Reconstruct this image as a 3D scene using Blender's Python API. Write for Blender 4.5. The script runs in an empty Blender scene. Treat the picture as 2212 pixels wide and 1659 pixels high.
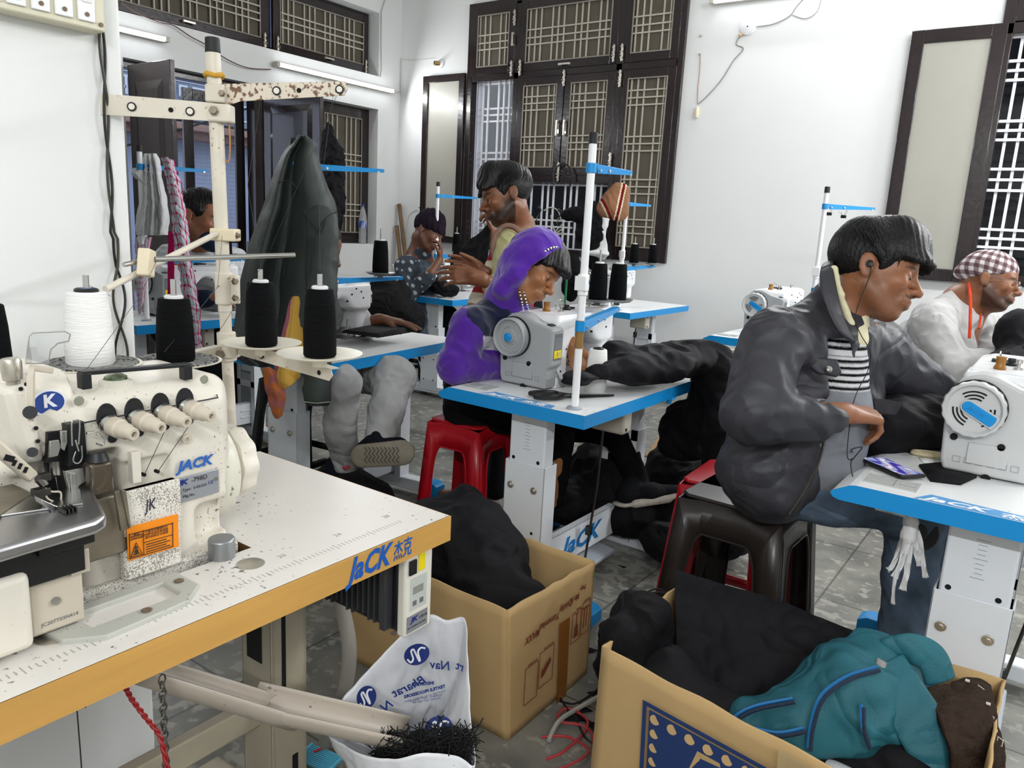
import bpy, math, random
import numpy as np
from mathutils import Vector, Matrix, Euler, noise
random.seed(7)
PI = math.pi
SC = bpy.context.scene
COL = SC.collection
# ------------------------------------------------------------------ camera
# room frame: x along the back wall, y towards the back wall, z up; camera above (0,0)
CAMH = 1.37
_pi, _ro, _yaw = math.radians(11.767), math.radians(-3.009), math.radians(-35.41)
def _cam_rows():
    c, s = math.cos(_pi), math.sin(_pi)
    fwd = np.array([0, c, -s]); right = np.array([1., 0, 0]); down = np.array([0, -s, -c])
    cr, sr = math.cos(_ro), math.sin(_ro)
    R = np.array([cr*right + sr*down, -sr*right + cr*down, fwd])
    M = np.array([[math.cos(_yaw), math.sin(_yaw), 0], [-math.sin(_yaw), math.cos(_yaw), 0], [0, 0, 1]])
    return R @ M.T
RC = _cam_rows()
cam_data = bpy.data.cameras.new('camera'); cam = bpy.data.objects.new('camera', cam_data); COL.objects.link(cam)
cam_data.sensor_width = 36; cam_data.lens = 36*1661/2212; cam_data.clip_start = .02; cam_data.clip_end = 100
_m = Matrix.Identity(4)
for i in range(3):
    _m[i][0] = RC[0][i]; _m[i][1] = -RC[1][i]; _m[i][2] = -RC[2][i]
_m[0][3], _m[1][3], _m[2][3] = 0, 0, CAMH
cam.matrix_world = _m
SC.camera = cam
def pix(px, py, dep):
    "point of the place seen at photo pixel (px,py), dep metres along the optical axis"
    d = RC.T @ np.array([(px-1106)/1661, (py-829.5)/1661, 1.0])
    return Vector((d*dep + np.array([0, 0, CAMH])).tolist())
def pax(px, py, ax, val):
    d = RC.T @ np.array([(px-1106)/1661, (py-829.5)/1661, 1.0]); o = (0, 0, CAMH)
    return Vector((d*((val-o[ax])/d[ax]) + np.array([0, 0, CAMH])).tolist())
# ------------------------------------------------------------------ world and exposure
SC.view_settings.view_transform = 'Standard'; SC.view_settings.look = 'None'
SC.view_settings.gamma = 1; SC.view_settings.use_curve_mapping = False
SC.view_settings.exposure = 0.46
W = bpy.data.worlds.new('dusk_sky'); SC.world = W; W.use_nodes = True
W.node_tree.nodes['Background'].inputs[0].default_value = (.62, .70, .88, 1)
W.node_tree.nodes['Background'].inputs[1].default_value = 1.5
SC.cycles.max_bounces = 7; SC.cycles.diffuse_bounces = 4; SC.cycles.glossy_bounces = 3
SC.cycles.transmission_bounces = 5; SC.cycles.transparent_max_bounces = 8
SC.cycles.caustics_reflective = False; SC.cycles.caustics_refractive = False
SC.cycles.sample_clamp_indirect = 4
# tube lights: those in view, then added unseen fill tubes (x, y, z, axis, length, facing)
TUBES = [(-6.05, 5.36, 2.655, 'y', 1.5, (1, 0, -.3)), (-6.05, 2.85, 2.64, 'y', 1.5, (1, 0, -.3)),
         (-1.92, 6.20, 3.17, 'x', 1.5, (0, -1, -.3)), (1.2, 6.20, 3.17, 'x', 1.5, (0, -1, -.3)),
         (3.15, 4.6, 2.9, 'y', 1.5, (-1, 0, -.3)), (.6, 3.6, 3.70, 'x', 1.5, (0, 1, -.7)),
         (1.6, -1.95, 2.9, 'x', 1.5, (0, 1, -.3)), (-.6, -1.95, 2.9, 'x', 1.5, (0, 1, -.3))]
TUBE_W = [14, 12, 34, 58, 54, 42, 60, 12]
# ------------------------------------------------------------------ materials
def lin(h):
    h = h.lstrip('#'); c = [int(h[i:i+2], 16)/255 for i in (0, 2, 4)]
    return tuple(x/12.92 if x <= .04045 else ((x+.055)/1.055)**2.4 for x in c)
MATS = {}
def mat(name, col='#888888', rough=.5, metal=0, bump=0, bs=60, var=0, vs=8, col2=None, spec=.5, alpha=1, trans=0,
        emit=0, attr=False, sheen=0, speck=None, sd=.62, ss=220, coat=0, ior=1.45, aniso=None, sub=0, wr=0, ws=7):
    if name in MATS: return MATS[name]
    m = bpy.data.materials.new(name); m.use_nodes = True; nt = m.node_tree; N = nt.nodes; L = nt.links
    b = N['Principled BSDF']; c = lin(col)+(1,)
    b.inputs['Base Color'].default_value = c; b.inputs['Roughness'].default_value = rough
    b.inputs['Metallic'].default_value = metal; b.inputs['Specular IOR Level'].default_value = spec
    b.inputs['Alpha'].default_value = alpha; b.inputs['Transmission Weight'].default_value = trans
    b.inputs['Sheen Weight'].default_value = sheen; b.inputs['Coat Weight'].default_value = coat
    b.inputs['IOR'].default_value = ior
    if sub: b.inputs['Subsurface Weight'].default_value = sub; b.inputs['Subsurface Radius'].default_value = (.02, .008, .004); b.inputs['Subsurface Scale'].default_value = .4
    if emit: b.inputs['Emission Color'].default_value = c; b.inputs['Emission Strength'].default_value = emit
    src = None
    tc = N.new('ShaderNodeTexCoord')
    co = tc.outputs['Object']
    if aniso:
        mp = N.new('ShaderNodeMapping'); mp.inputs['Scale'].default_value = aniso; L.new(co, mp.inputs[0]); co = mp.outputs[0]
    if attr:
        a = N.new('ShaderNodeAttribute'); a.attribute_name = 'col'; src = a.outputs['Color']
    if var or col2:
        n = N.new('ShaderNodeTexNoise'); n.inputs['Scale'].default_value = vs; n.inputs['Detail'].default_value = 5
        L.new(co, n.inputs['Vector'])
        mx = N.new('ShaderNodeMix'); mx.data_type = 'RGBA'
        rr = N.new('ShaderNodeMapRange'); rr.inputs['From Min'].default_value = .35; rr.inputs['From Max'].default_value = .68
        L.new(n.outputs['Fac'], rr.inputs[0])
        mx.inputs['A'].default_value = c
        c2 = (lin(col2)+(1,)) if col2 else tuple(x*(1-var) for x in c[:3])+(1,)
        mx.inputs['B'].default_value = c2
        if src and not col2:
            hs = N.new('ShaderNodeMix'); hs.data_type = 'RGBA'; hs.blend_type = 'MULTIPLY'; hs.inputs['Factor'].default_value = 1
            L.new(src, hs.inputs['A']); hs.inputs['B'].default_value = (1-var, 1-var, 1-var, 1)
            L.new(src, mx.inputs['A']); L.new(hs.outputs['Result'], mx.inputs['B'])
        L.new(rr.outputs[0], mx.inputs['Factor']); src = mx.outputs['Result']
    if speck:
        n = N.new('ShaderNodeTexNoise'); n.inputs['Scale'].default_value = ss; n.inputs['Detail'].default_value = 3
        L.new(co, n.inputs['Vector'])
        n2 = N.new('ShaderNodeTexNoise'); n2.inputs['Scale'].default_value = ss/22; L.new(co, n2.inputs['Vector'])
        ad = N.new('ShaderNodeMath'); ad.operation = 'MULTIPLY_ADD'; ad.inputs[1].default_value = .45; L.new(n2.outputs['Fac'], ad.inputs[0]); 
        L.new(n.outputs['Fac'], ad.inputs[2])
        rr = N.new('ShaderNodeMapRange'); rr.inputs['From Min'].default_value = sd+.2; rr.inputs['From Max'].default_value = sd+.27
        L.new(ad.outputs[0], rr.inputs[0])
        mx = N.new('ShaderNodeMix'); mx.data_type = 'RGBA'; L.new(rr.outputs[0], mx.inputs['Factor'])
        if src: L.new(src, mx.inputs['A'])
        else: mx.inputs['A'].default_value = c
        mx.inputs['B'].default_value = lin(speck)+(1,); src = mx.outputs['Result']
    if src: L.new(src, b.inputs['Base Color'])
    if bump:
        n = N.new('ShaderNodeTexNoise'); n.inputs['Scale'].default_value = bs; n.inputs['Detail'].default_value = 6
        L.new(co, n.inputs['Vector'])
        bp = N.new('ShaderNodeBump'); bp.inputs['Strength'].default_value = min(1, bump); bp.inputs['Distance'].default_value = .01*max(1, bump)
        L.new(n.outputs['Fac'], bp.inputs['Height']); L.new(bp.outputs[0], b.inputs['Normal'])
    if wr:
        n = N.new('ShaderNodeTexNoise'); n.inputs['Scale'].default_value = ws*.6; n.inputs['Detail'].default_value = 1.6; n.inputs['Distortion'].default_value = 1.0
        L.new(co, n.inputs['Vector'])
        ab = N.new('ShaderNodeMath'); ab.operation = 'PINGPONG'; ab.inputs[1].default_value = .12; L.new(n.outputs['Fac'], ab.inputs[0])
        b2 = N.new('ShaderNodeBump'); b2.inputs['Strength'].default_value = min(1, wr*.7); b2.inputs['Distance'].default_value = .12
        L.new(ab.outputs[0], b2.inputs['Height'])
        if b.inputs['Normal'].links: L.new(b.inputs['Normal'].links[0].from_socket, b2.inputs['Normal'])
        L.new(b2.outputs[0], b.inputs['Normal'])
    MATS[name] = m
    return m
# ------------------------------------------------------------------ objects
def tag(o, label, cat, group=None, kind=None):
    if label: o['label'] = label
    if cat: o['category'] = cat
    if group: o['group'] = group
    if kind: o['kind'] = kind
    return o
def thing(name, label, cat, loc=(0, 0, 0), rotz=0, group=None, kind=None, rot=None):
    o = bpy.data.objects.new(name, None); COL.objects.link(o); o.empty_display_size = .05
    R = rot if rot is not None else Matrix.Rotation(rotz, 4, 'Z')
    o.matrix_world = Matrix.Translation(loc) @ R
    return tag(o, label, cat, group, kind)
def wm(o):
    m = o.matrix_basis.copy()
    while o.parent: o = o.parent; m = o.matrix_basis @ m
    return m
def relabel(o, label, group=None):
    o['label'] = label
    if group: o['group'] = group
    elif 'group' in o and group is not None: del o['group']
def dup(root, M, label=None, group=None, skip=()):
    def rec(o, par):
        c = o.copy(); COL.objects.link(c); c.parent = par
        for ch in [x for x in o.children if x.name.split('.')[0] not in skip]: rec(ch, c)
        return c
    r = rec(root, None); r.matrix_world = M
    if label: r['label'] = label
    if group: r['group'] = group
    return r
def T(x, y, z, rz=0, s=1): return Matrix.Translation((x, y, z)) @ Matrix.Rotation(rz, 4, 'Z') @ Matrix.Scale(s, 4)
def RX(d): return Matrix.Rotation(math.radians(d), 4, 'X')
def RY(d): return Matrix.Rotation(math.radians(d), 4, 'Y')
def RZ(d): return Matrix.Rotation(math.radians(d), 4, 'Z')
def align(a, b):
    "matrix with origin a and z axis towards b"
    a = Vector(a); b = Vector(b); d = (b-a)
    q = d.to_track_quat('Z', 'Y') if d.length > 1e-9 else Euler((0, 0, 0)).to_quaternion()
    return Matrix.Translation(a) @ q.to_matrix().to_4x4()
class MB:
    "collects shapes into one mesh"
    def __init__(s): s.v = []; s.f = []; s.mi = []; s.m = 0; s.X = Matrix.Identity(4); s.cols = None
    def add(s, vs, fs, M=None):
        k = len(s.v); X = s.X @ M if M is not None else s.X
        s.v += [X @ Vector(p) for p in vs]; s.f += [tuple(i+k for i in f) for f in fs]; s.mi += [s.m]*len(fs); return s
    def box(s, c, d, M=None, tap=1):
        x, y, z = d[0]/2, d[1]/2, d[2]/2; t = tap
        vs = [(-x, -y, -z), (x, -y, -z), (x, y, -z), (-x, y, -z), (-x*t, -y*t, z), (x*t, -y*t, z), (x*t, y*t, z), (-x*t, y*t, z)]
        MM = Matrix.Translation(c) @ M if M is not None else Matrix.Translation(c)
        return s.add(vs, [(0, 3, 2, 1), (4, 5, 6, 7), (0, 1, 5, 4), (1, 2, 6, 5), (2, 3, 7, 6), (3, 0, 4, 7)], MM)
    def bb(s, a, b): return s.box([(a[i]+b[i])/2 for i in range(3)], [abs(b[i]-a[i]) for i in range(3)])
    def lathe(s, prof, M=None, n=24, cap=True):
        vs = []; fs = []
        for r, z in prof:
            for i in range(n): a = 2*PI*i/n; vs.append((r*math.cos(a), r*math.sin(a), z))
        for j in range(len(prof)-1):
            for i in range(n): fs.append((j*n+i, j*n+(i+1) % n, (j+1)*n+(i+1) % n, (j+1)*n+i))
        if cap:
            if prof[0][0] > 1e-6: fs.append(tuple(range(n))[::-1])
            if prof[-1][0] > 1e-6: fs.append(tuple((len(prof)-1)*n+i for i in range(n)))
        return s.add(vs, fs, M)
    def cyl(s, a, b, r, r2=None, n=16):
        L = (Vector(b)-Vector(a)).length
        return s.lathe([(r, 0), (r if r2 is None else r2, L)], align(a, b), n)
    def tube(s, pts, r, n=8, closed=False):
        pts = [Vector(p) for p in pts]; vs = []; fs = []; m = len(pts); up = Vector((0, 0, 1)); pn = None
        rr = r if hasattr(r, '__len__') else [r]*m
        for i, p in enumerate(pts):
            t = (pts[(i+1) % m if closed else min(i+1, m-1)]-pts[(i-1) % m if closed else max(i-1, 0)])
            t = t.normalized() if t.length > 1e-9 else Vector((0, 0, 1))
            if pn is None: pn = t.orthogonal().normalized()
            pn = (pn-t*pn.dot(t)); pn = pn.normalized() if pn.length > 1e-6 else t.orthogonal().normalized()
            bn = t.cross(pn)
            for k in range(n):
                a = 2*PI*k/n; vs.append(p+(pn*math.cos(a)+bn*math.sin(a))*rr[i])
        for i in range(m if closed else m-1):
            for k in range(n): fs.append((i*n+k, i*n+(k+1) % n, ((i+1) % m)*n+(k+1) % n, ((i+1) % m)*n+k))
        if not closed: fs.append(tuple(range(n))[::-1]); fs.append(tuple((m-1)*n+k for k in range(n)))
        return s.add(vs, fs)
    def prism(s, poly, z0, z1, M=None):
        "extrude a 2D outline (x,y) from z0 to z1"
        n = len(poly); a = sum(poly[i][0]*poly[(i+1) % n][1]-poly[(i+1) % n][0]*poly[i][1] for i in range(n))
        if a < 0: poly = poly[::-1]
        vs = [(x, y, z0) for x, y in poly]+[(x, y, z1) for x, y in poly]
        fs = [tuple(range(n))[::-1], tuple(range(n, 2*n))]+[(i, (i+1) % n, n+(i+1) % n, n+i) for i in range(n)]
        return s.add(vs, fs, M)
    def frame(s, a, b, w, d, M=None):
        "rectangular frame in xz, outer a..b, bar width w, depth d (y)"
        (x0, z0), (x1, z1) = a, b
        for c, e in (((x0, z0), (x0+w, z1)), ((x1-w, z0), (x1, z1)), ((x0+w, z0), (x1-w, z0+w)), ((x0+w, z1-w), (x1-w, z1))):
            s.box(((c[0]+e[0])/2, 0, (c[1]+e[1])/2), (e[0]-c[0], d, e[1]-c[1])) if M is None else s.add(*boxvf(((c[0]+e[0])/2, 0, (c[1]+e[1])/2), (e[0]-c[0], d, e[1]-c[1])), M)
        return s
    def grid(s, fn, nu, nv):
        vs = [fn(i/nu, j/nv) for j in range(nv+1) for i in range(nu+1)]
        fs = [(j*(nu+1)+i, j*(nu+1)+i+1, (j+1)*(nu+1)+i+1, (j+1)*(nu+1)+i) for j in range(nv) for i in range(nu)]
        return s.add(vs, fs)
    def each(s, name, m, parent=None, **k):
        "one object per separate piece"
        par = list(range(len(s.v)))
        def find(a):
            while par[a] != a: par[a] = par[par[a]]; a = par[a]
            return a
        for f in s.f:
            r = find(f[0])
            for i in f[1:]: par[find(i)] = r
        gr = {}
        for f, q in zip(s.f, s.mi): gr.setdefault(find(f[0]), []).append((f, q))
        out = []
        for g in gr.values():
            b = MB(); ids = sorted({i for f, _ in g for i in f}); mp = {v: i for i, v in enumerate(ids)}
            b.v = [s.v[i] for i in ids]; b.f = [tuple(mp[i] for i in f) for f, _ in g]; b.mi = [q for _, q in g]; out.append(b.build(name, m, parent, **k))
        return out
    def build(s, name, m, parent=None, world=False, smooth=True, bev=0, seg=2, sub=0, thick=0, ang=40, label=None, colfn=None):
        me = bpy.data.meshes.new(name); vs = s.v
        if world and parent is not None:
            I = wm(parent).inverted(); vs = [I @ v for v in vs]
        me.from_pydata([tuple(v) for v in vs], [], s.f)
        for x in (m if isinstance(m, (list, tuple)) else [m]): me.materials.append(x)
        me.polygons.foreach_set('material_index', s.mi)
        if colfn: set_cols(me, colfn, [tuple(v) for v in s.v])
        if smooth: me.set_sharp_from_angle(angle=math.radians(ang)) if not sub else None; me.polygons.foreach_set('use_smooth', [True]*len(me.polygons))
        me.update()
        o = bpy.data.objects.new(name, me); COL.objects.link(o)
        if parent is not None: o.parent = parent
        if thick: md = o.modifiers.new('t', 'SOLIDIFY'); md.thickness = thick; md.offset = 0
        if bev: md = o.modifiers.new('b', 'BEVEL'); md.width = bev; md.segments = seg; md.limit_method = 'ANGLE'; md.angle_limit = math.radians(35); md.harden_normals = False
        if sub: md = o.modifiers.new('s', 'SUBSURF'); md.levels = sub; md.render_levels = sub
        if label: o['label'] = label
        return o
def boxvf(c, d):
    m = MB(); m.box(c, d); return [tuple(v) for v in m.v], m.f
def set_cols(me, fn, pts):
    c = np.ones((len(pts), 4), np.float32)
    P = np.array(pts, np.float64)
    c[:, :3] = fn(P)
    a = me.color_attributes.new('col', 'FLOAT_COLOR', 'POINT'); a.data.foreach_set('color', c.ravel())
def smoothpath(pts, k=6):
    "catmull-rom through points"
    P = [Vector(p) for p in pts]; out = []
    for i in range(len(P)-1):
        a = P[max(i-1, 0)]; b = P[i]; c = P[i+1]; d = P[min(i+2, len(P)-1)]
        for j in range(k):
            t = j/k; out.append(.5*((2*b)+(c-a)*t+(2*a-5*b+4*c-d)*t*t+(3*b-a-3*c+d)*t**3))
    return out+[P[-1]]
def text(name, s, size, m, parent, M, ext=.0008, shear=0, bold=0, align_='LEFT', sx=1, world=False, sp=1):
    cu = bpy.data.curves.new(name, 'FONT'); cu.body = s; cu.size = size; cu.extrude = ext; cu.shear = shear; cu.offset = bold
    cu.align_x = align_; cu.resolution_u = 2; cu.space_character = sp
    t = bpy.data.objects.new(name, cu); COL.objects.link(t)
    bpy.context.view_layer.update()
    me = bpy.data.meshes.new_from_object(t.evaluated_get(bpy.context.evaluated_depsgraph_get()))
    bpy.data.objects.remove(t)
    I = wm(parent).inverted() if (world and parent is not None) else Matrix.Identity(4)
    me.transform(I @ M @ Matrix.Diagonal((sx, 1, 1, 1)))
    me.materials.clear(); me.materials.append(m)
    o = bpy.data.objects.new(name, me); COL.objects.link(o); o.parent = parent
    return o
def basis(o, x, y):
    "matrix: origin o, local x axis x, local y axis y"
    x = Vector(x).normalized(); y = Vector(y); y = (y-x*y.dot(x)).normalized(); z = x.cross(y)
    M = Matrix.Identity(4)
    for i in range(3): M[i][0] = x[i]; M[i][1] = y[i]; M[i][2] = z[i]; M[i][3] = o[i]
    return M
# ------------------------------------------------------------------ smooth implicit surfaces (limbs, cloth, castings)
def vnoise(P, s, seed=0):
    "cheap smooth vector noise, about -1..1"
    x, y, z = P[0]*s+seed*1.7, P[1]*s+seed*2.3, P[2]*s-seed*.9
    return (np.sin(x+1.7*np.sin(y*.9+z*.5))*.5+np.sin(y*1.3+1.3*np.sin(z*1.1+x*.7)+2)*.3+np.sin(z*1.7+1.9*np.sin(x*.8-y*.6)+4)*.3)
class SDF:
    def __init__(s): s.p = []
    def c(s, a, b, ra, rb=None, k=.03, neg=0, fl=None):
        "tapered capsule; fl=(axis vector, factor) squashes it"
        s.p.append(('c', np.array(a, float), np.array(b, float), ra, ra if rb is None else rb, k, neg, fl)); return s
    def e(s, c, r, M=None, k=.03, neg=0):
        s.p.append(('e', np.array(c, float), np.array(r if hasattr(r, '__len__') else (r, r, r), float), M, 0, k, neg, None)); return s
    def b(s, c, h, rd=.01, M=None, k=.02, neg=0):
        s.p.append(('b', np.array(c, float), np.array(h, float), M, rd, k, neg, None)); return s
    def cut(s, p, n):
        "cut away the side of the plane the normal points to"
        s.p.append(('p', np.array(p, float), np.array(n, float)/np.linalg.norm(n), None, 0, 0, 1, None)); return s
    def mesh(s, res, disp=None, pad=.03):
        lo = np.full(3, 1e9); hi = -lo
        for q in s.p:
            if q[6]: continue
            if q[0] == 'c': R = max(q[3], q[4]); l = np.minimum(q[1], q[2])-R; h = np.maximum(q[1], q[2])+R
            else: R = (np.max(q[2]) if q[3] is None else np.linalg.norm(q[2]))+(q[4] if q[0] == 'b' else 0); l = q[1]-R; h = q[1]+R
            if q[3] is None and q[0] != 'c': l = q[1]-q[2]-q[4]; h = q[1]+q[2]+q[4]
            lo = np.minimum(lo, l); hi = np.maximum(hi, h)
        lo -= pad; hi += pad
        n = np.ceil((hi-lo)/res).astype(int)+1
        ax = [(lo[i]+np.arange(n[i])*res).astype(np.float32) for i in range(3)]
        F = np.full(n, .2, np.float32)
        for q in s.p:
            k = q[5]
            # local window
            if q[0] == 'c': R = max(q[3], q[4])*(1 if q[7] is None else max(1, 1/q[7][1])); l = np.minimum(q[1], q[2])-R; h = np.maximum(q[1], q[2])+R
            elif q[0] == 'p': l = lo; h = hi
            else: R = np.linalg.norm(q[2])+q[4]; l = q[1]-R; h = q[1]+R
            g = k*1.2+.03
            i0 = np.maximum(((l-g-lo)/res).astype(int), 0); i1 = np.minimum(np.ceil((h+g-lo)/res).astype(int)+1, n)
            if np.any(i1 <= i0): continue
            sl = tuple(slice(i0[i], i1[i]) for i in range(3))
            X = ax[0][sl[0]][:, None, None]; Y = ax[1][sl[1]][None, :, None]; Z = ax[2][sl[2]][None, None, :]
            if q[0] == 'c':
                a, b = q[1], q[2]; ba = b-a; L2 = max(ba@ba, 1e-12)
                px, py, pz = X-a[0], Y-a[1], Z-a[2]
                t = np.clip((px*ba[0]+py*ba[1]+pz*ba[2])/L2, 0, 1)
                dx, dy, dz = px-ba[0]*t, py-ba[1]*t, pz-ba[2]*t
                if q[7] is not None:
                    v, f = q[7]; v = np.array(v, float)/np.linalg.norm(v); w = dx*v[0]+dy*v[1]+dz*v[2]
                    w2 = w*(1/f-1); dx, dy, dz = dx+v[0]*w2, dy+v[1]*w2, dz+v[2]*w2
                d = np.sqrt(dx*dx+dy*dy+dz*dz)-(q[3]+(q[4]-q[3])*t)
            elif q[0] == 'p':
                d = -((X-q[1][0])*q[2][0]+(Y-q[1][1])*q[2][1]+(Z-q[1][2])*q[2][2])
                d = np.broadcast_to(d, tuple(i1-i0))
            else:
                px, py, pz = X-q[1][0], Y-q[1][1], Z-q[1][2]
                if q[3] is not None:
                    A = np.array(q[3])[:3, :3]
                    px, py, pz = (px*A[0, i]+py*A[1, i]+pz*A[2, i] for i in range(3))
                if q[0] == 'e':
                    r = q[2]; k0 = np.sqrt((px/r[0])**2+(py/r[1])**2+(pz/r[2])**2)
                    k1 = np.sqrt((px/r[0]**2)**2+(py/r[1]**2)**2+(pz/r[2]**2)**2)+1e-9
                    d = k0*(k0-1)/k1
                else:
                    hx = q[2]; rd = q[4]
                    qx, qy, qz = np.abs(px)-hx[0]+0*(py+pz), np.abs(py)-hx[1]+0*(px+pz), np.abs(pz)-hx[2]+0*(px+py)
                    d = np.sqrt(np.maximum(qx, 0)**2+np.maximum(qy, 0)**2+np.maximum(qz, 0)**2)+np.minimum(np.maximum(np.maximum(qx, qy), qz), 0)-rd
            A = F[sl]
            if q[6]:
                dd = -d; kk = max(k, 1e-4); hh = np.maximum(kk-np.abs(A-dd), 0)/kk; F[sl] = np.maximum(A, dd)+hh*hh*kk/4
            else:
                kk = max(k, 1e-4); hh = np.maximum(kk-np.abs(A-d), 0)/kk; F[sl] = np.minimum(A, d)-hh*hh*kk/4
        if disp is not None:
            F = F+disp(np.broadcast_to(ax[0][:, None, None], n), np.broadcast_to(ax[1][None, :, None], n), np.broadcast_to(ax[2][None, None, :], n)).astype(np.float32)
        return surface_nets(F, lo, res)
    def build(s, name, m, parent=None, res=.008, disp=None, world=True, colfn=None, mfn=None, label=None, smooth=2, sub=0):
        V, Fc = s.mesh(res, disp)
        return mesh_obj(name, V, Fc, m, parent, world, colfn, mfn, label, smooth)
def mesh_obj(name, V, Fc, m, parent=None, world=True, colfn=None, mfn=None, label=None, smooth=0):
    if smooth: V = laplace(V, Fc, smooth)
    me = bpy.data.meshes.new(name)
    me.vertices.add(len(V)); 
    if world and parent is not None:
        I = np.array(wm(parent).inverted()); L = V@I[:3, :3].T+I[:3, 3]
    else: L = V
    me.vertices.foreach_set('co', L.astype(np.float32).ravel())
    me.loops.add(Fc.size); me.loops.foreach_set('vertex_index', Fc.astype(np.int32).ravel())
    me.polygons.add(len(Fc)); me.polygons.foreach_set('loop_start', np.arange(len(Fc), dtype=np.int32)*4)
    me.update(calc_edges=True); me.validate()
    for x in (m if isinstance(m, (list, tuple)) else [m]): me.materials.append(x)
    if mfn: me.polygons.foreach_set('material_index', mfn(V[Fc].mean(1)).astype(np.int32))
    me.polygons.foreach_set('use_smooth', [True]*len(me.polygons))
    if colfn: set_cols(me, colfn, V)
    o = bpy.data.objects.new(name, me); COL.objects.link(o)
    if parent is not None: o.parent = parent
    if label: o['label'] = label
    return o
def laplace(V, F, it):
    n = len(V); E = np.concatenate([F[:, [0, 1]], F[:, [1, 2]], F[:, [2, 3]], F[:, [3, 0]]]); E = np.concatenate([E, E[:, ::-1]])
    cnt = np.bincount(E[:, 0], minlength=n).astype(float)[:, None]; cnt[cnt == 0] = 1
    for k in range(it):
        for lam in (.5, -.48):
            S = np.stack([np.bincount(E[:, 0], weights=V[E[:, 1], i], minlength=n) for i in range(3)], 1)/cnt
            V = V+lam*(S-V)
    return V
def surface_nets(F, lo, res):
    n = F.shape; ins = F < 0
    c = [ins[i:n[0]-1+i, j:n[1]-1+j, k:n[2]-1+k] for i in (0, 1) for j in (0, 1) for k in (0, 1)]
    s = sum(x.astype(np.int8) for x in c); act = (s > 0) & (s < 8)
    idx = np.argwhere(act); num = np.full(act.shape, -1, np.int64); num[act] = np.arange(len(idx))
    P = np.zeros((len(idx), 3)); W_ = np.zeros(len(idx))
    off = [(i, j, k) for i in (0, 1) for j in (0, 1) for k in (0, 1)]
    vals = {o: F[idx[:, 0]+o[0], idx[:, 1]+o[1], idx[:, 2]+o[2]] for o in off}
    for o in off:
        for a in range(3):
            if o[a]: continue
            p = list(o); p[a] = 1; p = tuple(p); va, vb = vals[o], vals[p]
            x = (va < 0) != (vb < 0); t = np.where(x, va/np.where(x, va-vb, 1), 0)
            q = np.array([np.full(len(idx), o[d], float) for d in range(3)]).T; q[:, a] += t
            P += q*x[:, None]; W_ += x
    V = lo+(idx+P/W_[:, None])*res
    Q = []
    for a in range(3):
        b, d = (a+1) % 3, (a+2) % 3
        sl0 = [slice(None)]*3; sl1 = [slice(None)]*3
        sl0[a] = slice(0, n[a]-1); sl1[a] = slice(1, n[a])
        A = ins[tuple(sl0)]; B = ins[tuple(sl1)]; ch = A != B
        e = np.argwhere(ch); fl = A[ch]
        ok = (e[:, b] > 0) & (e[:, d] > 0) & (e[:, b] < n[b]-1) & (e[:, d] < n[d]-1); e = e[ok]; fl = fl[ok]
        def at(db, dd):
            q = e.copy(); q[:, b] += db; q[:, d] += dd; return num[q[:, 0], q[:, 1], q[:, 2]]
        q = np.stack([at(-1, -1), at(0, -1), at(0, 0), at(-1, 0)], 1)
        q[~fl] = q[~fl][:, ::-1]; Q.append(q)
    Q = np.concatenate(Q); Q = Q[(Q >= 0).all(1)]
    return V, Q
def hexc(h): return np.array(lin(h))
# ------------------------------------------------------------------ common materials
M_wall = mat('white_wall_paint', '#e9eae9', .55, bump=.05, bs=8, var=.03, vs=2)
M_ceil = mat('ceiling_paint', '#ecebe7', .8)
M_brown = mat('dark_brown_gloss_paint', '#2a2021', .22, bump=.12, bs=30, var=.35, vs=3, coat=.3)
M_black = mat('black_plastic', '#111112', .45)
M_steel = mat('bright_steel', '#b9b9b6', .25, 1)
M_dsteel = mat('dark_steel', '#55534f', .35, 1)
M_bolt = mat('aluminium_bolt', '#cfcac0', .35, .9)
M_cream = mat('cream_grille_paint', '#b9b2a4', .5)
M_gwhite = mat('white_grille_paint', '#f0f0f4', .4)
M_mesh = mat('grey_brown_fly_screen', '#5d564a', .75, var=.12, vs=12)
M_frost = mat('frosted_glass', '#aeaca2', .32, spec=.5, var=.06, vs=2)
M_floor = mat('stone_tile_floor', '#666663', .38, bump=.1, bs=14, col2='#8c8a82', vs=6, speck='#9d9b92', sd=.56, ss=20)
M_text = mat('logo_blue', '#1673b8', .4)
M_wtext = mat('white_print', '#f5f6f8', .5)
M_ktext = mat('black_print', '#26262a', .5)
def struct(name, mb, m, parent=None, **k):
    o = mb.build(name, m, parent, **k)
    if parent is None: o['kind'] = 'structure'
    return o
XL, YB, XR, YF, ZC = -6.1, 6.25, 3.2, -2.0, 3.75
# floor
def floor_mat():
    m = M_floor; nt = m.node_tree; N = nt.nodes; L = nt.links; b = N['Principled BSDF']
    tc = N.new('ShaderNodeTexCoord'); br = N.new('ShaderNodeTexBrick'); br.offset = 0; br.inputs['Scale'].default_value = 1
    br.inputs['Brick Width'].default_value = .6; br.inputs['Row Height'].default_value = .6; br.inputs['Mortar Size'].default_value = .004
    br.inputs['Color1'].default_value = (1, 1, 1, 1); br.inputs['Color2'].default_value = (.86, .86, .84, 1); br.inputs['Mortar'].default_value = (.35, .35, .33, 1)
    L.new(tc.outputs['Object'], br.inputs[0])
    mx = N.new('ShaderNodeMix'); mx.data_type = 'RGBA'; mx.blend_type = 'MULTIPLY'; mx.inputs['Factor'].default_value = 1
    src = b.inputs['Base Color'].links[0].from_socket
    L.new(src, mx.inputs['A']); L.new(br.outputs['Color'], mx.inputs['B']); L.new(mx.outputs['Result'], b.inputs['Base Color'])
floor_mat()
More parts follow.
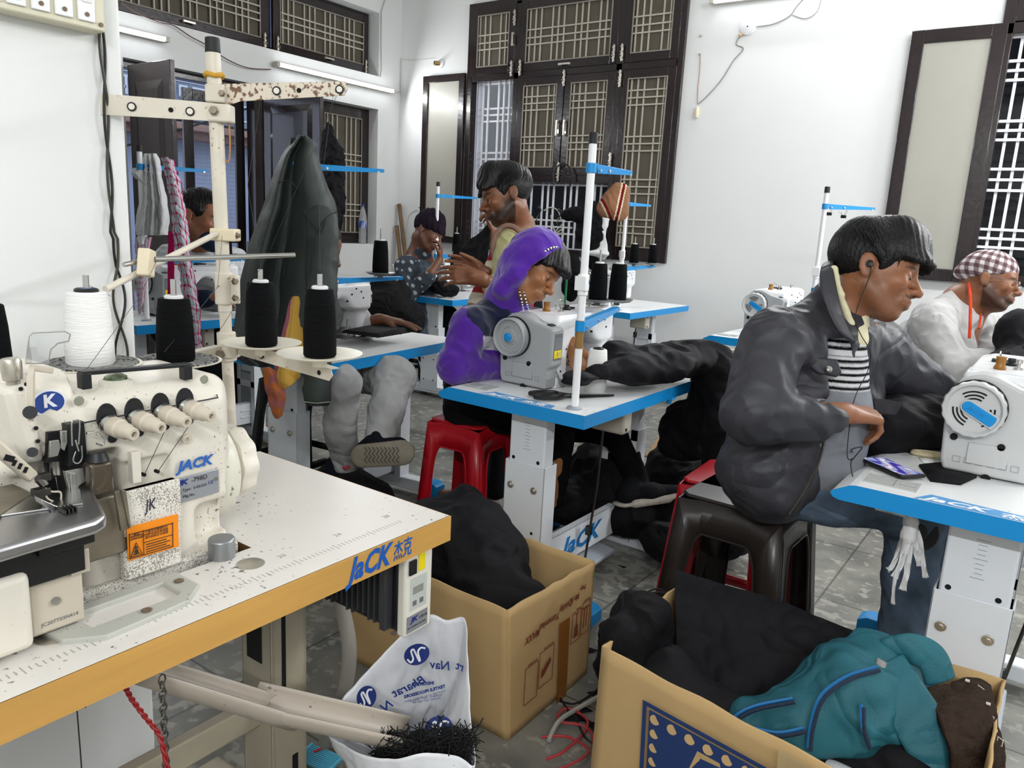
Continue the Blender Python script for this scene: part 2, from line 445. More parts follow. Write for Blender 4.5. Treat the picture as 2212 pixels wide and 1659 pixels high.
struct('floor', MB().bb((XL-.3, YF-.2, -.1), (XR+.2, YB+.3, 0)), M_floor, smooth=False)
struct('ceiling', MB().bb((XL-.3, YF-.2, ZC), (XR+.2, YB+.3, ZC+.1)), M_ceil, smooth=False)
struct('wall_right', MB().bb((XR, YF-.2, 0), (XR+.2, YB+.3, ZC)), M_wall, smooth=False)
struct('wall_front', MB().bb((XL-.3, YF-.2, 0), (XR, YF, ZC)), M_wall, smooth=False)
# partition with the switchboard
struct('wall_partition', MB().bb((-2.15, YF, 0), (-1.62, .865, ZC)), M_wall, bev=.008, smooth=False)
# left wall with a doorway, a window beside it and a high window above
m = MB(); x0, x1 = XL-.25, XL
def lw(y0, y1, z0, z1): m.bb((x0, y0, z0), (x1, y1, z1))
lw(YF, 2.6, 0, ZC); lw(2.6, 5.93, 2.455, 2.78); lw(2.6, 5.93, 3.385, ZC); lw(5.93, YB, 0, ZC); lw(4.5, 5.93, 0, 1.08); lw(2.6, 3.26, 0, 2.455)
struct('wall_left', m, M_wall, smooth=False)
# back wall with two window openings
m = MB()
def bw(xa, xb, z0, z1): m.bb((xa, YB, z0), (xb, YB+.25, z1))
bw(XL-.25, -5.16, 0, ZC); bw(-5.16, -2.87, 0, 1.10); bw(-5.16, -2.87, 3.43, ZC); bw(-2.87, -.64, 0, ZC); bw(-.64, 1.6, 0, 1.13); bw(-.64, 1.6, 3.43, ZC); bw(1.6, XR, 0, ZC)
struct('wall_back', m, M_wall, smooth=False)
# ------------------------------------------------------------------ windows
# local window frame: X across, Z up, Y towards outside; U maps it into the room
UB = Matrix.Translation((0, YB, 0))                       # back wall: X = room x
UL = Matrix.Translation((XL, 0, 0)) @ Matrix.Rotation(PI/2, 4, 'Z')   # left wall: X = room y, Y -> -x
def grille(U, a, b, y, parent, m, name='grille', step=.105, r=.0055, groups=None, hz=(), pat=(0, 1, 2)):
    g = MB(); g.X = U; (xa, za), (xb, zb) = a, b
    x = xa+.04; i = 0
    while x < xb-.01:
        if i % 4 != 3: g.box((x, y, (za+zb)/2), (r*2, r*2, zb-za))
        x += step*.62; i += 1
    for z in hz: g.box(((xa+xb)/2, y-.008, z), (xb-xa, r*2, r*2.4))
    return g.build(name, m, parent, smooth=False)
def panel_pane(U, a, b, y, parent, m, name='pane'):
    return MB().add(*boxvf(((a[0]+b[0])/2, y, (a[1]+b[1])/2), (b[0]-a[0], .006, b[1]-a[1])), U).build(name, m, parent, smooth=False)
def sash(U, a, b, y, parent, w=.075, name='sash', pane=M_mesh, beading=True, d=.035):
    f = MB(); f.frame(a, b, w, d, U @ Matrix.Translation((0, y, 0)))
    s = f.build(name, M_brown, parent, bev=.004)
    if beading:
        q = MB(); q.frame((a[0]+w-.006, a[1]+w-.006), (b[0]-w+.006, b[1]-w+.006), .01, .01, U @ Matrix.Translation((0, y-.02, 0))); q.build('beading', mat('worn_beading_paint', '#8d867b', .5), s, smooth=False)
    panel_pane(U, (a[0]+w, a[1]+w), (b[0]-w, b[1]-w), y+.004, s, pane)
    return s
def bolt(U, x, z, y, parent, L=.13, horiz=False):
    g = MB(); g.X = U @ Matrix.Translation((x, y, z)) @ (RY(90) if horiz else Matrix.Identity(4))
    g.box((0, 0, 0), (.022, .004, L)); g.cyl((0, -.008, -L*.55), (0, -.008, L*.55), .006, n=8)
    for zz in (-.3, .05, .38): g.box((0, -.006, zz*L), (.024, .014, .014))
    g.cyl((0, -.008, -.02), (0, -.035, -.02), .005, n=8)
    return g.build('tower_bolt', M_bolt, parent, bev=.001)
def handle(U, x, z, y, parent, L=.1, horiz=True):
    g = MB(); g.X = U @ Matrix.Translation((x, y, z)) @ (Matrix.Identity(4) if horiz else RY(90))
    g.box((-L/2, -.012, 0), (.02, .024, .022)); g.box((L/2, -.012, 0), (.02, .024, .022)); g.box((0, -.03, 0), (L+.02, .008, .018))
    return g.build('pull_handle', M_bolt, parent, bev=.002)
def hbars(z0, z1): return [z0+(z1-z0)*t for t in ()]
w1 = thing('window_1', None, None, (-4.0, YB, 1.1), kind='structure')
def PB(mb): mb.X = Matrix.Identity(4); return mb
Iw = wm(w1).inverted() @ UB
# outer frame with mullions
xs = [-5.16, -4.56, -3.46, -2.87]; zT0, zT1 = 2.735, 3.43
g = MB(); g.frame((-5.16, 1.10), (-2.87, 3.43), .06, .09, Iw @ Matrix.Translation((0, .01, 0)))
for x in (-4.56, -3.46): g.add(*boxvf((x, .01, 2.25), (.06, .09, 2.3)), Iw)
g.add(*boxvf((-4.015, .01, 2.74), (2.2, .09, .06)), Iw); g.add(*boxvf((-4.01, .01, 1.80), (1.05, .09, .07)), Iw)
g.build('window_frame', M_brown, w1, bev=.004)
for a, b in (((-5.11, 2.77), (-4.59, 3.38)), ((-4.53, 2.77), (-3.49, 3.38)), ((-3.43, 2.77), (-2.92, 3.38))):
    s = sash(Iw, a, b, -.02, w1); 
bolt(Iw, -4.60, 3.25, -.045, w1); bolt(Iw, -4.60, 2.8, -.06, w1); bolt(Iw, -4.50, 2.8, -.06, w1); bolt(Iw, -3.51, 2.85, -.06, w1); bolt(Iw, -3.43, 2.85, -.06, w1); bolt(Iw, -3.43, 2.64, -.06, w1)
handle(Iw, -4.01, 2.80, -.04, w1, .1); handle(Iw, -4.60, 3.06, -.04, w1, .1, False)
# middle pair of casements
for a, b in (((-4.53, 1.83), (-4.015, 2.71)), ((-4.005, 1.83), (-3.49, 2.71))): sash(Iw, a, b, -.02, w1, name='casement')
bolt(Iw, -4.01, 2.68, -.05, w1); bolt(Iw, -4.01, 1.86, -.05, w1, .16)
handle(Iw, -4.05, 2.25, -.04, w1, .12, False); handle(Iw, -3.97, 2.25, -.04, w1, .12, False)
sash(Iw, (-3.43, 1.15), (-2.92, 2.71), -.02, w1, name='casement')
bolt(Iw, -3.47, 1.95, -.06, w1, .14); bolt(Iw, -3.47, 1.27, -.06, w1, .14)
# open casement of the left bay, folded flat against the wall
s = MB(); s.frame((-5.72, 1.14), (-5.17, 2.80), .07, .035, Iw @ Matrix.Translation((0, -.045, 0)))
cs = s.build('open_casement', M_brown, w1, bev=.004, label='open casement leaf folded back against the wall')
panel_pane(Iw, (-5.65, 1.21), (-5.24, 2.73), -.045, cs, M_frost)
hz = [1.22, 1.27, 1.32, 1.62, 1.67, 1.72, 2.05, 2.10, 2.15, 2.42, 2.47, 2.52]
grille(Iw, (-5.10, 1.14), (-4.59, 2.72), .035, w1, M_gwhite, hz=hz, label=None) if False else None
g1 = MB(); g1.X = Iw
def vb(g, xa, xb, z0, z1, y, k=.0075, st=.064):
    x = xa; i = 0
    while x <= xb:
        if i % 4 != 3: g.box((x, y, (z0+z1)/2), (k*2, k*2, z1-z0))
        x += st; i += 1
def hb(g, xa, xb, zs, y, k=.0075):
    for z in zs: g.box(((xa+xb)/2, y, z), (xb-xa, k*2, k*2))
vb(g1, -5.08, -4.6, 1.15, 2.71, .06); hb(g1, -5.10, -4.59, [1.25, 1.31, 1.37, 1.93, 1.99, 2.05, 2.35, 2.41, 2.47, 2.70], .075, .0085)
vb(g1, -4.5, -3.5, 1.15, 1.76, .06); hb(g1, -4.53, -3.9, [1.42, 1.36], .075, .0085); hb(g1, -4.53, -3.49, [1.75, 1.16], .075, .0085); hb(g1, -4.53, -3.72, [1.30], .075, .0085)
g1.build('white_grille', M_gwhite, w1, smooth=False, label='white painted bars of the open bays')
g2 = MB(); g2.X = Iw    # bars behind the fly screens, seen through them
for (xa, xb, z0, z1, zs) in ((-5.05, -4.66, 2.84, 3.31, [3.0, 3.06, 3.13]), (-4.46, -3.56, 2.84, 3.31, [3.0, 3.06, 3.13]), (-3.36, -2.99, 2.84, 3.31, [3.0, 3.06, 3.13]),
        (-4.46, -4.09, 1.9, 2.64, [2.06, 2.12, 2.18, 2.42, 2.48, 2.54]), (-3.94, -3.56, 1.9, 2.64, [2.06, 2.12, 2.18, 2.42, 2.48, 2.54]),
        (-3.36, -2.99, 1.22, 2.64, [1.34, 1.4, 1.46, 1.68, 1.74, 1.8, 2.04, 2.1, 2.16, 2.42, 2.48, 2.54])):
    vb(g2, xa+.03, xb, z0, z1, -.024, .006, .062); hb(g2, xa, xb, zs, -.03, .006)
g2.build('grille', M_cream, w1, smooth=False, label='cream bars in front of the fly screens')
# black boards outside the open bays
bo = MB(); bo.bb((-5.3, YB+.55, .6), (-4.75, YB+.58, 3.2)); bo.bb((-4.55, YB+.5, .6), (-3.3, YB+.53, 1.95))
# window 2 at the right
w2 = thing('window_2', None, None, (.5, YB, 1.13), kind='structure'); Iw = wm(w2).inverted() @ UB
g = MB(); g.frame((-.64, 1.13), (1.6, 3.43), .07, .09, Iw @ Matrix.Translation((0, .01, 0)))
g.add(*boxvf((.48, .01, 2.78), (2.2, .09, .07)), Iw); g.add(*boxvf((.48, .01, 2.2), (.06, .09, 2.1)), Iw); g.build('window_frame', M_brown, w2, bev=.004)
sash(Iw, (-.57, 2.82), (.45, 3.36), -.02, w2); sash(Iw, (.51, 2.82), (1.53, 3.36), -.02, w2)
s = MB(); s.frame((-1.17, 1.13), (-.60, 2.81), .085, .04, Iw @ Matrix.Translation((0, -.05, 0)))
cs = s.build('open_casement', M_brown, w2, bev=.004, label='open casement leaf folded back against the wall')
panel_pane(Iw, (-1.085, 1.215), (-.685, 2.725), -.05, cs, M_frost)
g1 = MB(); g1.X = Iw
vb(g1, -.52, 1.5, 1.2, 2.74, .06, .009, .075); hb(g1, -.57, 1.5, [1.38, 1.44, 1.5, 1.76, 1.83, 1.9, 2.09, 2.15, 2.21, 2.47, 2.53, 2.59, 2.74], .04, .009)
g1.build('white_grille', M_gwhite, w2, smooth=False)
# high window in the left wall
w3 = thing('window_3', None, None, (XL, 4.4, 2.78), kind='structure'); Iw = wm(w3).inverted() @ UL
g = MB(); g.frame((2.6, 2.78), (5.93, 3.385), .05, .07, Iw @ Matrix.Translation((0, .19, 0))); g.add(*boxvf((4.69, .19, 3.08), (.07, .07, .6)), Iw); g.build('window_frame', M_brown, w3, bev=.004)
for a, b in (((3.0, 2.81), (4.66, 3.35)), ((4.73, 2.81), (5.90, 3.35))):
    s = sash(Iw, a, b, .14, w3); handle(Iw, (a[0]+b[0])/2+.05, 2.85, .12, w3, .09)
    g = MB(); g.X = Iw; vb(g, a[0]+.1, b[0]-.09, a[1]+.08, b[1]-.08, .122, .006, .062); hb(g, a[0]+.08, b[0]-.08, [3.02, 3.08, 3.14], .115, .006); g.build('grille', M_cream, w3, smooth=False)
for x in (4.63, 4.77, 5.86): bolt(Iw, x, 2.86, .115, w3)
# doorway and the window beside it
d1 = thing('door_1', None, None, (XL, 3.9, 0), kind='structure'); Iw = wm(d1).inverted() @ UL
g = MB(); g.X = Iw
g.bb((3.26, .1, 0), (3.31, .22, 2.455)); g.bb((4.5, .1, 0), (4.56, .22, 2.455)); g.bb((3.26, .1, 2.40), (4.56, .22, 2.455)); g.build('door_frame', M_brown, d1, bev=.004)
def leaf(hx, L, ang, name, lab):
    "door leaf hinged at room y=hx on the wall plane, swung by ang from the wall into the room"
    H = wm(d1).inverted() @ Matrix.Translation((XL+.02, hx, 0)) @ Matrix.Rotation(math.radians(ang), 4, 'Z')
    g = MB(); g.X = H; g.bb((0, -.02, .02), (L, .02, 2.40))
    o = g.build(name, M_brown, d1, bev=.004, label=lab)
    for z0, z1 in ((.2, 1.0), (1.12, 2.27)):
        q = MB(); q.X = H
        for sgn in (-1, 1): q.add([(.1, sgn*.021, z0), (L-.1, sgn*.021, z0), (L-.1, sgn*.021, z1), (.1, sgn*.021, z1), (.15, sgn*.034, z0+.06), (L-.15, sgn*.034, z0+.06), (L-.15, sgn*.034, z1-.06), (.15, sgn*.034, z1-.06)],
              [(0, 1, 5, 4), (1, 2, 6, 5), (2, 3, 7, 6), (3, 0, 4, 7), (4, 5, 6, 7)])
        q.build('raised_panel', M_brown, o, smooth=False)
    return o
leaf(3.30, .58, 0, 'door_leaf', 'left door leaf standing open into the room')
leaf(4.53, .80, -3, 'door_leaf', 'right door leaf standing open into the room')
# wire screen door outside the doorway
g = MB(); g.frame((3.9, 0), (4.5, 2.36), .09, .03, Iw @ Matrix.Translation((0, .27, 0))); g.add(*boxvf((4.2, .27, 1.1), (.5, .03, .08)), Iw)
sd = g.build('screen_door', M_brown, d1, bev=.003)
g = MB(); g.X = Iw
for i in range(60):
    t = i*.036
    g.box((4.2, .27, .1+t), (.44, .0018, .0018))
for i in range(26): g.box((3.99+i*.0165, .27, 1.2), (.0018, .0018, 2.2))
g.build('wire_mesh', mat('screen_wire', '#7b7f86', .5, .6), sd, smooth=False)
w4 = thing('window_4', None, None, (XL, 5.2, 1.09), kind='structure'); Iw = wm(w4).inverted() @ UL
g = MB(); g.frame((4.56, 1.08), (5.93, 2.455), .05, .08, Iw @ Matrix.Translation((0, .17, 0))); g.build('window_frame', M_brown, w4, bev=.004)
sash(Iw, (4.61, 1.12), (5.24, 2.42), .14, w4); sash(Iw, (5.25, 1.12), (5.89, 2.42), .14, w4)
g = MB(); g.X = Iw; vb(g, 5.36, 5.82, 1.2, 2.34, .122, .006, .062); hb(g, 5.33, 5.81, [1.36, 1.42, 1.48, 1.86, 1.92, 1.98], .115, .006); g.build('grille', M_cream, w4, smooth=False)
# ------------------------------------------------------------------ outside
M_fac = mat('pale_blue_facade', '#b9c3dc', .8, var=.08, vs=1.5)
hb_ = thing('house_facade', 'pale blue house front across the street with a stone ledge, seen through the doorway', 'building', (-10.2, 7, 0))
m = MB(); m.bb((-10.4, 3, -.5), (-10.2, 12, 5)); m.build('facade_wall', M_fac, hb_, world=True, smooth=False)
m = MB(); m.bb((-10.2, 3, 2.36), (-9.75, 12, 2.45)); m.bb((-10.2, 3, 2.26), (-9.9, 12, 2.36)); m.build('ledge', mat('salmon_ledge', '#b08a7c', .7), hb_, world=True, bev=.01)
m = MB(); m.bb((-10.2, 5.9, 1.1), (-10.14, 6.7, 1.62)); m.build('window_frame', mat('grey_window_frame', '#9aa0ac', .6), hb_, world=True, smooth=False)
m = MB(); m.m = 0
for i in range(14): m.bb((-10.14, 5.95+i*.05, 1.14), (-10.12, 5.975+i*.05, 1.58))
m.build('shutter_slat', mat('dark_slats', '#3b3f49', .6), hb_, world=True, smooth=False)
m = MB()
for i in range(6): m.bb((-10.2, 7.0+i*.22, -.3), (-9.5, 7.22+i*.22, .35+i*.24))
m.build('steps', mat('grey_steps', '#6b6f78', .8), hb_, world=True, smooth=False)
sg = thing('signboard', 'weathered grey-blue shop signboard above the ledge across the street', 'sign', (-9.9, 6.4, 2.5))
m = MB(); m.bb((-9.95, 5.0, 2.5), (-9.88, 8.2, 3.05)); m.build('board', mat('grey_blue_board', '#8d99ab', .6, var=.3, vs=4), sg, world=True, smooth=False)
m = MB(); random.seed(3)
m.bb((-9.875, 5.1, 2.97), (-9.87, 8.1, 2.99))
y = 5.2
while y < 8:      # worn, unreadable lettering
    w = random.uniform(.1, .2); m.bb((-9.875, y, 2.9), (-9.868, y+w, 2.93)); m.bb((-9.875, y, 2.78), (-9.868, y+.03, 2.9)); m.bb((-9.875, y+.02, 2.77), (-9.868, y+w*.8, 2.8)); 
    if random.random() < .6: m.bb((-9.875, y+w*.7, 2.7), (-9.868, y+w*.7+.03, 2.9))
    m.bb((-9.875, y, 2.58), (-9.868, y+w*.6, 2.6)); y += w+.07
m.build('lettering', mat('white_sign_paint', '#dfe6ef', .6), sg, world=True, smooth=False)
m = MB(); m.bb((-9.99, 3.2, 3.05), (-9.96, 12, 4.6)); 
tag(m.build('hoarding', mat('blue_grey_hoarding', '#5d6d8a', .7, var=.6, vs=6), None, smooth=False), 'mottled blue-grey hoarding above the signboard across the street', 'hoarding')
m = MB(); m.tube([(-10.2, 3.3, 1.28), (-9.4, 4.9, 2.0), (-8.9, 5.9, 2.45), (-8.4, 6.9, 2.95), (-6.36, 9.5, 4.2)], .012, 6)
tag(m.build('power_cable', M_black, None), 'black overhead power cable crossing the street outside the doorway', 'cable')
m = MB(); m.bb((-12, -4, -.3), (-6.35, 14, -.2)); m.bb((-6.35, YB+.25, -.3), (4, 14, -.2)); struct('ground_outside', m, mat('street_concrete', '#6c6e72', .9), smooth=False)
# yard wall and black panels behind the back windows
m = MB(); m.bb((-8, 9.3, -.2), (4, 9.5, 4.4)); struct('yard_wall', m, mat('yard_wall_paint', '#87857c', .9), smooth=False)
m = MB(); m.bb((-5.02, YB+.9, -.2), (-4.72, YB+.95, 2.9)); m.bb((-4.6, YB+.6, -.2), (-3.2, YB+.63, 1.9)); m.bb((-.7, YB+.8, -.2), (1.7, YB+.83, 3.6))
for o_, l_ in zip(m.each('sheet_board', mat('black_panel', '#15171b', .45, var=.3, vs=5), None, smooth=False), ('narrow black board outside the left bay of the big window', 'wide black board outside the middle bay of the big window', 'black board outside the right-hand window')): tag(o_, l_, 'board')
# ------------------------------------------------------------------ tube lights and added fill tubes
M_tube = mat('lit_tube', '#f6fbff', .4, emit=9)
M_tubecap = mat('tube_end_cap', '#c9c5b8', .5)
LB = ['lit tube light at the right end of the left wall, under the high window', 'lit tube light on the left wall, half hidden behind the near wall edge',
      'lit tube light at the top of the back wall between its two windows']
for i, (x, y, z, axn, L, fc) in enumerate(TUBES):
    lab = LB[i] if i < 3 else ['lit tube light high on the back wall above the right-hand window', 'lit tube light on the right wall', 'lit tube light fixed to the ceiling above the back tables', 'lit tube light on the front wall nearer the right wall', 'lit tube light on the front wall nearer the partition'][i-3]  # these further tubes are out of view, added to brighten the walls
    t = thing('tube_light', lab, 'light', (x, y, z), 0 if axn == 'x' else PI/2, group='wall tube lights')
    sgn = {(1, 0): 1, (-1, 0): -1, (0, -1): -1, (0, 1): 1}[(fc[0], fc[1])]
    yy = sgn if axn == 'x' else -sgn
    m = MB(); m.bb((-L/2, -yy*.015-.02, -.02), (L/2, -yy*.015+.02, .02)); m.build('batten', M_tubecap, t, bev=.003)
    m = MB(); m.cyl((-L/2+.03, yy*.018, 0), (L/2-.03, yy*.018, 0), .015, n=12); m.build('tube', M_tube, t)
    m = MB(); m.bb((-L/2, yy*.018-.018, -.02), (-L/2+.035, yy*.018+.018, .02)); m.bb((L/2-.035, yy*.018-.018, -.02), (L/2, yy*.018+.018, .02)); m.each('end_cap', M_tubecap, t, bev=.003)
    ld = bpy.data.lights.new('tube_glow', 'AREA'); ld.shape = 'RECTANGLE'; ld.size = L-.1; ld.size_y = .05; ld.energy = TUBE_W[i]; ld.color = (.97, .985, 1)
    lo_ = bpy.data.objects.new('tube_glow', ld); COL.objects.link(lo_); lo_.parent = t
    # aim: local -Z along fc
    d = Vector(fc).normalized(); ax_ = Vector((1, 0, 0)) if axn == 'x' else Vector((0, 1, 0))
    Mw = basis((x+fc[0]*.05, y+fc[1]*.05, z-.01), ax_, (-d).cross(ax_))
    lo_.matrix_basis = wm(t).inverted() @ Mw
# ------------------------------------------------------------------ sewing tables
M_lam = mat('white_laminate', '#eceeef', .3, speck='#b5b1aa', sd=.71, ss=70, bump=.02, bs=40)
M_blue = mat('blue_edge_band', '#118bd0', .32)
M_blue2 = mat('blue_print', '#4f9bd8', .35)
M_legw = mat('white_powder_coat', '#dfe3e8', .42, var=.05, vs=6)
M_legg = mat('grey_leg_inside', '#9fa5ad', .5)
M_tray = mat('grey_tray_plastic', '#b4b6b4', .45)
M_boxg = mat('beige_control_box', '#b9b4a6', .5)
M_hole = mat('dark_hole', '#0c0c0d', .9)
def sewing_table(label, group='sewing tables', L=1.03, W_=.6, H=.79, logo='full', M0=None, detail=True):
    t = thing('sewing_table', label, 'table', (0, 0, 0), group=group)
    x0, x1 = -W_/2, W_/2; th = .045
    pr = [(x0+.045, H), (x0+.03, H-.003), (x0-.005, H-.022), (x0-.012, H-.030), (x0-.005, H-.04), (x0+.01, H-th), (x1, H-th), (x1, H)]
    m = MB(); Mx = Matrix(((1, 0, 0, 0), (0, 0, 1, 0), (0, 1, 0, 0), (0, 0, 0, 1)))
    m.m = 1; m.prism(pr, 0, L, Mx)
    k = len(m.f)
    o = m.build('table_top', [M_lam, M_blue], t, smooth=False)
    for p in o.data.polygons:
        n = p.normal
        if abs(n.y) < .5 and (abs(n.z) > .3) : p.material_index = 0
    # printed corner with tray
    q = MB(); q.add([(x0+.17, .003, H+.0006), (x1-.13, .003, H+.0006), (x1-.14, .045, H+.0006), (x0+.20, .062, H+.0006)], [(0, 1, 2, 3)])
    q.build('printed_band', M_blue2, t, smooth=False)
    if logo == 'full': text('logo', 'JaCK', .042, M_wtext, t, Matrix.Translation((x0+.19, .012, H+.0012)), ext=.0002, shear=.35, bold=.0012, sx=1.45); text('logo', '杰克', .036, M_wtext, t, Matrix.Translation((x0+.345, .010, H+.0012)), ext=.0002, bold=.0008, sx=1.3)
    elif logo: text('logo', 'JaCK', .05, M_wtext, t, Matrix.Translation((x0+.2, .008, H+.0012)), ext=.0002, shear=.35, bold=.0015, sx=1.7)
    q = MB(); q.frame((x0+.05, .05), (x0+.17, .13), .006, .004, Matrix.Translation((0, 0, H)) @ RX(-90) @ RX(0) if False else Matrix(((1, 0, 0, 0), (0, 0, 1, 0), (0, 1, 0, H+.001), (0, 0, 0, 1))))
    q.box((x0+.11, .09, H+.0008), (.11, .07, .001)); q.box((x0+.12, .09, H+.003), (.003, .07, .004)); q.box((x0+.085, .07, H+.003), (.06, .003, .004)); q.box((x0+.145, .09, H+.003), (.04, .003, .003))
    q.build('bobbin_tray', M_tray, t, bev=.0015)
    # two columns
    cx = .02
    for i, y in enumerate((.13, L-.19)):
        c = MB(); c.bb((cx-.075, y-.03, .42), (cx+.075, y+.03, H-th)); c.build('upper_column', M_legw, t, bev=.006)
        s_ = 1 if i == 0 else -1
        c = MB(); c.bb((cx-.085, y-.038*s_, .05), (cx+.085, y-.034*s_, .55)); c.bb((cx-.085, y-.038*s_, .05), (cx-.08, y+.04*s_, .55)); c.bb((cx+.08, y-.038*s_, .05), (cx+.085, y+.04*s_, .55))
        c.bb((cx-.085, y+.036*s_, .05), (cx-.05, y+.04*s_, .55)); c.bb((cx+.05, y+.036*s_, .05), (cx+.085, y+.04*s_, .55)); c.bb((cx-.085, y+.036*s_, .50), (cx+.085, y+.04*s_, .55)); c.bb((cx-.085, y+.036*s_, .33), (cx+.085, y+.04*s_, .37))
        c.build('lower_column', M_legw, t, bev=.002)
        if i == 0:
            h = MB()
            for xx, zz in ((-.06, .3), (.045, .3), (-.05, .135), (.045, .135)): h.cyl((cx+xx, y-.039, zz), (cx+xx, y-.0385, zz), .006, n=10)
            for zz in (.56, ): 
                for xx in (-.055, .05): h.cyl((cx+xx, y-.031, zz), (cx+xx, y-.0305, zz), .007, n=10)
            h.each('screw_hole', M_hole, t)
            for xx in (-.055, .045):
                h = MB(); h.cyl((cx+xx, y-.036, .46), (cx+xx, y-.043, .46), .013, n=14); h.cyl((cx+xx, y-.043, .46), (cx+xx, y-.047, .46), .007, n=6); h.build('bolt', M_bolt, t, bev=.001)
            h = MB()
            for j in range(9): h.box((cx, y-.0305, .60+j*.012), (.03 if j % 4 == 0 else .018, .0006, .0012))
            h.build('height_scale', mat('grey_print', '#8b9096', .6), t, smooth=False)
        f = MB(); f.bb((-.27, y-.035, .028), (.27, y+.035, .085)); f.build('foot_bar', M_legw, t, bev=.006)
        for sg_ in (-1, 1):
            e = MB(); e.add([(.27, -.037, .03), (.33, -.037, .03), (.33, -.037, .075), (.30, -.037, .09), (.25, -.037, .09), (.27, .037, .03), (.33, .037, .03), (.33, .037, .075), (.30, .037, .09), (.25, .037, .09)],
                [(0, 1, 2, 3, 4), (9, 8, 7, 6, 5), (0, 5, 6, 1), (1, 6, 7, 2), (2, 7, 8, 3), (3, 8, 9, 4), (4, 9, 5, 0)], Matrix.Translation((0, y, 0)) @ (RZ(180) if sg_ < 0 else RZ(0)))
            e.cyl((sg_*.29, y, 0), (sg_*.29, y, .03), .022, n=14); e.build('foot_cap', M_blue, t, bev=.003)
    b = MB(); b.bb((cx+.045, .13, .11), (cx+.05, L-.15, .24)); b.bb((cx+.02, .13, .11), (cx+.05, L-.15, .115)); b.bb((cx+.02, .13, .235), (cx+.05, L-.15, .24)); b.bb((cx+.05, .13, .16), (cx+.054, .3, .175)); b.bb((cx+.05, L-.3, .19), (cx+.054, L-.17, .2)); b.bb((cx+.05, L-.3, .15), (cx+.054, L-.17, .16))
    cb = b.build('cross_beam', M_legw, t, bev=.002)
    text('logo', 'JaCK', .1, M_text, cb, basis((cx+.0515, .30, .14), (0, 1, 0), (0, 0, 1)), ext=.0003, shear=.3, bold=.003, sx=1.35)
    p = MB(); p.box((0, L*.47, .09), (.26, .3, .02), RX(0) @ RY(8)); p.build('foot_pedal', M_legg, t, bev=.006)
    r = MB(); r.tube([(.1, L*.42, .1), (.14, L*.4, .42), (.15, L*.4, .74)], .005, 8); r.box((.107, L*.42, .22), (.02, .02, .035)); r.build('pedal_rod', M_dsteel, t)
    g = MB(); g.bb((.10, L*.38, H-th-.11), (.24, L*.38+.07, H-th)); g.build('control_box', M_boxg, t, bev=.012)
    g = MB(); 
    for xx, zz in ((.245, -.09), (.245, -.02)): g.cyl((.2405, L*.38+.02, H-th+zz), (.243, L*.38+.02, H-th+zz), .006, n=10)
    g.build('box_screw', M_dsteel, t)
    if M0 is not None: t.matrix_world = M0
    return t
LT = 'white sewing table with blue edges '
tabA = sewing_table(LT+'and scissors by the white cone', L=1.03, M0=T(-1.47, 2.05, 0))
tabB = dup(tabA, T(-.09, 1.95, 0), LT+'at the right with the phone on it')
tabC = dup(tabA, T(-2.61, 1.905, 0, math.radians(6.5)), LT+'behind the hanging dark green jacket'); 
tabD = dup(tabA, T(-3.94, 1.95, 0), LT+'at the far left under the chequered towel')
tabE = dup(tabA, T(-3.99, 4.36, 0, math.radians(3)), LT+'in front of the man in the dark beanie')
tabF = dup(tabA, T(-2.80, 4.92, 0), LT+'at the back under the big window')
tabG = dup(tabA, T(-1.40, 4.32, 0), LT+'at the back below the stand with binder clips')
tabH = dup(tabA, T(-.03, 4.32, 0), LT+'beside the man in the chequered cap')
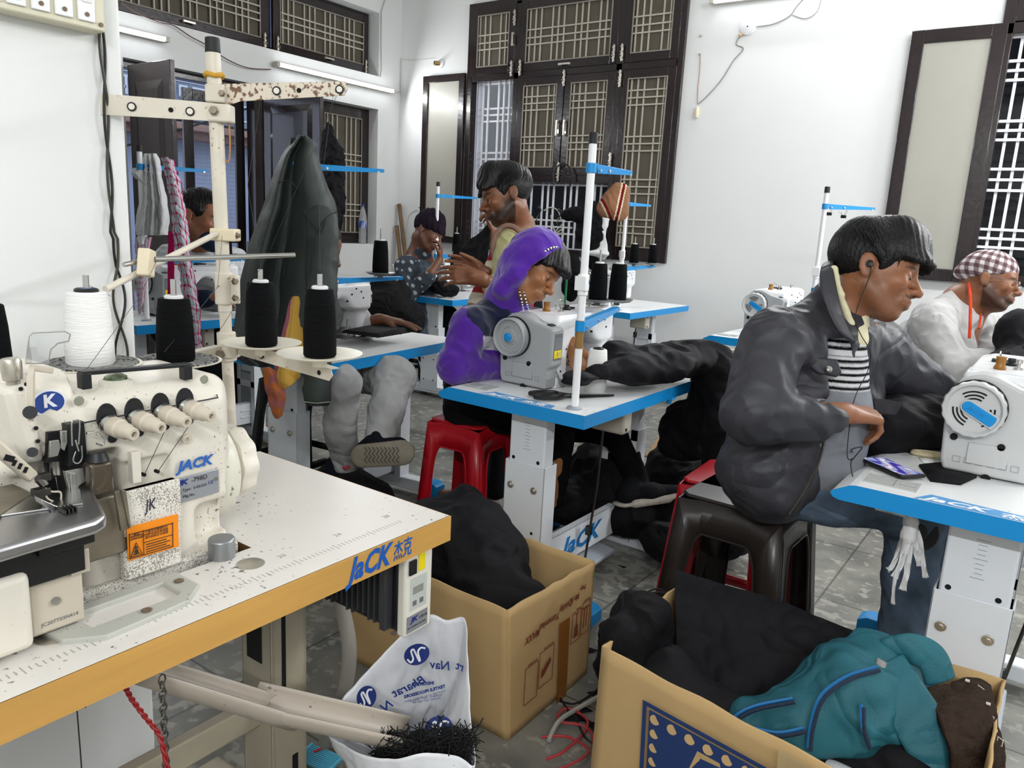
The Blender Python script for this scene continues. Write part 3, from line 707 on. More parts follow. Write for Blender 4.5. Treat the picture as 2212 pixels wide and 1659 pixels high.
# ------------------------------------------------------------------ sewing machine heads
M_grey = mat('machine_grey_plastic', '#a3a6a8', .4, var=.06, vs=10)
M_grey2 = mat('machine_light_grey', '#c2c3c3', .38)
M_mw = mat('machine_white', '#eeeff1', .3, var=.03, vs=9)
M_rub = mat('black_rubber', '#17171a', .6)
M_yel = mat('yellow_sticker', '#f3dc10', .5)
M_lab = mat('grey_sticker', '#6d6f73', .5)
M_brass = mat('amber_knob', '#a06b25', .3, trans=.2)
def lockstitch(label, wheel='rings', light=False, group='sewing machines'):
    t = thing('sewing_machine', label, 'sewing machine', (0, 0, 0), group=group)
    G = M_grey2 if light else M_grey
    # end cover (profile in x,z extruded along y)
    pr = [(-.05, .004), (-.058, .03), (-.065, .16), (-.062, .205), (-.045, .24), (-.02, .26), (.01, .267), (.04, .262), (.09, .24), (.15, .228), (.165, .222), (.168, .21), (.166, .09), (.15, .075), (.148, .004)]
    Mx = Matrix(((1, 0, 0, 0), (0, 0, 1, 0), (0, 1, 0, 0), (0, 0, 0, 1)))
    m = MB(); m.prism(pr, 0, .075, Mx); c = m.build('end_cover', G, t, bev=.008, seg=3)
    m = MB(); m.box((.045, -.001, .06), (.09, .006, .055)); m.build('cover_recess', G, c, bev=.002)
    m = MB(); m.cyl((.05, -.003, .0), (.05, .02, .0), .011, n=16); m.cyl((-.035, -.004, .095), (-.035, .004, .095), .009, n=12); m.cyl((.072, -.004, .088), (.072, .004, .088), .009, n=12); m.build('cover_hole', M_hole, c)
    m = MB()
    for i in range(6): m.frame((-.03+i*.026, .03), (-.012+i*.026, .046), .0014, .002, Matrix.Translation((0, -.0005, 0)))
    m.build('embossed_icons', M_grey if light else mat('dark_emboss', '#8b8e90', .5), c, smooth=False)
    m = MB(); m.bb((.167, .012, .11), (.1685, .062, .205)); lb = m.build('rating_label', M_lab, c, smooth=False)
    m = MB(); m.bb((.1685, .014, .117), (.169, .06, .145)); m.build('warning_sticker', M_yel, c, smooth=False)
    text('print', '⚠', .022, M_ktext, c, basis((.1693, .018, .122), (0, 1, 0), (0, 0, 1)), ext=.0001)
    m = MB()
    for i in range(5): m.bb((.1687, .036, .122+i*.004), (.1692, .057, .1235+i*.004))
    for i in range(7): m.bb((.1686, .016, .152+i*.006), (.169, .058, .1535+i*.006))
    m.build('fine_print', mat('mid_grey_print', '#9a9c9f', .5), c, smooth=False)
    m = MB(); m.box((.135, .035, .229), (.018, .03, .012), RY(14)); m.build('switch_slot', M_rub, c, smooth=False)
    # hand wheel
    w = Matrix.Translation((0, -.002, .178)) @ RX(90)
    m = MB(); m.lathe([(.074, -.004), (.074, .004)], w, 40); m.build('wheel_gap', M_rub, t)
    m = MB()
    if wheel == 'rings':
        m.lathe([(.03, 0), (.066, 0), (.0705, .006), (.070, .032), (.066, .036), (.062, .033), (.058, .022), (.052, .024), (.050, .021), (.044, .021), (.042, .024), (.038, .024), (.036, .020), (.030, .020), (.028, .024), (.022, .026), (.020, .034), (0, .036)], w, 48)
        wh = m.build('hand_wheel', G, t, ang=25)
        m = MB(); m.lathe([(.016, .034), (.016, .039), (.013, .041), (0, .041)], w, 24); m.build('wheel_cap', M_blue, wh)
    else:
        n = 64; vs = []; fs = []
        prof = [(.06, 0), (.071, .003), (.072, .028), (.069, .034), (.064, .035), (.060, .030), (.058, .026), (0.0, .026)]
        for j, (r, z) in enumerate(prof):
            for i in range(n):
                rr = r*(1+(.018*math.cos(i*2*PI/n*18) if r > .066 else 0)); vs.append((rr*math.cos(2*PI*i/n), rr*math.sin(2*PI*i/n), z))
        for j in range(len(prof)-1):
            for i in range(n): fs.append((j*n+i, j*n+(i+1) % n, (j+1)*n+(i+1) % n, (j+1)*n+i))
        m.add(vs, fs, w); wh = m.build('hand_wheel', G if light else M_grey2, t, ang=30)
        m = MB()
        for a0 in (0, 120, 240):
            for r in (.028, .037, .046):
                m.tube([w @ Vector((r*math.cos(math.radians(a)), r*math.sin(math.radians(a)), .0262)) for a in range(a0+60, a0+131, 7)], .0022, 5)
        m.build('vent_slots', M_hole, wh)
        m = MB(); q = w @ Matrix.Translation((0, 0, .027)) @ RZ(-28)
        pts = [(.055*math.cos(a)*1, .014*math.sin(a)) for a in ()]
        out = [(0-.014+.014*math.cos(a), .014*math.sin(a)) for a in [PI/2+PI*i/8 for i in range(9)]]+[(.053, -.014), (.056, -.005), (.056, .005), (.053, .014)]
        m.prism(out, 0, .007, q); wc = m.build('wheel_badge', M_blue, wh, bev=.0015)
        m = MB(); m.prism([(x*1.12, y*1.3) for x, y in out], -.001, .004, q); m.build('badge_rim', G, wh, bev=.001)
        text('logo', 'JaCK', .0145, mat('dark_blue_emboss', '#0f72b4', .4), wc, q @ Matrix.Translation((-.015, -.005, .0072)), ext=.0003, shear=.3, sx=1.5)
    # arm body
    body = SDF()
    body.b((.055, .115, .125), (.084, .045, .115), .012)          # column
    body.b((.055, .27, .205), (.082, .19, .046), .012, k=.02)       # arm
    body.b((.06, .405, .155), (.055, .038, .095), .018, k=.03)       # head
    body.e((.06, .405, .09), (.05, .036, .03), k=.03)
    body.c((-.05, .27, .155), (.15, .27, .155), .045, k=.03, neg=1)
    body.b((.05, .27, .06), (.3, .1, .05), .03, k=.02, neg=1)
    body.e((.14, .26, .12), (.03, .09, .045), k=.03, neg=1)
    body.build('arm', M_mw, t, res=.0055, world=False, smooth=2)
    m = MB(); m.bb((-.03, .06, .0), (.15, .49, .004)); m.build('bed_plate', M_mw, t, bev=.002)
    m = MB(); m.bb((.0, .33, .004), (.12, .47, .0055)); m.build('slide_plate', M_steel, t, bev=.001)
    # top plate with blue stripe
    m = MB(); m.add([(-.03, .078, .264), (.12, .078, .264), (.13, .15, .264), (.13, .44, .264), (-.03, .44, .264), (-.03, .078, .258), (.128, .07, .252), (.145, .15, .252), (.142, .44, .252), (-.03, .44, .258)],
        [(0, 1, 2, 3, 4), (1, 0, 5, 6), (2, 1, 6, 7), (3, 2, 7, 8), (4, 3, 8, 9)]); m.mi = [0, 1, 1, 1, 0]
    m.build('top_panel', [M_mw, M_blue2], t, smooth=False)
    m = MB()
    for y, z in ((.07, .225), (.16, .24), (.20, .24), (.33, .22), (.30, .19), (.395, .23), (.41, .2), (.15, .09), (.36, .245), (.09, .06), (.12, .14)): m.cyl((.145, y, z), (.1528, y, z), .004, n=8)
    m.each('body_screw', M_hole, t)
    text('logo', 'JaCK', .04, M_text, t, basis((.1528, .080, .18), (0, 1, 0), (0, 0, 1)), ext=.0004, shear=.3, bold=.0012, sx=1.3)
    m = MB(); m.lathe([(.014, 0), (.016, .004), (.011, .014), (.012, .03), (.0135, .034), (.010, .034), (0, .03)], Matrix.Translation((.03, .16, .264)), 20); m.build('filler_cap', M_brass, t)
    for (x, y) in ((.07, .2), (.09, .37)):
        m = MB(); m.lathe([(.012, 0), (.012, .004), (.004, .005), (.004, .016), (.008, .017), (.009, .026), (0, .028)], Matrix.Translation((x, y, .264)), 16); m.build('thread_guide_post', M_steel, t)
    m = MB(); m.lathe([(.016, 0), (.016, .006), (.01, .01), (.01, .02), (0, .021)], Matrix.Translation((.05, .27, .264)), 16); m.bb((.0, .3, .264), (.05, .33, .272)); m.build('bobbin_winder', M_rub, t)
    m = MB(); m.tube(smoothpath([(.02, .24, .264), (.02, .24, .29), (.02, .27, .30), (.02, .3, .285), (.02, .31, .266)]), .0016, 6); m.build('wire_guide', M_steel, t)
    # lever, needle and presser foot
    m = MB(); m.tube([(.115, .445, .235), (.13, .465, .225), (.135, .48, .19), (.135, .482, .17)], [.008, .009, .008, .006], 8); m.build('thread_lever', M_grey2, t)
    m = MB(); m.cyl((.06, .405, .0), (.06, .405, .08), .0035, n=8); m.cyl((.06, .405, .03), (.06, .405, .09), .006, n=10); m.cyl((.075, .405, .02), (.075, .405, .09), .005, n=10); m.bb((.055, .39, .006), (.08, .44, .012)); m.bb((.066, .4, .012), (.08, .412, .04)); m.build('needle_bar', M_steel, t)
    m = MB(); m.tube([(.14, .05, .09), (.15, .09, .02), (.155, .11, .002)], .007, 8); m.tube([(.14, .05, .06), (.16, .11, .01), (.17, .15, .002)], .005, 8); m.build('power_lead', mat('grey_cable', '#8c8c88', .5), t)
    return t
TZ = .79
mA = lockstitch('sewing machine with a ringed hand wheel in front of the boy in the purple hood', 'rings')
mA.matrix_world = T(-1.61, 2.262, TZ+.001)
mV = lockstitch('light grey sewing machine with a blue logo badge, at the right edge beside the phone', 'vent', True)
mV.matrix_world = T(-.15, 2.262, TZ+.001)
mG0 = lockstitch('sewing machine', 'vent')
def mplace(x, y, rz, label): return dup(mG0, T(x, y, TZ+.001, rz), label)
mplace(-4.19, 4.62, math.radians(3), 'sewing machine with a vented end cover before the man in the dark beanie')
mplace(-2.98, 5.14, 0, 'sewing machine on the back table below the big window, half hidden by the pole')
mplace(-1.52, 4.62, 0, 'sewing machine behind the shoulder of the man in the dark jacket')
mplace(-.13, 4.55, 0, 'sewing machine cut by the right photo edge, beside the man in the white shirt')
mplace(-4.00, 2.20, 0, 'sewing machine at the far left, behind the chequered towel')
relabel(mG0, 'sewing machine whose white head and needle stick out right of the hanging jacket'); mG0.matrix_world = T(-2.80, 2.12, TZ+.001, math.radians(6.5))
# ------------------------------------------------------------------ thread stands
M_pole = mat('white_pole', '#f0f1f3', .3)
M_tape = mat('brown_packing_tape', '#8d6d3f', .35)
M_plate = mat('grey_spool_plate', '#6a6c6c', .3)
M_conek = mat('black_thread', '#08090b', .8, bump=.35, bs=40, var=.3, vs=14, aniso=(1, 1, 9), spec=.12)
M_conew = mat('white_thread', '#eeeeec', .7, bump=.3, bs=40, var=.04, vs=14, aniso=(1, 1, 9))
M_pin = mat('spool_pin', '#c8c8c4', .25, 1)
def cone(M, label, white=False, r=.035, h=.145, group=None, holder='spool'):
    t = thing('thread_cone', label, 'thread cone', (0, 0, 0), group=group)
    m = MB(); m.lathe([(r*.55, 0), (r*.92, 0), (r*1.0, .004), (r*1.0, h*.3), (r*.93, h*.7), (r*.82, h*.985), (r*.76, h), (r*.3, h)], None, 32); m.build('thread', M_conew if white else M_conek, t)
    m = MB(); m.lathe([(r*.5, h*.9), (r*.5, h+.004), (r*.42, h+.006), (r*.25, h+.006), (r*.24, h*.9)], None, 20, cap=False); m.build('core', mat('white_core', '#dfe0e0', .5) if not white else M_black, t)
    t.matrix_world = M
    return t
def stand(label, base, dtop, dlow, cones, H=.86, ltop=.27, tape=False, plates=True, conelab='black thread cone', zlow=.315, llow=.56):
    t = thing('thread_stand', label, 'thread stand', base)
    m = MB(); m.cyl((0, 0, .01), (0, 0, H-.02), .0125, n=16); m.build('pole', M_pole, t)
    m = MB(); m.lathe([(.0255, 0), (.0255, .006), (.018, .009), (.0125, .01)], None, 20); m.build('base_ring', M_legg, t)
    m = MB(); m.lathe([(.0145, H-.03), (.0145, H), (.012, H+.003), (0, H+.003)], None, 16); m.build('pole_cap', M_rub, t)
    m = MB(); m.lathe([(.0165, .37), (.0165, .385), (.0185, .387), (.0185, .405), (.0165, .407), (.0165, .42), (.018, .422), (.018, .434), (.0165, .436)], None, 20); m.bb((-.02, -.02, .385), (.02, 0, .43)); m.build('collar', M_pole, t, bev=.002)
    def arm(z, d, L, w, name):
        a = math.atan2(d[1], d[0]); m = MB(); m.X = Matrix.Translation((0, 0, z)) @ Matrix.Rotation(a, 4, 'Z')
        m.bb((.01, -.014, 0), (L, .014, .002)); m.add([(.01, -.014, 0), (L, -.014, 0), (L, -.014, -.012), (.02, -.014, -w), (.01, -.012, 0), (L, -.012, 0), (L, -.012, -.012), (.02, -.012, -w)], [(0, 3, 2, 1), (4, 5, 6, 7), (0, 1, 5, 4), (1, 2, 6, 5), (2, 3, 7, 6), (3, 0, 4, 7)])
        m.lathe([(.0165, -w), (.0165, .003)], Matrix.Identity(4), 18)
        o = m.build(name, M_blue, t, bev=.0006)
        b = MB(); b.X = m.X
        for q in (.35, .93): b.cyl((L*q, -.019, -.012), (L*q, -.013, -.012), .005, n=10)
        b.cyl((.03, -.02, -w*.6), (.03, .02, -w*.6), .004, n=8); b.each('arm_bolt', M_bolt, o)
        return o
    arm(.77, dtop, ltop, .026, 'guide_arm'); arm(zlow, dlow, llow, .03, 'spool_arm')
    if tape:
        m = MB(); m.lathe([(.0134, .2), (.0134, .29)], None, 16, cap=False); m.build('tape', M_tape, t)
    for i, (x, y) in enumerate(cones):
        if plates:
            m = MB(); m.lathe([(.012, 0), (.012, .008), (.05, .014), (.064, .022), (.062, .024), (.03, .014), (0, .014)], Matrix.Translation((x-base[0], y-base[1], zlow+.003)), 32); m.build('spool_plate', M_plate, t)
        m = MB(); m.cyl((x-base[0], y-base[1], zlow+.01), (x-base[0], y-base[1], zlow+.215), .004, n=10); m.build('spool_pin', M_pin, t)
        cone(T(x, y, base[2]+zlow+.018), conelab[i] if isinstance(conelab, list) else conelab, group=None)
    return t
def far(lst): return lst
stand('white thread stand with blue arms and a band of brown tape round its pole', (-1.245, 2.11, TZ), (-.05, 1), (-.30, 1), [(-1.478, 2.62), (-1.435, 2.70)], tape=True, zlow=.285,
      conelab=['left of two black thread cones behind the pole with brown tape', 'right of two black thread cones behind the pole with brown tape'])
stand('thread stand hidden by the dark green jacket, only its blue arm end showing', (-2.55, 2.03, TZ), (.55, 1), (.1, 1), [(-2.46, 2.42)], ltop=.36, conelab=['black thread cone right of the dark green jacket'])
stand('thread stand at the far left with a white bag and towel hung on it', (-3.78, 2.08, TZ), (.2, 1), (.1, 1), [(-3.72, 2.5)], ltop=.33, conelab=['black thread cone in front of the chin of the far left man'])
stand('slim thread stand in front of the man in the dark beanie', (-4.04, 4.57, TZ), (.15, 1), (.15, 1), [(-4.07, 4.85), (-3.93, 5.0)], ltop=.4, conelab=['left of two black thread cones before the open shutter', 'right of two black thread cones before the open shutter'])
stand('thread stand at the back with a brown knit cap on top', (-2.64, 5.0, TZ), (-.05, 1), (-.02, 1), [(-2.66, 5.22), (-2.62, 5.45)], ltop=.4, conelab=['left of two black thread cones before the big window', 'right of two black thread cones before the big window'])
sG = stand('thread stand with two binder clips on its blue arm, by the bare back wall', (-1.15, 4.46, TZ), (.5, .86), (.3, .9), [], ltop=.36, llow=.3)
cone(T(-1.337, 2.405, TZ), 'white thread cone standing on the table beside the scissors', True, .0385, .155)
cone(T(-2.47, 1.98, TZ), 'white thread cone on the table behind the hanging jacket', True, .034, .14)
# ------------------------------------------------------------------ overlock station in the foreground
M_lam2 = mat('worn_white_laminate', '#e4e0da', .32, speck='#6f665e', sd=.70, ss=90, bump=.02, var=.05, vs=5)
M_wood = mat('beech_edge_band', '#cf9f55', .4, var=.12, vs=30, aniso=(1, .12, 1.5), bump=.02)
M_ply = mat('raw_plywood', '#6b4a25', .8, var=.4, vs=60, aniso=(.2, .2, 3))
M_cr = mat('cream_enamel', '#e3ddd0', .38, var=.07, vs=7, speck='#6f675c', sd=.72, ss=200)
M_crl = mat('linty_enamel', '#e0dbd1', .7, speck='#8f8a83', sd=.56, ss=420, bump=.2, bs=200)
M_crs = mat('cream_stand_paint', '#d8d0c0', .38, var=.12, vs=10, speck='#8a7050', sd=.71, ss=110)
M_crs2 = mat('rust_spotted_cream_paint', '#d2c8b6', .45, speck='#6e4a33', sd=.52, ss=110)
M_bei = mat('beige_plastic', '#c9bfae', .4, var=.05)
M_alu = mat('brushed_aluminium', '#b5b5b8', .3, 1, var=.15, vs=6)
M_iron = mat('dark_cast_metal', '#26272a', .4, .3, var=.3, vs=9)
M_stainl = mat('stained_plate', '#8f8676', .4, .6, var=.4, vs=20)
M_rec = mat('recess_black', '#151517', .55, var=.4, vs=9)
OT = thing('overlock_table', 'white table with a beech edge carrying the cream overlock machine, front left', 'table', (-1.24, .5, 0))
x0, x1, y0, y1, z0, z1 = -1.55, -.933, -.45, 1.126, .737, .79
hx0, hx1, hy0, hy1 = -1.42, -1.09, .30, .77
m = MB()
for a, b in (((x0, y0, z0), (x1-.003, hy0, z1)), ((x0, hy1, z0), (x1-.003, y1-.003, z1)), ((x0, hy0, z0), (hx0, hy1, z1)), ((hx1, hy0, z0), (x1-.003, hy1, z1))): m.bb(a, b)
o = m.build('table_top', [M_lam2, M_ply], OT, world=True, smooth=False)
for p in o.data.polygons:
    if abs(p.normal.z) < .5: p.material_index = 1
m = MB(); m.bb((x1-.003, y0, z0), (x1, y1, z1-.001)); m.bb((x0, y1-.003, z0), (x1-.003, y1, z1-.001)); eb = m.build('edge_band', M_wood, OT, world=True, smooth=False)
m = MB(); m.bb((hx0-.02, hy0-.02, .70), (hx1+.02, hy1+.02, .715)); m.bb((hx1+.0, hy0, .71), (hx1+.02, hy1, .735)); m.build('oil_drip_pan', M_rec, OT, world=True, smooth=False)
text('logo', 'JaCK', .058, mat('logo_deep_blue', '#1758b0', .45), eb, basis((x1+.0008, .853, .7465), (0, 1, 0), (0, 0, 1)), ext=.0002, shear=.35, bold=.0018, sx=.82, world=True)
text('logo', '杰克', .040, MATS['logo_deep_blue'], eb, basis((x1+.0008, .962, .750), (0, 1, 0), (0, 0, 1)), ext=.0002, bold=.0004, shear=.1, sx=.62, world=True)
m = MB()
for i in range(140):
    y = -.15+i*.0085
    if y > 1.09: break
    L = .02 if i % 10 == 0 else .011
    m.bb((x1-.052-L/2, y, z1), (x1-.052+L/2, y+.0012, z1+.0004))
m.build('ruler_marks', mat('faint_grey_print', '#a9a6a0', .6), OT, world=True, smooth=False)
for i, s in enumerate(('20', '24', '28')):
    text('ruler_number', s, .016, MATS['faint_grey_print'], OT, basis((x1-.085, .775+i*.125, z1+.0004), (0, 1, 0), (-1, 0, 0)), ext=.0001, world=True)
for c in ((-1.04, .42), (-1.036, .73)):
    m = MB(); m.lathe([(.023, 0), (.023, .001), (.021, .0016), (0, .0018)], Matrix.Translation((c[0], c[1], z1)), 28); m.build('steel_cap', M_bolt, OT, world=True)
# insert tray
m = MB(); T3 = [(-1.085, .41), (-1.01, .418), (-.977, .462), (-.985, .585), (-1.02, .625), (-1.085, .625)]
I3 = [(-1.065, .452), (-1.015, .458), (-1.012, .462), (-1.012, .585), (-1.018, .592), (-1.065, .592)]
def ring(z): return [(x, y, z) for x, y in T3], [(x, y, z) for x, y in I3]
O, I_ = ring(z1+.008); vs = O+I_+[(x, y, z1) for x, y in T3]+[(x, y, z1-.03) for x, y in I3]; n = 6
fs = [(i, (i+1) % n, n+(i+1) % n, n+i) for i in range(n)]+[(2*n+i, 2*n+(i+1) % n, (i+1) % n, i) for i in range(n)]+[(n+i, n+(i+1) % n, 3*n+(i+1) % n, 3*n+i) for i in range(n)]+[tuple(range(3*n, 4*n))]
m.add(vs, fs); m.build('insert_tray', mat('light_grey_plastic', '#b9bab2', .45, speck='#5b5b57', sd=.74, ss=150), OT, world=True, bev=.002, smooth=False)
for c in ((-1.07, .425), (-1.0, .53), (-1.05, .61)):
    m = MB(); m.lathe([(.007, 0), (.0075, .002), (.003, .003), (0, .0015)], Matrix.Translation((c[0], c[1], z1+.008)), 16); m.build('tray_screw', M_stainl, OT, world=True)
# steel legs
M_legc = mat('beige_leg_paint', '#a9a08c', .45, var=.12, vs=8)
m = MB(); m.bb((-1.30, .89, .03), (-1.20, .90, .737)); m.bb((-1.30, .89, .03), (-1.295, .98, .737)); m.bb((-1.205, .89, .03), (-1.20, .98, .737)); m.bb((-1.30, .97, .03), (-1.20, .98, .737)); m.build('leg', M_legc, OT, world=True, bev=.002)
m = MB(); m.bb((-1.199, .915, .3), (-1.1985, .925, .6)); m.bb((-1.199, .94, .15), (-1.1985, .955, .22)); m.bb((-1.28, .8885, .45), (-1.23, .889, .65)); m.build('leg_slot', M_hole, OT, world=True, smooth=False)
m = MB(); m.bb((-1.52, .90, 0), (-.96, .97, .05)); m.build('foot_bar', M_legc, OT, world=True, bev=.01)
m = MB(); m.bb((-1.30, -.30, .03), (-1.20, -.2, .737)); m.build('leg', M_legc, OT, world=True, bev=.003)
m = MB(); m.bb((-1.52, -.29, 0), (-.96, -.21, .05)); m.build('foot_bar', M_legc, OT, world=True, bev=.01)
m = MB(); m.bb((-1.27, -.25, .3), (-1.24, .9, .36)); m.build('cross_beam', M_legc, OT, world=True, bev=.004)
# ------------------------------------------------------------------ machine
OM = thing('overlock_machine', 'large cream overlock machine with four thread tension knobs and an orange warning sticker, front left', 'sewing machine', (-1.22, .6, .79))
def Q(px, py, x): return pax(px, py, 0, x)
b = SDF()
b.b((-1.245, .63, .875), (.10, .105, .17), .02)
b.b((-1.25, .62, 1.01), (.080, .125, .055), .028, k=.03)
b.b((-1.215, .475, 1.055), (.06, .028, .062), .014, k=.012)
b.b((-1.28, .52, .88), (.07, .12, .1), .02, k=.02)
b.b((-1.10, .50, .93), (.06, .06, .07), .008, k=.01, neg=1)
b.b((-1.12, .60, .95), (.012, .04, .028), .003, k=.006, neg=1)
b.cut((-1.128, .6, 1.075), (.8, 0, .6))
b.b((-1.13, .72, .845), (.02, .018, .022), .012, k=.012, neg=1)
b.build('body', M_cr, OM, res=.0055, smooth=3)
m = MB(); m.bb((-1.40, .33, .72), (-1.105, .745, .765)); m.build('oil_pan', M_iron, OM, world=True, bev=.01)
m = MB(); m.bb((-1.14, .47, .762), (-1.112, .76, .80)); m.build('base_skirt', M_crl, OM, world=True, bev=.004)
m = MB(); m.tube([(-1.1165, .51, 1.058), (-1.1165, .73, 1.062), (-1.15, .7465, 1.065)], .0012, 6); m.build('cover_seam', M_iron, OM, world=True)
# front door, plates, sticker
m = MB(); m.bb((-1.118, .553, .80), (-1.100, .646, .945)); dr = m.build('front_door', M_crl, OM, world=True, bev=.004)
m = MB(); m.bb((-1.1165, .553, .873), (-1.099, .648, .945)); m.build('linty_panel', M_crl, dr, world=True, bev=.003)
m = MB(); m.add([tuple(Q(*p, -1.095)) for p in ((273, 1140), (384, 1110), (386, 1180), (277, 1212))], [(3, 2, 1, 0)]); st = m.build('warning_sticker', mat('orange_sticker', '#ef8a08', .5), OM, world=True, smooth=False, thick=.001)
ys = Q(277, 1212, -1.094); Bq = basis(Q(277, 1212, -1.0935), Q(386, 1180, -1.094)-ys, Q(273, 1140, -1.094)-ys)
m = MB(); m.X = Bq
w_, h_ = .073, .043
for a, c in (((0.002, .002), (w_, .0032)), ((.002, h_-.002), (w_, h_-.0008)), ((.002, .002), (.0032, h_)), ((w_-.0012, .002), (w_, h_)), ((.024, .002), (.025, h_)), ((.002, .032), (.024, .033)), ((.002, .037), (.024, .038)), ((.024, .022), (w_, .023))): m.bb((a[0], a[1], 0), (c[0], c[1], .0003))
m.tube([(.004, .005, .0003), (.022, .005, .0003), (.013, .026, .0003), (.004, .005, .0003)], .0007, 5); m.cyl((.013, .012, .0), (.013, .012, .0004), .0032, n=10); m.box((.013, .018, .0002), (.004, .004, .0004)); m.box((.013, .008, .0002), (.009, .002, .0004))
for i in range(4): m.bb((.028, .0055+i*.004, 0), (.068-(i % 2)*.006, .0068+i*.004, .0003))
m.build('sticker_print', M_ktext, st, world=True, smooth=False)
text('print', 'CAUTION', .0048, M_ktext, st, Bq @ Matrix.Translation((.0045, .0332, .0002)), ext=.0001, world=True)
text('print', '不要用手触摸针头\n切断电源后再调整\n请勿拆除安全装置', .0048, M_ktext, st, Bq @ Matrix.Translation((.0265, .0375, .0002)), ext=.0001, world=True)
text('print', '警告', .0048, M_ktext, st, Bq @ Matrix.Translation((.009, .0385, .0002)), ext=.0001, world=True)
text('handwriting', 'JK', .026, mat('blue_black_ink', '#23233a', .5), dr, basis((-1.0985, .588, .906), (0, 1, .06), (0, -.06, 1)), ext=.0002, shear=.25, sx=.7, world=True)
text('logo', 'JACK', .023, mat('logo_blue2', '#2b62b4', .4), OM, basis((-1.1185, .655, .950), (0, 1, 0), (0, 0, 1)), ext=.0004, shear=.25, bold=.0009, sx=1.15, world=True)
m = MB(); m.bb((-1.122, .650, .896), (-1.1185, .729, .938)); np_ = m.build('name_plate', mat('grey_name_plate', '#a7abb3', .35, .6), OM, world=True, bev=.001)
text('print', 'JK', .0115, mat('print_navy', '#1b2f80', .4), np_, basis((-1.118, .656, .926), (0, 1, 0), (0, 0, 1)), ext=.0002, shear=.2, bold=.0005, sx=1.4, world=True)
text('print', '-798D', .0115, M_ktext, np_, basis((-1.118, .678, .926), (0, 1, 0), (0, 0, 1)), ext=.0001, world=True)
text('print', 'Type:  5-03/333', .0068, M_ktext, np_, basis((-1.118, .662, .914), (0, 1, 0), (0, 0, 1)), ext=.0001, world=True)
text('print', 'CE', .008, MATS['print_navy'], np_, basis((-1.118, .708, .915), (0, 1, 0), (0, 0, 1)), ext=.0001, world=True)
text('print', 'Mfg.No.', .0068, M_ktext, np_, basis((-1.118, .662, .903), (0, 1, 0), (0, 0, 1)), ext=.0001, world=True)
for c in ((.656, .913), (.722, .922)):
    m = MB(); m.cyl((-1.119, c[0], c[1]), (-1.116, c[0], c[1]), .0035, n=12); m.build('rivet', M_steel, np_, world=True)
# round badge
m = MB(); Bb = basis((-1.1415, .479, 1.089), (0, 1, 0), (0, 0, 1))
oval = [(.0235*math.cos(a), .019*math.sin(a)) for a in [(-58+i*(296/28))*PI/180 for i in range(29)]]+[(-.0125, -.0165), (0, -.010), (.0125, -.0165)]
m.prism(oval, 0, .0015, Bb); bd = m.build('badge', mat('badge_white', '#e9ebef', .3), OM, world=True, bev=.0006)
m = MB(); m.prism([(x*.86, y*.86) for x, y in oval], .0015, .0022, Bb); m.build('badge_field', mat('badge_navy', '#28458e', .3), bd, world=True)
text('badge_letter', 'K', .025, MATS['badge_white'], bd, Bb @ Matrix.Translation((-.008, -.0055, .0023)), ext=.0002, bold=.001, sx=1.0, world=True)
for (y, z, r) in ((.516, 1.087, .007), (.716, 1.092, .007)):
    m = MB(); m.lathe([(r, 0), (r*.8, -.003), (0, -.006)], basis((-1.133, y, z), (0, 1, 0), (0, 0, 1)), 18); m.lathe([(r, 0), (r*1.05, .0008), (0, .001)], basis((-1.133, y, z), (0, 1, 0), (0, 0, 1)), 18); m.build('oil_plug', mat('grey_olive', '#8b8a7b', .6), OM, world=True)
m = MB(); m.lathe([(.008, 0), (.008, .003), (.0035, .004), (.003, .001), (0, .001)], basis((-1.119, .672, 1.002), (0, 1, 0), (0, 0, 1)), 18); m.build('cream_plug', M_bei, OM, world=True)
# tension knobs
for i in range(4):
    y = .548+i*.0415; z = 1.050+i*.0018; a = Vector((-1.125, y, z)); d = Vector((1, .13, -.10)).normalized()
    k = MB(); X = align(a, a+d); e = [(-.014*0, 0)]
    k.lathe([(.0185, 0), (.0185, .003), (0, .003)], basis((-1.1195, y-.001, z+.010), (0, 1, 0), (0, 0, 1)) @ Matrix.Diagonal((.8, 1.15, 1, 1)), 20); bk = k.build('tension_back_plate', M_iron, OM, world=True)
    k = MB(); k.lathe([(.0155, .008), (.0155, .012), (.013, .016), (.013, .017)], X, 24); k.build('tension_disc', M_steel, bk, world=True)
    k = MB(); k.lathe([(.0135, .015), (.0145, .02), (.0145, .034), (.0125, .037), (.012, .05), (.0095, .055), (.0095, .064), (.0085, .066), (.0045, .066), (.004, .058), (0, .058)], X, 24); k.build('tension_knob', M_bei, OM, world=True, ang=30)
    k = MB(); k.tube([(-1.12, y, z-.012), (-1.112, y+.002, z-.022), (-1.112, y+.008, z-.026)], .0012, 6); k.lathe([(.007, 0), (.006, .003), (0, .004)], basis((-1.119, y+.006, z-.024), (0, 1, 0), (0, 0, 1)), 14); k.build('thread_eyelet', M_iron, bk, world=True)
for i, yy in enumerate((.60, .622)):
    k = MB(); k.cyl((-1.126, yy, .958), (-1.118, yy, .958), .003, n=10); k.build('thread_hole', M_hole, OM, world=True)
    k = MB(); k.tube([(-1.110, .633+.0415*i, 1.028), (-1.119, yy, .958)], .0005, 4); k.build('thread', M_black, OM, world=True)
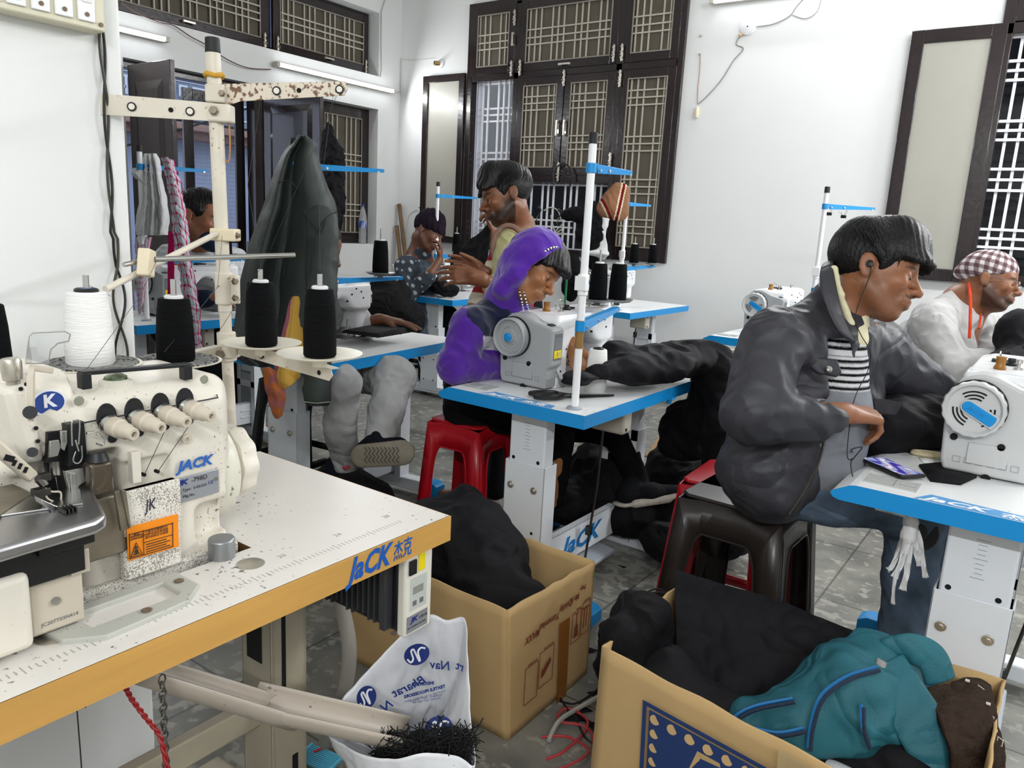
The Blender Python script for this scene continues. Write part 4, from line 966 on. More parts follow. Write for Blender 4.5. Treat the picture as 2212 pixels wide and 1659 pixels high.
# top rail, sight glass
m = MB(); m.X = Matrix.Identity(4); a, c = Q(172, 806, -1.155), Q(408, 787, -1.155)
m.box((a+c)/2, (.016, (c-a).length, .006), Matrix.Rotation(math.atan2(c.z-a.z, c.y-a.y), 4, 'X')); m.box(a+Vector((0, .006, -.012)), (.018, .014, .024)); m.box(c+Vector((0, -.006, -.012)), (.018, .014, .024)); m.build('thread_rail', M_iron, OM, world=True, bev=.0015)
c = Q(250, 822, -1.18)
m = MB(); m.lathe([(.024, -.012), (.024, .0), (.018, .003)], Matrix.Translation(c), 28, cap=False); m.build('sight_ring', M_cr, OM, world=True)
m = MB(); m.lathe([(.018, 0), (.0165, .007), (.010, .011), (0, .012)], Matrix.Translation(c), 24); m.build('sight_glass', mat('green_oil_glass', '#4d6238', .08, var=.5, vs=90, coat=1), OM, world=True)
# left end: needle-bar side cover, lever, knob, eye guard
m = MB(); pts = [Q(12, 842, -1.13), Q(68, 828, -1.13), Q(100, 1000, -1.13), Q(50, 1008, -1.13)]
vs = [tuple(p) for p in pts]+[(p.x-.10, p.y, p.z) for p in pts]
m.add(vs, [(3, 2, 1, 0), (4, 5, 6, 7), (0, 1, 5, 4), (1, 2, 6, 5), (2, 3, 7, 6), (3, 0, 4, 7)]); m.build('side_cover', M_cr, OM, world=True, bev=.01, seg=3)
m = MB()
for p in ((57, 830), (45, 840), (78, 925), (82, 953)): m.cyl(Q(*p, -1.131), Q(*p, -1.127), .003, n=8)
m.each('cover_hole', M_hole, OM, world=True)
a = Q(30, 828, -1.15); m = MB(); m.lathe([(.013, -.02), (.013, -.006), (.009, -.004), (.009, .004), (.0125, .006), (.0135, .03), (.011, .035), (0, .036)], Matrix.Translation(a) @ RX(4), 24); m.build('presser_screw', mat('worn_nickel', '#c5beb0', .3, .8, var=.2, vs=60), OM, world=True)
m = MB(); m.tube([Q(112, 800, -1.12), Q(70, 795, -1.115), Q(66, 815, -1.11), Q(68, 910, -1.105)], [.006, .006, .006, .005], 4); m.build('guard_lever', M_bei, OM, world=True, bev=.001)
m = MB(); m.cyl(Q(65, 891, -1.11), Q(65, 891, -1.098), .009, n=12); m.cyl(Q(70, 977, -1.125), Q(70, 977, -1.115), .007, n=12); m.build('hex_screw', M_iron, OM, world=True)
m = MB(); g_ = [Q(*p, -1.11) for p in ((55, 785), (57, 765), (62, 727), (70, 719), (140, 716), (152, 722), (148, 737), (125, 742), (110, 755), (104, 785))]
m.add([tuple(p) for p in g_], [tuple(range(len(g_)))]); m.build('eye_guard', mat('clear_acrylic', '#eef2f2', .05, trans=.9, ior=1.3, alpha=.55), OM, world=True, thick=.003, smooth=False)
m = MB(); m.tube([tuple(p) for p in g_], .0011, 5, closed=True); m.build('guard_rim', mat('clear_rim', '#c9c6c0', .2, alpha=.8), OM, world=True)
# mechanism: needle clamp, looper guides, black plates (many small steel parts)
m = MB()
def pl_(pts, x, t_=.004):
    P_ = [Q(*p, x) for p in pts]; n = len(P_)
    m.add([tuple(p) for p in P_]+[(p.x-t_, p.y, p.z) for p in P_], [tuple(range(n))[::-1], tuple(range(n, 2*n))]+[(i, (i+1) % n, n+(i+1) % n, n+i) for i in range(n)])
pl_([(102, 934), (145, 928), (150, 1010), (100, 1000)], -1.135, .02); pl_([(145, 918), (182, 910), (190, 1000), (150, 1010)], -1.12, .02); pl_([(100, 1000), (210, 985), (215, 1060), (150, 1090), (105, 1080)], -1.16, .01)
m.build('guide_block', M_iron, OM, world=True, bev=.001)
m = MB(); pl_([(108, 953), (128, 950), (132, 965), (126, 985), (106, 990)], -1.115); pl_([(131, 932), (145, 930), (146, 955), (140, 975), (133, 970)], -1.112); pl_([(140, 1018), (180, 1010), (185, 1040), (170, 1050), (175, 1075), (155, 1080)], -1.105, .008); pl_([(152, 1023), (165, 1022), (168, 1065), (176, 1082), (156, 1085)], -1.10, .006)
m.build('looper_bracket', M_steel, OM, world=True, bev=.0008)
m = MB(); 
for loop in ([(156, 963), (155, 915), (162, 909), (172, 912), (170, 960)], [(164, 975), (158, 995), (168, 1001), (177, 990), (176, 962)], [(163, 950), (170, 975)]): m.tube(smoothpath([Q(*p, -1.10) for p in loop], 4), .0011, 6)
m.tube(smoothpath([Q(*p, -1.10) for p in ((187, 936), (203, 934), (212, 930))], 3), .002, 8); m.tube(smoothpath([Q(*p, -1.095) for p in ((212, 932), (224, 950), (222, 962), (208, 958))], 4), .0012, 6)
m.build('wire_guides', M_steel, OM, world=True)
m = MB(); m.tube(smoothpath([Q(*p, -1.075) for p in ((96, 1060), (104, 1078), (128, 1085), (131, 1064), (112, 1062), (98, 1055))], 4), .0014, 6); m.build('needle_guard_wire', M_bei, OM, world=True)
m = MB(); m.cyl(Q(84, 1010, -1.11), Q(90, 1040, -1.10), .008, n=10); m.cyl(Q(118, 1000, -1.11), Q(120, 1030, -1.10), .007, n=10); m.cyl(Q(120, 1030, -1.09), Q(126, 1062, -1.085), .0008, n=5); m.cyl(Q(85, 1035, -1.09), Q(98, 1050, -1.085), .006, n=8); m.box(Q(95, 1030, -1.09), (.012, .014, .01)); m.box(Q(88, 1062, -1.08), (.014, .02, .01)); m.build('needle_clamp', M_dsteel, OM, world=True, bev=.0008)
m = MB(); pl_([(88, 1078), (118, 1092), (150, 1103), (165, 1098), (180, 1085), (160, 1105), (120, 1110), (92, 1090)], -1.045, .02); m.build('presser_foot', M_steel, OM, world=True, bev=.001)
m = MB(); 
for i in range(4): m.box(Q(134+i*8, 1103-i*2, -1.03), (.02, .002, .006))
m.build('feed_dog', M_dsteel, OM, world=True)
# presser arm reaching back left
m = MB(); a, c = Q(0, 972, -1.09), Q(62, 1025, -1.09); a = a+(a-c)*.5
m.box((a+c)/2, (.02, (c-a).length*1.15, .017), Matrix.Rotation(math.atan2(c.z-a.z, c.y-a.y), 4, 'X')); m.build('presser_arm', M_bei, OM, world=True, bev=.004)
m = MB()
for p, s in (((20, 990), .012), ((31, 1000), .004), ((43, 1007), .004), ((55, 1015), .004)): m.box(Q(*p, -1.0795), (.002, s, .008), Matrix.Rotation(-.5, 4, 'X'))
m.each('arm_slot', M_hole, OM, world=True)
# smoked oil filter cup
c = Q(215, 1060, -1.10); m = MB(); m.box(c+Vector((-.0, 0, .022)), (.026, .034, .048)); m.build('oil_filter_cup', mat('smoked_plastic', '#4b4032', .08, alpha=.85, coat=1), OM, world=True, bev=.005)
m = MB(); m.tube(smoothpath([c+Vector((.005, -.004, .04)), c+Vector((.006, .008, .03)), c+Vector((.006, .004, .012)), c+Vector((.006, -.006, .004))]), .003, 8); m.build('filter_wick', mat('wick_tan', '#d8ae72', .6), OM, world=True)
m = MB(); m.lathe([(.016, 0), (.012, .012), (0, .013)], Matrix.Translation(c+Vector((0, 0, .047))), 18); m.build('filter_cap', M_iron, OM, world=True)
m = MB(); m.bb((-1.125, .578, .95), (-1.112, .592, 1.0)); m.build('cover_strip', M_cr, OM, world=True, bev=.001)
m = MB(); m.bb((-1.15, .49, .85), (-1.10, .562, .945)); m.build('lower_plate', M_stainl, OM, world=True, bev=.003)
m = MB(); pl_([(248, 1063), (262, 1058), (280, 1142), (262, 1148)], -1.083, .006); pl_([(262, 1058), (273, 1060), (284, 1138), (280, 1142)], -1.08, .004); m.build('door_latch', M_stainl, OM, world=True, bev=.001)
# work plate and the brackets under it
m = MB(); p1, p2 = Vector((-.975, .474, .955)), Vector((-1.13, .52, .955))
pl = [(-.965, .10), (-.975, .455), (-.985, .474), (-1.0, .48), (-1.11, .515), (-1.12, .50), (-1.12, .10)]
m.prism(pl, .945, .965); wp = m.build('work_plate', M_alu, OM, world=True, bev=.006, seg=3)
m = MB(); m.prism([(-1.07, .38), (-1.04, .47), (-1.11, .50), (-1.12, .39)], .965, .968); m.build('throat_plate', M_steel, wp, world=True, bev=.001)
m = MB(); m.prism([(-1.05, .10), (-1.05, .36), (-1.12, .44), (-1.18, .44), (-1.18, .10)], .966, .969); m.build('slide_plate', M_stainl, wp, world=True, bev=.001)
m = MB(); m.bb((-1.1, .30, .88), (-1.02, .46, .94)); m.bb((-1.03, .40, .92), (-1.01, .47, .94)); m.bb((-1.04, .455, .89), (-1.03, .462, .93)); m.build('black_bracket', M_black, OM, world=True, bev=.002)
m = MB(); m.bb((-1.12, .393, .80), (-1.035, .462, .875)); lc = m.build('looper_cover', M_bei, OM, world=True, bev=.004)
m = MB(); m.bb((-1.1, .10, .80), (-1.01, .388, .905)); m.build('side_case', M_cr, OM, world=True, bev=.01, seg=3)
m = MB(); m.bb((-1.036, .445, .872), (-1.03, .47, .905)); m.build('lock_plate', M_bei, OM, world=True, bev=.001)
m = MB(); m.cyl((-1.036, .425, .843), (-1.032, .425, .843), .0055, n=16); m.build('cover_screw', M_steel, lc, world=True)
text('print', 'JC207T03N414', .0075, M_lab, lc, basis((-1.0345, .405, .812), (0, 1, 0), (0, 0, 1)), ext=.0001, world=True)
m = MB(); m.cyl((-1.04, .445, .888), (-1.029, .445, .888), .007, n=14); m.build('latch_hole', M_hole, OM, world=True)
# hand wheel end
wheelM = align((-1.245, .748, .90), (-1.245, 1.0, .90))
m = MB(); m.lathe([(.098, 0), (.098, .035), (.09, .05), (.05, .064), (0, .066)], wheelM, 40); m.build('wheel_cover', mat('pale_cream_plastic', '#d8d5c6', .35, speck='#77736a', sd=.75, ss=90), OM, world=True, ang=30)
m = MB(); n = 60; vs = []; fs = []
for j, (r, z) in enumerate([(.05, .06), (.06, .07), (.068, .072), (.07, .085), (.066, .105), (.05, .11), (0.001, .11)]):
    for i in range(n):
        rr = r*(1+(.035*math.cos(i*2*PI/n*10) if r > .055 else 0)); vs.append((rr*math.cos(2*PI*i/n), rr*math.sin(2*PI*i/n), z))
for j in range(6):
    for i in range(n): fs.append((j*n+i, j*n+(i+1) % n, (j+1)*n+(i+1) % n, (j+1)*n+i))
m.add(vs, fs, wheelM); m.build('hand_wheel', M_cr, OM, world=True, ang=30)
m = MB(); m.cyl((-1.095, .715, .785), (-1.095, .715, .825), .022, n=28); m.build('rubber_mount', mat('grey_metal_mount', '#8b8e90', .35, .6), OM, world=True, bev=.004)
m = MB(); m.cyl((-1.10, .40, .745), (-1.10, .40, .80), .03, n=28); m.build('rubber_mount', MATS['grey_metal_mount'], OM, world=True, bev=.006)
# ------------------------------------------------------------------ tall cream thread stand
OS = thing('overlock_thread_stand', 'tall cream thread stand with rust spotted arms behind the overlock machine', 'thread stand', (-1.48, 1.0, .79))
P0 = Vector((-1.48, 1.0, .79)); P1 = Vector((-1.50, .99, 1.705))
def along(z): return P0+(P1-P0)*((z-.79)/.915)
m = MB(); m.cyl(P0, along(1.16), .0125, n=18); m.build('lower_pole', M_crs, OS, world=True)
m = MB(); m.cyl(along(1.15), along(1.69), .0145, n=18); m.build('upper_pole', M_crs, OS, world=True)
m = MB(); m.cyl(along(1.68), along(1.71), .0155, .0145, n=18); m.build('pole_cap', M_rub, OS, world=True, bev=.002)
m = MB(); c = along(1.20); m.cyl(c-Vector((0, 0, .035)), c+Vector((0, 0, .035)), .019, n=18); m.box(c+Vector((.022, .01, 0)), (.03, .012, .062)); m.build('pole_clamp', M_crs, OS, world=True, bev=.003)
def nut(M_, name='bolt', r=.0065, par=OS):
    k = MB(); k.lathe([(r*1.25, 0), (r*1.25, .0015), (r*.9, .0015), (r*.9, .007), (0, .007)], M_, 6); return k.build(name, mat('rusty_bolt', '#8d8170', .45, .5, var=.3, vs=90), par, world=True)
for dz in (-.018, .018): nut(basis(along(1.2)+Vector((.032, .004, dz)), (0, 1, 0), (0, 0, 1)))
def chan(a, b, w, name, mt, up=Vector((0, 0, 1)), top=.03, holes=(), taper=.5, par=OS):
    "folded sheet arm from a to b: vertical web w high and a flat flange on top"
    a = Vector(a); b = Vector(b); L = (b-a).length; X = basis(a, b-a, up.cross(b-a) if False else Vector((0, 0, 1)))
    k = MB(); k.X = X
    k.prism([(0, 0), (L, 0), (L+.006, -w*.35), (L-.004, -w*.8), (.035, -w), (0, -w*1.3)], 0, .002)
    k.bb((-.015, -.001, -top), (L, .001, .002))
    o = k.build(name, mt, par, world=True, bev=.0006)
    for i, t in enumerate(holes):
        h = MB(); h.X = X
        if i % 2 == 0: h.lathe([(.009, .002), (.009, .004), (.0045, .004)], Matrix.Translation((L*t, -w*.45, 0)), 20); h.build('grommet', M_rub, o, world=True); h = MB(); h.X = X; h.lathe([(.0055, .002), (.006, .0055), (.003, .006), (0, .0045)], Matrix.Translation((L*t, -w*.45, 0)), 16); h.build('thread_eye', M_cr, o, world=True)
        else: h.cyl((L*t, -w*.45, .0015), (L*t, -w*.45, .0028), .005, n=14); h.build('hole', M_hole, o, world=True)
    return o
jt = along(1.605)
chan(along(1.62)+Vector((.014, .008, 0)), (-1.285, 1.155, 1.640), .034, 'upper_arm', M_crs2, holes=(.44, .62, .95))
m = MB(); m.box(along(1.60)+Vector((.008, 0, 0)), (.04, .034, .036), RZ(35)); m.build('arm_clamp', M_crs, OS, world=True, bev=.004)
m = MB(); m.box(along(1.562)+Vector((.012, .003, 0)), (.05, .036, .036), RZ(35)); m.build('arm_clamp', M_crs, OS, world=True, bev=.004)
e = (Vector((-1.75, .688, 1.575))-along(1.575))*1.15
A_ = along(1.58)+Vector((.012, -.012, 0)); chan(A_+e, A_, .044, 'upper_arm', M_crs, top=.0, holes=(.33, .5, .66, .82, .9))
nut(basis(along(1.565)+Vector((.02, -.018, 0)), (.7, .7, 0), (0, 0, 1)), r=.008); nut(basis(along(1.60)+Vector((.03, -.004, 0)), (.7, .7, 0), (0, 0, 1)), r=.006)
m = MB(); m.tube([along(1.637)+Vector((.017*math.cos(a), .017*math.sin(a), .002*math.sin(3*a))) for a in [i*PI/6 for i in range(12)]], .005, 8, closed=True); m.build('yellow_band', mat('mustard_wool', '#c89a35', .9, bump=.4, bs=300), OS, world=True)
m = MB(); m.tube(smoothpath([along(1.56)+Vector((.024, .012, 0)), along(1.52)+Vector((.025, .014, 0)), along(1.47)+Vector((.022, .012, 0)), along(1.465)+Vector((.018, .006, .003))]), .0016, 6); m.build('rubber_band', mat('amber_rubber', '#b0752c', .5), OS, world=True)
# lower guide: block, slanting rod, cross rods
m = MB(); c = along(1.315); m.box(c+Vector((.008, .004, 0)), (.055, .036, .026), RZ(35)); m.build('rod_clamp', mat('ivory_plastic', '#dccfb2', .4), OS, world=True, bev=.003)
nut(basis(c+Vector((.036, .012, 0)), (-.6, .8, 0), (0, 0, 1)), r=.006)
G = pix(316, 570, 1.42); R0 = c+Vector((.005, -.01, .004)); R1 = pix(228, 625, 1.34)
m = MB(); m.cyl(R0, R1+Vector((0, 0, 0)), .0062, n=14); m.build('slant_rod', M_crs, OS, world=True)
m = MB(); m.box(pix(316, 568, 1.41), (.022, .03, .05), RZ(35) @ RX(-14)); m.build('rod_block', MATS['ivory_plastic'], OS, world=True, bev=.003)
m = MB(); m.cyl(pix(335, 560, 1.42), pix(637, 551, 1.56), .0052, n=14); m.build('guide_rod', M_steel, OS, world=True)
m = MB(); m.cyl(pix(300, 565, 1.41), pix(267, 572, 1.38), .0045, n=14); m.build('guide_rod', M_steel, OS, world=True)
# spool arms
chan(along(1.092)+Vector((.012, .0, 0)), pix(716, 798, 1.5)+Vector((0, 0, .0)), .03, 'spool_arm', M_crs, holes=(.35, .9), top=.02)
pL = pix(200, 812, 1.34)
chan(pL, along(1.075)+Vector((.004, -.014, 0)), .03, 'spool_arm', M_crs, holes=(), top=.02)
m = MB(); m.cyl(along(1.04), along(1.105), .02, n=18); m.box(along(1.072)+Vector((.024, -.004, 0)), (.03, .03, .04), RZ(35)); m.build('spool_clamp', M_crs, OS, world=True, bev=.003)
nut(basis(along(1.06)+Vector((.0, -.03, 0))+Vector((.02, 0, 0)), (.8, .58, 0), (0, 0, 1)), r=.0085)
M_fuzz = mat('linty_black_felt', '#2b2b2c', .95, speck='#8d8d8a', sd=.44, ss=150, bump=.6, bs=120)
M_ivp = mat('ivory_plate', '#e6e1d0', .35)
def plate(c, dark=False, r=.081):
    k = MB(); k.lathe([(.014, -.014), (.014, 0), (.05, .003), (r, .011), (r+.001, .013), (r-.003, .013), (.05, .006), (0, .004)], Matrix.Translation(c), 48); o = k.build('spool_plate', M_ivp, OS, world=True, ang=60)
    if dark: k = MB(); k.lathe([(r-.004, .012), (r-.006, .015), (.05, .012), (0, .010)], Matrix.Translation(c), 40); k.build('lint_layer', M_fuzz, o, world=True)
    k = MB(); k.cyl(c+Vector((0, 0, .0)), c+Vector((0, 0, .165)), .0052, n=14); k.build('spool_pin', M_pin, OS, world=True)
cR = pix(565, 752, 1.62); cRR = pix(691, 776, 1.50); cL = pix(381, 792, 1.46); cW = pix(197, 800, 1.34); cX = pix(-20, 830, 1.25)
plate(cR); plate(cRR); plate(cL, True); plate(cW, True); plate(cX, True)
cone(Matrix.Translation(cR+Vector((0, 0, .006))), 'black thread cone on the further of two ivory plates right of the cream pole', False, .0325, .132)
cone(Matrix.Translation(cRR+Vector((0, 0, .006))), 'black thread cone on the ivory plate nearest the camera', False, .0315, .131)
cone(Matrix.Translation(cL+Vector((0, 0, .012))), 'black thread cone left of the cream pole, on a linty black plate', False, .034, .118)
cone(Matrix.Translation(cW+Vector((0, 0, .012))), 'large white thread cone with a blue core left of the black cones', True, .0385, .125)
m = MB(); m.lathe([(.015, .0), (.016, .004), (.012, .006), (.008, .006)], Matrix.Translation(cW+Vector((0, 0, .137))), 24)
wc = [o for o in bpy.data.objects if o.name.startswith('thread_cone')][-1]
for w_o in bpy.data.objects:
    if w_o.get('label', '').startswith('large white thread cone'): m.build('blue_core', mat('blue_core', '#6a8fd8', .4), w_o, world=True)
cone(Matrix.Translation(cX+Vector((0, 0, .012))), 'black thread cone cut by the left photo edge', False, .033, .118)
# threads running from the guides
TH = MB(); 
def th(*pts): TH.tube([Vector(p) for p in pts], .00045, 4)
th(cW+Vector((0, 0, .15)), pix(240, 640, 1.36)); th(pix(188, 797, 1.2), pix(302, 640, 1.3), pix(340, 560, 1.4)); th(pix(470, 720, 1.5), pix(575, 560, 1.55), pix(730, 200, 1.6)); th(cRR+Vector((0, 0, .17)), pix(690, 420, 1.55), pix(720, 200, 1.6)); th(cR+Vector((0, 0, .17)), pix(535, 400, 1.6), pix(563, 215, 1.6)); th(pix(355, 760, 1.4), pix(470, 620, 1.5), pix(480, 510, 1.6))
tag(TH.build('thread_strands', M_black, None), 'fine threads running between the cream thread stand and its cones', 'thread', kind='stuff')
# ------------------------------------------------------------------ motor control box under the table
MC = thing('motor_controller', 'dark finned motor controller with a cream front panel under the beech edged table', 'controller', (-1.08, 1.0, .74))
m = MB(); m.bb((-1.20, 1.03, .555), (-.985, 1.10, .736)); m.build('case', M_iron, MC, world=True, bev=.004)
m = MB()
for i in range(12): m.bb((-1.195+i*.016, 1.012, .56+abs(i % 4-1.5)*.01), (-1.190+i*.016, 1.03, .735))
m.bb((-1.012, 1.008, .56), (-.998, 1.03, .735)); m.build('cooling_fin', mat('dark_grey_fin', '#46474a', .4, .4), MC, world=True, bev=.001)
m = MB(); m.bb((-.985, 1.028, .548), (-.962, 1.108, .72)); fp = m.build('front_panel', mat('cream_panel', '#e4e0d4', .35), MC, world=True, bev=.006, seg=3)
m = MB(); m.bb((-.9622, 1.042, .602), (-.9612, 1.09, .672)); m.build('display_field', mat('pale_grey_field', '#c2c8c2', .4), fp, world=True, smooth=False)
m = MB(); m.bb((-.9612, 1.05, .636), (-.9608, 1.08, .652)); m.build('display', mat('lcd_grey', '#8e938b', .3), fp, world=True, smooth=False)
m = MB(); m.bb((-.9612, 1.05, .612), (-.960, 1.060, .622)); m.bb((-.9612, 1.070, .612), (-.960, 1.080, .622)); m.build('button', M_lab, fp, world=True, smooth=False)
m = MB(); m.bb((-.9622, 1.034, .556), (-.9612, 1.095, .592)); m.build('maker_plate', mat('grey_plate', '#9a9da2', .4, .4), fp, world=True, smooth=False)
text('logo', 'JK', .014, MATS['print_navy'], fp, basis((-.9608, 1.046, .577), (0, 1, 0), (0, 0, 1)), ext=.0002, shear=.2, bold=.0006, sx=1.4, world=True)
text('print', 'JACK SEWING MACHINE', .0048, M_ktext, fp, basis((-.9608, 1.037, .565), (0, 1, 0), (0, 0, 1)), ext=.0001, world=True)
text('print', '-513BD-2BL', .0075, M_ktext, fp, basis((-.9608, 1.068, .577), (0, 1, 0), (0, 0, 1)), ext=.0001, world=True, sx=.7)
m = MB(); m.bb((-.9612, 1.036, .682), (-.957, 1.056, .712)); m.build('rocker_switch', M_rub, fp, world=True, bev=.001)
m = MB(); m.bb((-.9622, 1.064, .682), (-.960, 1.083, .72)); m.build('yellow_tag', M_yel, fp, world=True, bev=.002)
# beige waste chute
def gutter(a, b, r0, r1, name, mt, par):
    a = Vector(a); b = Vector(b); d = (b-a); L = d.length; d.normalize(); s = d.cross(Vector((0, 0, 1))).normalized(); u = s.cross(d)
    k = MB(); n = 16
    def fn(i, j):
        ang = PI*(1.02*i-.01)+PI; r = r0+(r1-r0)*j; p = a+d*L*j
        return p+s*math.cos(ang)*r+u*math.sin(ang)*r*.9
    k.grid(fn, n, 6); return k.build(name, mt, par, world=True, thick=.003)
WC = thing('waste_chute', 'beige half-round waste chute sloping from under the table into the plastic bag', 'chute', (-1.0, .8, .6))
M_chu = mat('beige_chute_plastic', '#b3a89b', .35, speck='#6f6558', sd=.76, ss=70)
gutter(pix(300, 1425, 1.17), pix(640, 1530, 1.38), .036, .040, 'upper_chute', M_chu, WC); gutter(pix(570, 1502, 1.34), pix(905, 1578, 1.5), .043, .045, 'lower_chute', M_chu, WC)
# bits below the table: cable trunking, chain, red wire, thread ends
M_trk = mat('grey_spiral_wrap', '#96928a', .5)
m = MB(); m.tube(smoothpath([(-1.26, 1.06, .737), (-1.24, 1.08, .6), (-1.2, 1.1, .42), (-1.24, 1.12, .25), (-1.35, 1.16, .05)], 8), .017, 12)
for i in range(12): 
    t = i/12; 
tag(m.build('cable_trunking', M_trk, None), 'grey spiral wrapped cable bundle hanging behind the beige table leg', 'cable')
m = MB()
ch = [pix(350, 1468, 1.12)+Vector((0, 0, -i*.0115)) for i in range(24)]
for i, p in enumerate(ch):
    R = RZ(0 if i % 2 else 90)
    m.tube([p+(R @ Vector((.0055*math.cos(a), 0, .0085*math.sin(a)))) for a in [k*PI/4 for k in range(8)]], .0014, 5, closed=True)
tag(m.build('pedal_chain', mat('dull_steel', '#6b6862', .4, .8), None), 'steel pedal chain hanging under the beech edged table', 'chain')
m = MB(); a0 = [pix(x, y, 1.1) for x, y in ((268, 1478), (285, 1510), (315, 1550), (345, 1590), (362, 1660), (372, 1740))]; sp = smoothpath(a0, 14)
for ph in (0, PI): m.tube([p+Vector((.0022*math.cos(i*.75+ph), .0022*math.sin(i*.75+ph), 0)) for i, p in enumerate(sp)], .0022, 6)
tag(m.build('red_wire', mat('dark_red_wire', '#8d1a1c', .45), None), 'twisted dark red wire hanging under the beech edged table', 'wire')
m = MB(); m.tube(smoothpath([pix(165, 1520, 1.05), pix(170, 1580, 1.05), pix(176, 1659, 1.05), pix(178, 1720, 1.05)]), .001, 5); m.tube([pix(155, 1532, 1.05), pix(166, 1522, 1.05), pix(186, 1528, 1.05)], .0009, 5)
tag(m.build('black_thread_end', M_black, None), 'thin black thread end hanging from the table underside, far left', 'thread')
# switchboard on the partition
SB = thing('switchboard', 'cream switchboard with a row of white rocker switches on the near left wall', 'switchboard', (-1.62, .7, 1.75))
m = MB(); m.bb((-1.62, .30, 1.688), (-1.575, .812, 1.95)); m.build('board', mat('aged_cream_plastic', '#d9d5bd', .4, var=.06), SB, world=True, bev=.004)
for i in range(8):
    y = .775-i*.040; 
    m = MB(); m.bb((-1.575, y-.016, 1.70), (-1.570, y+.016, 1.80)); sw = m.build('switch_plate', mat('white_switch_plastic', '#f0f0f2', .25), SB, world=True, bev=.002)
    m = MB(); m.box((-1.569, y, 1.755), (.008, .02, .045), RY(7)); m.build('rocker', MATS['white_switch_plastic'], sw, world=True, bev=.002)
    m = MB(); m.cyl((-1.570, y, 1.712), (-1.568, y, 1.712), .004, n=12); m.build('switch_screw', mat('brown_screw', '#6b5a4a', .4, .6), sw, world=True)
m = MB(); m.cyl((-1.575, .802, 1.70), (-1.572, .802, 1.70), .004, n=12); m.build('board_screw', MATS['brown_screw'], SB, world=True)
for nm, dx, col in (('wall_cable', 0, '#1b1b1c'), ('wall_cable', .012, '#3c3a30')):
    m = MB(); pts = []
    for i in range(70):
        t = i/69; z = 1.95-t*.98; A = .006*(1 if z > 1.25 else 2.2); pts.append((-1.612+.004*math.cos(t*30+dx*200), .822+A*math.sin(t*26+(PI if dx else 0))+(.006 if z < 1.3 else 0), z))
    tag(m.tube(pts, .0028, 8).build(nm, mat('cable_'+col[1:], col, .4), None), ('black' if not dx else 'dark grey')+' twisted mains cable running down the near wall edge', 'cable')
# ------------------------------------------------------------------ cardboard boxes
M_card = mat('corrugated_cardboard', '#bf9f6e', .8, bump=.06, bs=20, var=.08, vs=3)
M_cardp = mat('brown_red_print', '#7c3a2a', .7)
M_ctape = mat('brown_tape_glossy', '#8a5418', .25, alpha=.92)
def carton(label, c0, c1, h, lip=.004, corners=None, hs=None):
    t = thing('cardboard_box', label, 'box', ((c0[0]+c1[0])/2, (c0[1]+c1[1])/2, 0))
    C = corners or [(c0[0], c0[1]), (c1[0], c0[1]), (c1[0], c1[1]), (c0[0], c1[1])]; hs = hs or [h]*4
    B = [(c0[0], c0[1]), (c1[0], c0[1]), (c1[0], c1[1]), (c0[0], c1[1])]
    names = ['front_wall', 'right_wall', 'back_wall', 'left_wall']
    for i in range(4):
        j = (i+1) % 4; a, b = B[i], B[j]; A, D = C[i], C[j]
        m = MB(); k = 16
        nrm = Vector((b[1]-a[1], -(b[0]-a[0]), 0)).normalized()
        def fn(u, v):
            x = (a[0]+(b[0]-a[0])*u)*(1-v)+(A[0]+(D[0]-A[0])*u)*v; y = (a[1]+(b[1]-a[1])*u)*(1-v)+(A[1]+(D[1]-A[1])*u)*v
            z = (hs[i]*(1-u)+hs[j]*u)*v
            w = .006*math.sin(u*PI)*math.sin(v*3+i)*(.5+.5*math.sin(u*7+i*2)) + .0015*math.sin(u*31+i)*v
            return (x+nrm.x*w, y+nrm.y*w, z+(.002*math.sin(u*23+i*3) if v > .99 else 0))
        m.grid(fn, 30, 14); m.build(names[i], M_card, t, world=True, thick=.006)
    m = MB(); m.add([(B[i][0], B[i][1], .004) for i in range(4)], [(0, 1, 2, 3)]); m.build('base', M_card, t, world=True, thick=.006, smooth=False)
    return t
A0, A1 = (-1.685, 1.525), (-1.038, 1.945)
BA = carton('cardboard box with brown-red inverted print and brown tape, filled with black garments', A0, A1, .385, corners=[(-1.66, 1.52), (-1.052, 1.51), (-1.03, 1.925), (-1.64, 1.94)])
def onA(y, z): # face x = right wall of box A
    v = z/.385; u = (y-1.525)/.42; x = A1[0]*(1-v)+((-1.052)*(1-u)+(-1.03)*u)*v
    return Vector((x+.0095+.006*abs(math.sin(u*PI)), y, z))
def printA(s, size, y, z, sx=1, shear=0, bold=.0006, name='print', mt=None):
    p = onA(y, z); return text(name, s, size, mt or M_cardp, BA, basis(p, Vector((0, -1, 0)), Vector((-.03, 0, -1))), ext=.0003, sx=sx, shear=shear, bold=bold, world=True)
printA('MAXX', .030, 1.645, .285, .8, .3); printA('Yummiez', .030, 1.735, .30, .9, .2); printA('Quicky', .03, 1.80, .315, .8); printA('Mr.G', .028, 1.835, .32, .8); printA('Pop', .02, 1.87, .335)
def frA(y0_, y1_, z0_, z1_, w=.0015, mt=None):
    m = MB()
    for a, b in (((y0_, z0_), (y1_, z0_+w)), ((y0_, z1_-w), (y1_, z1_)), ((y0_, z0_), (y0_+w, z1_)), ((y1_-w, z0_), (y1_, z1_))):
        p, q = onA(a[0], a[1]), onA(b[0], b[1]); m.bb((max(p.x, q.x)-.0005, p.y, p.z), (max(p.x, q.x)+.0008, q.y, q.z))
    return m.build('print_frame', mt or M_cardp, BA, world=True, smooth=False)
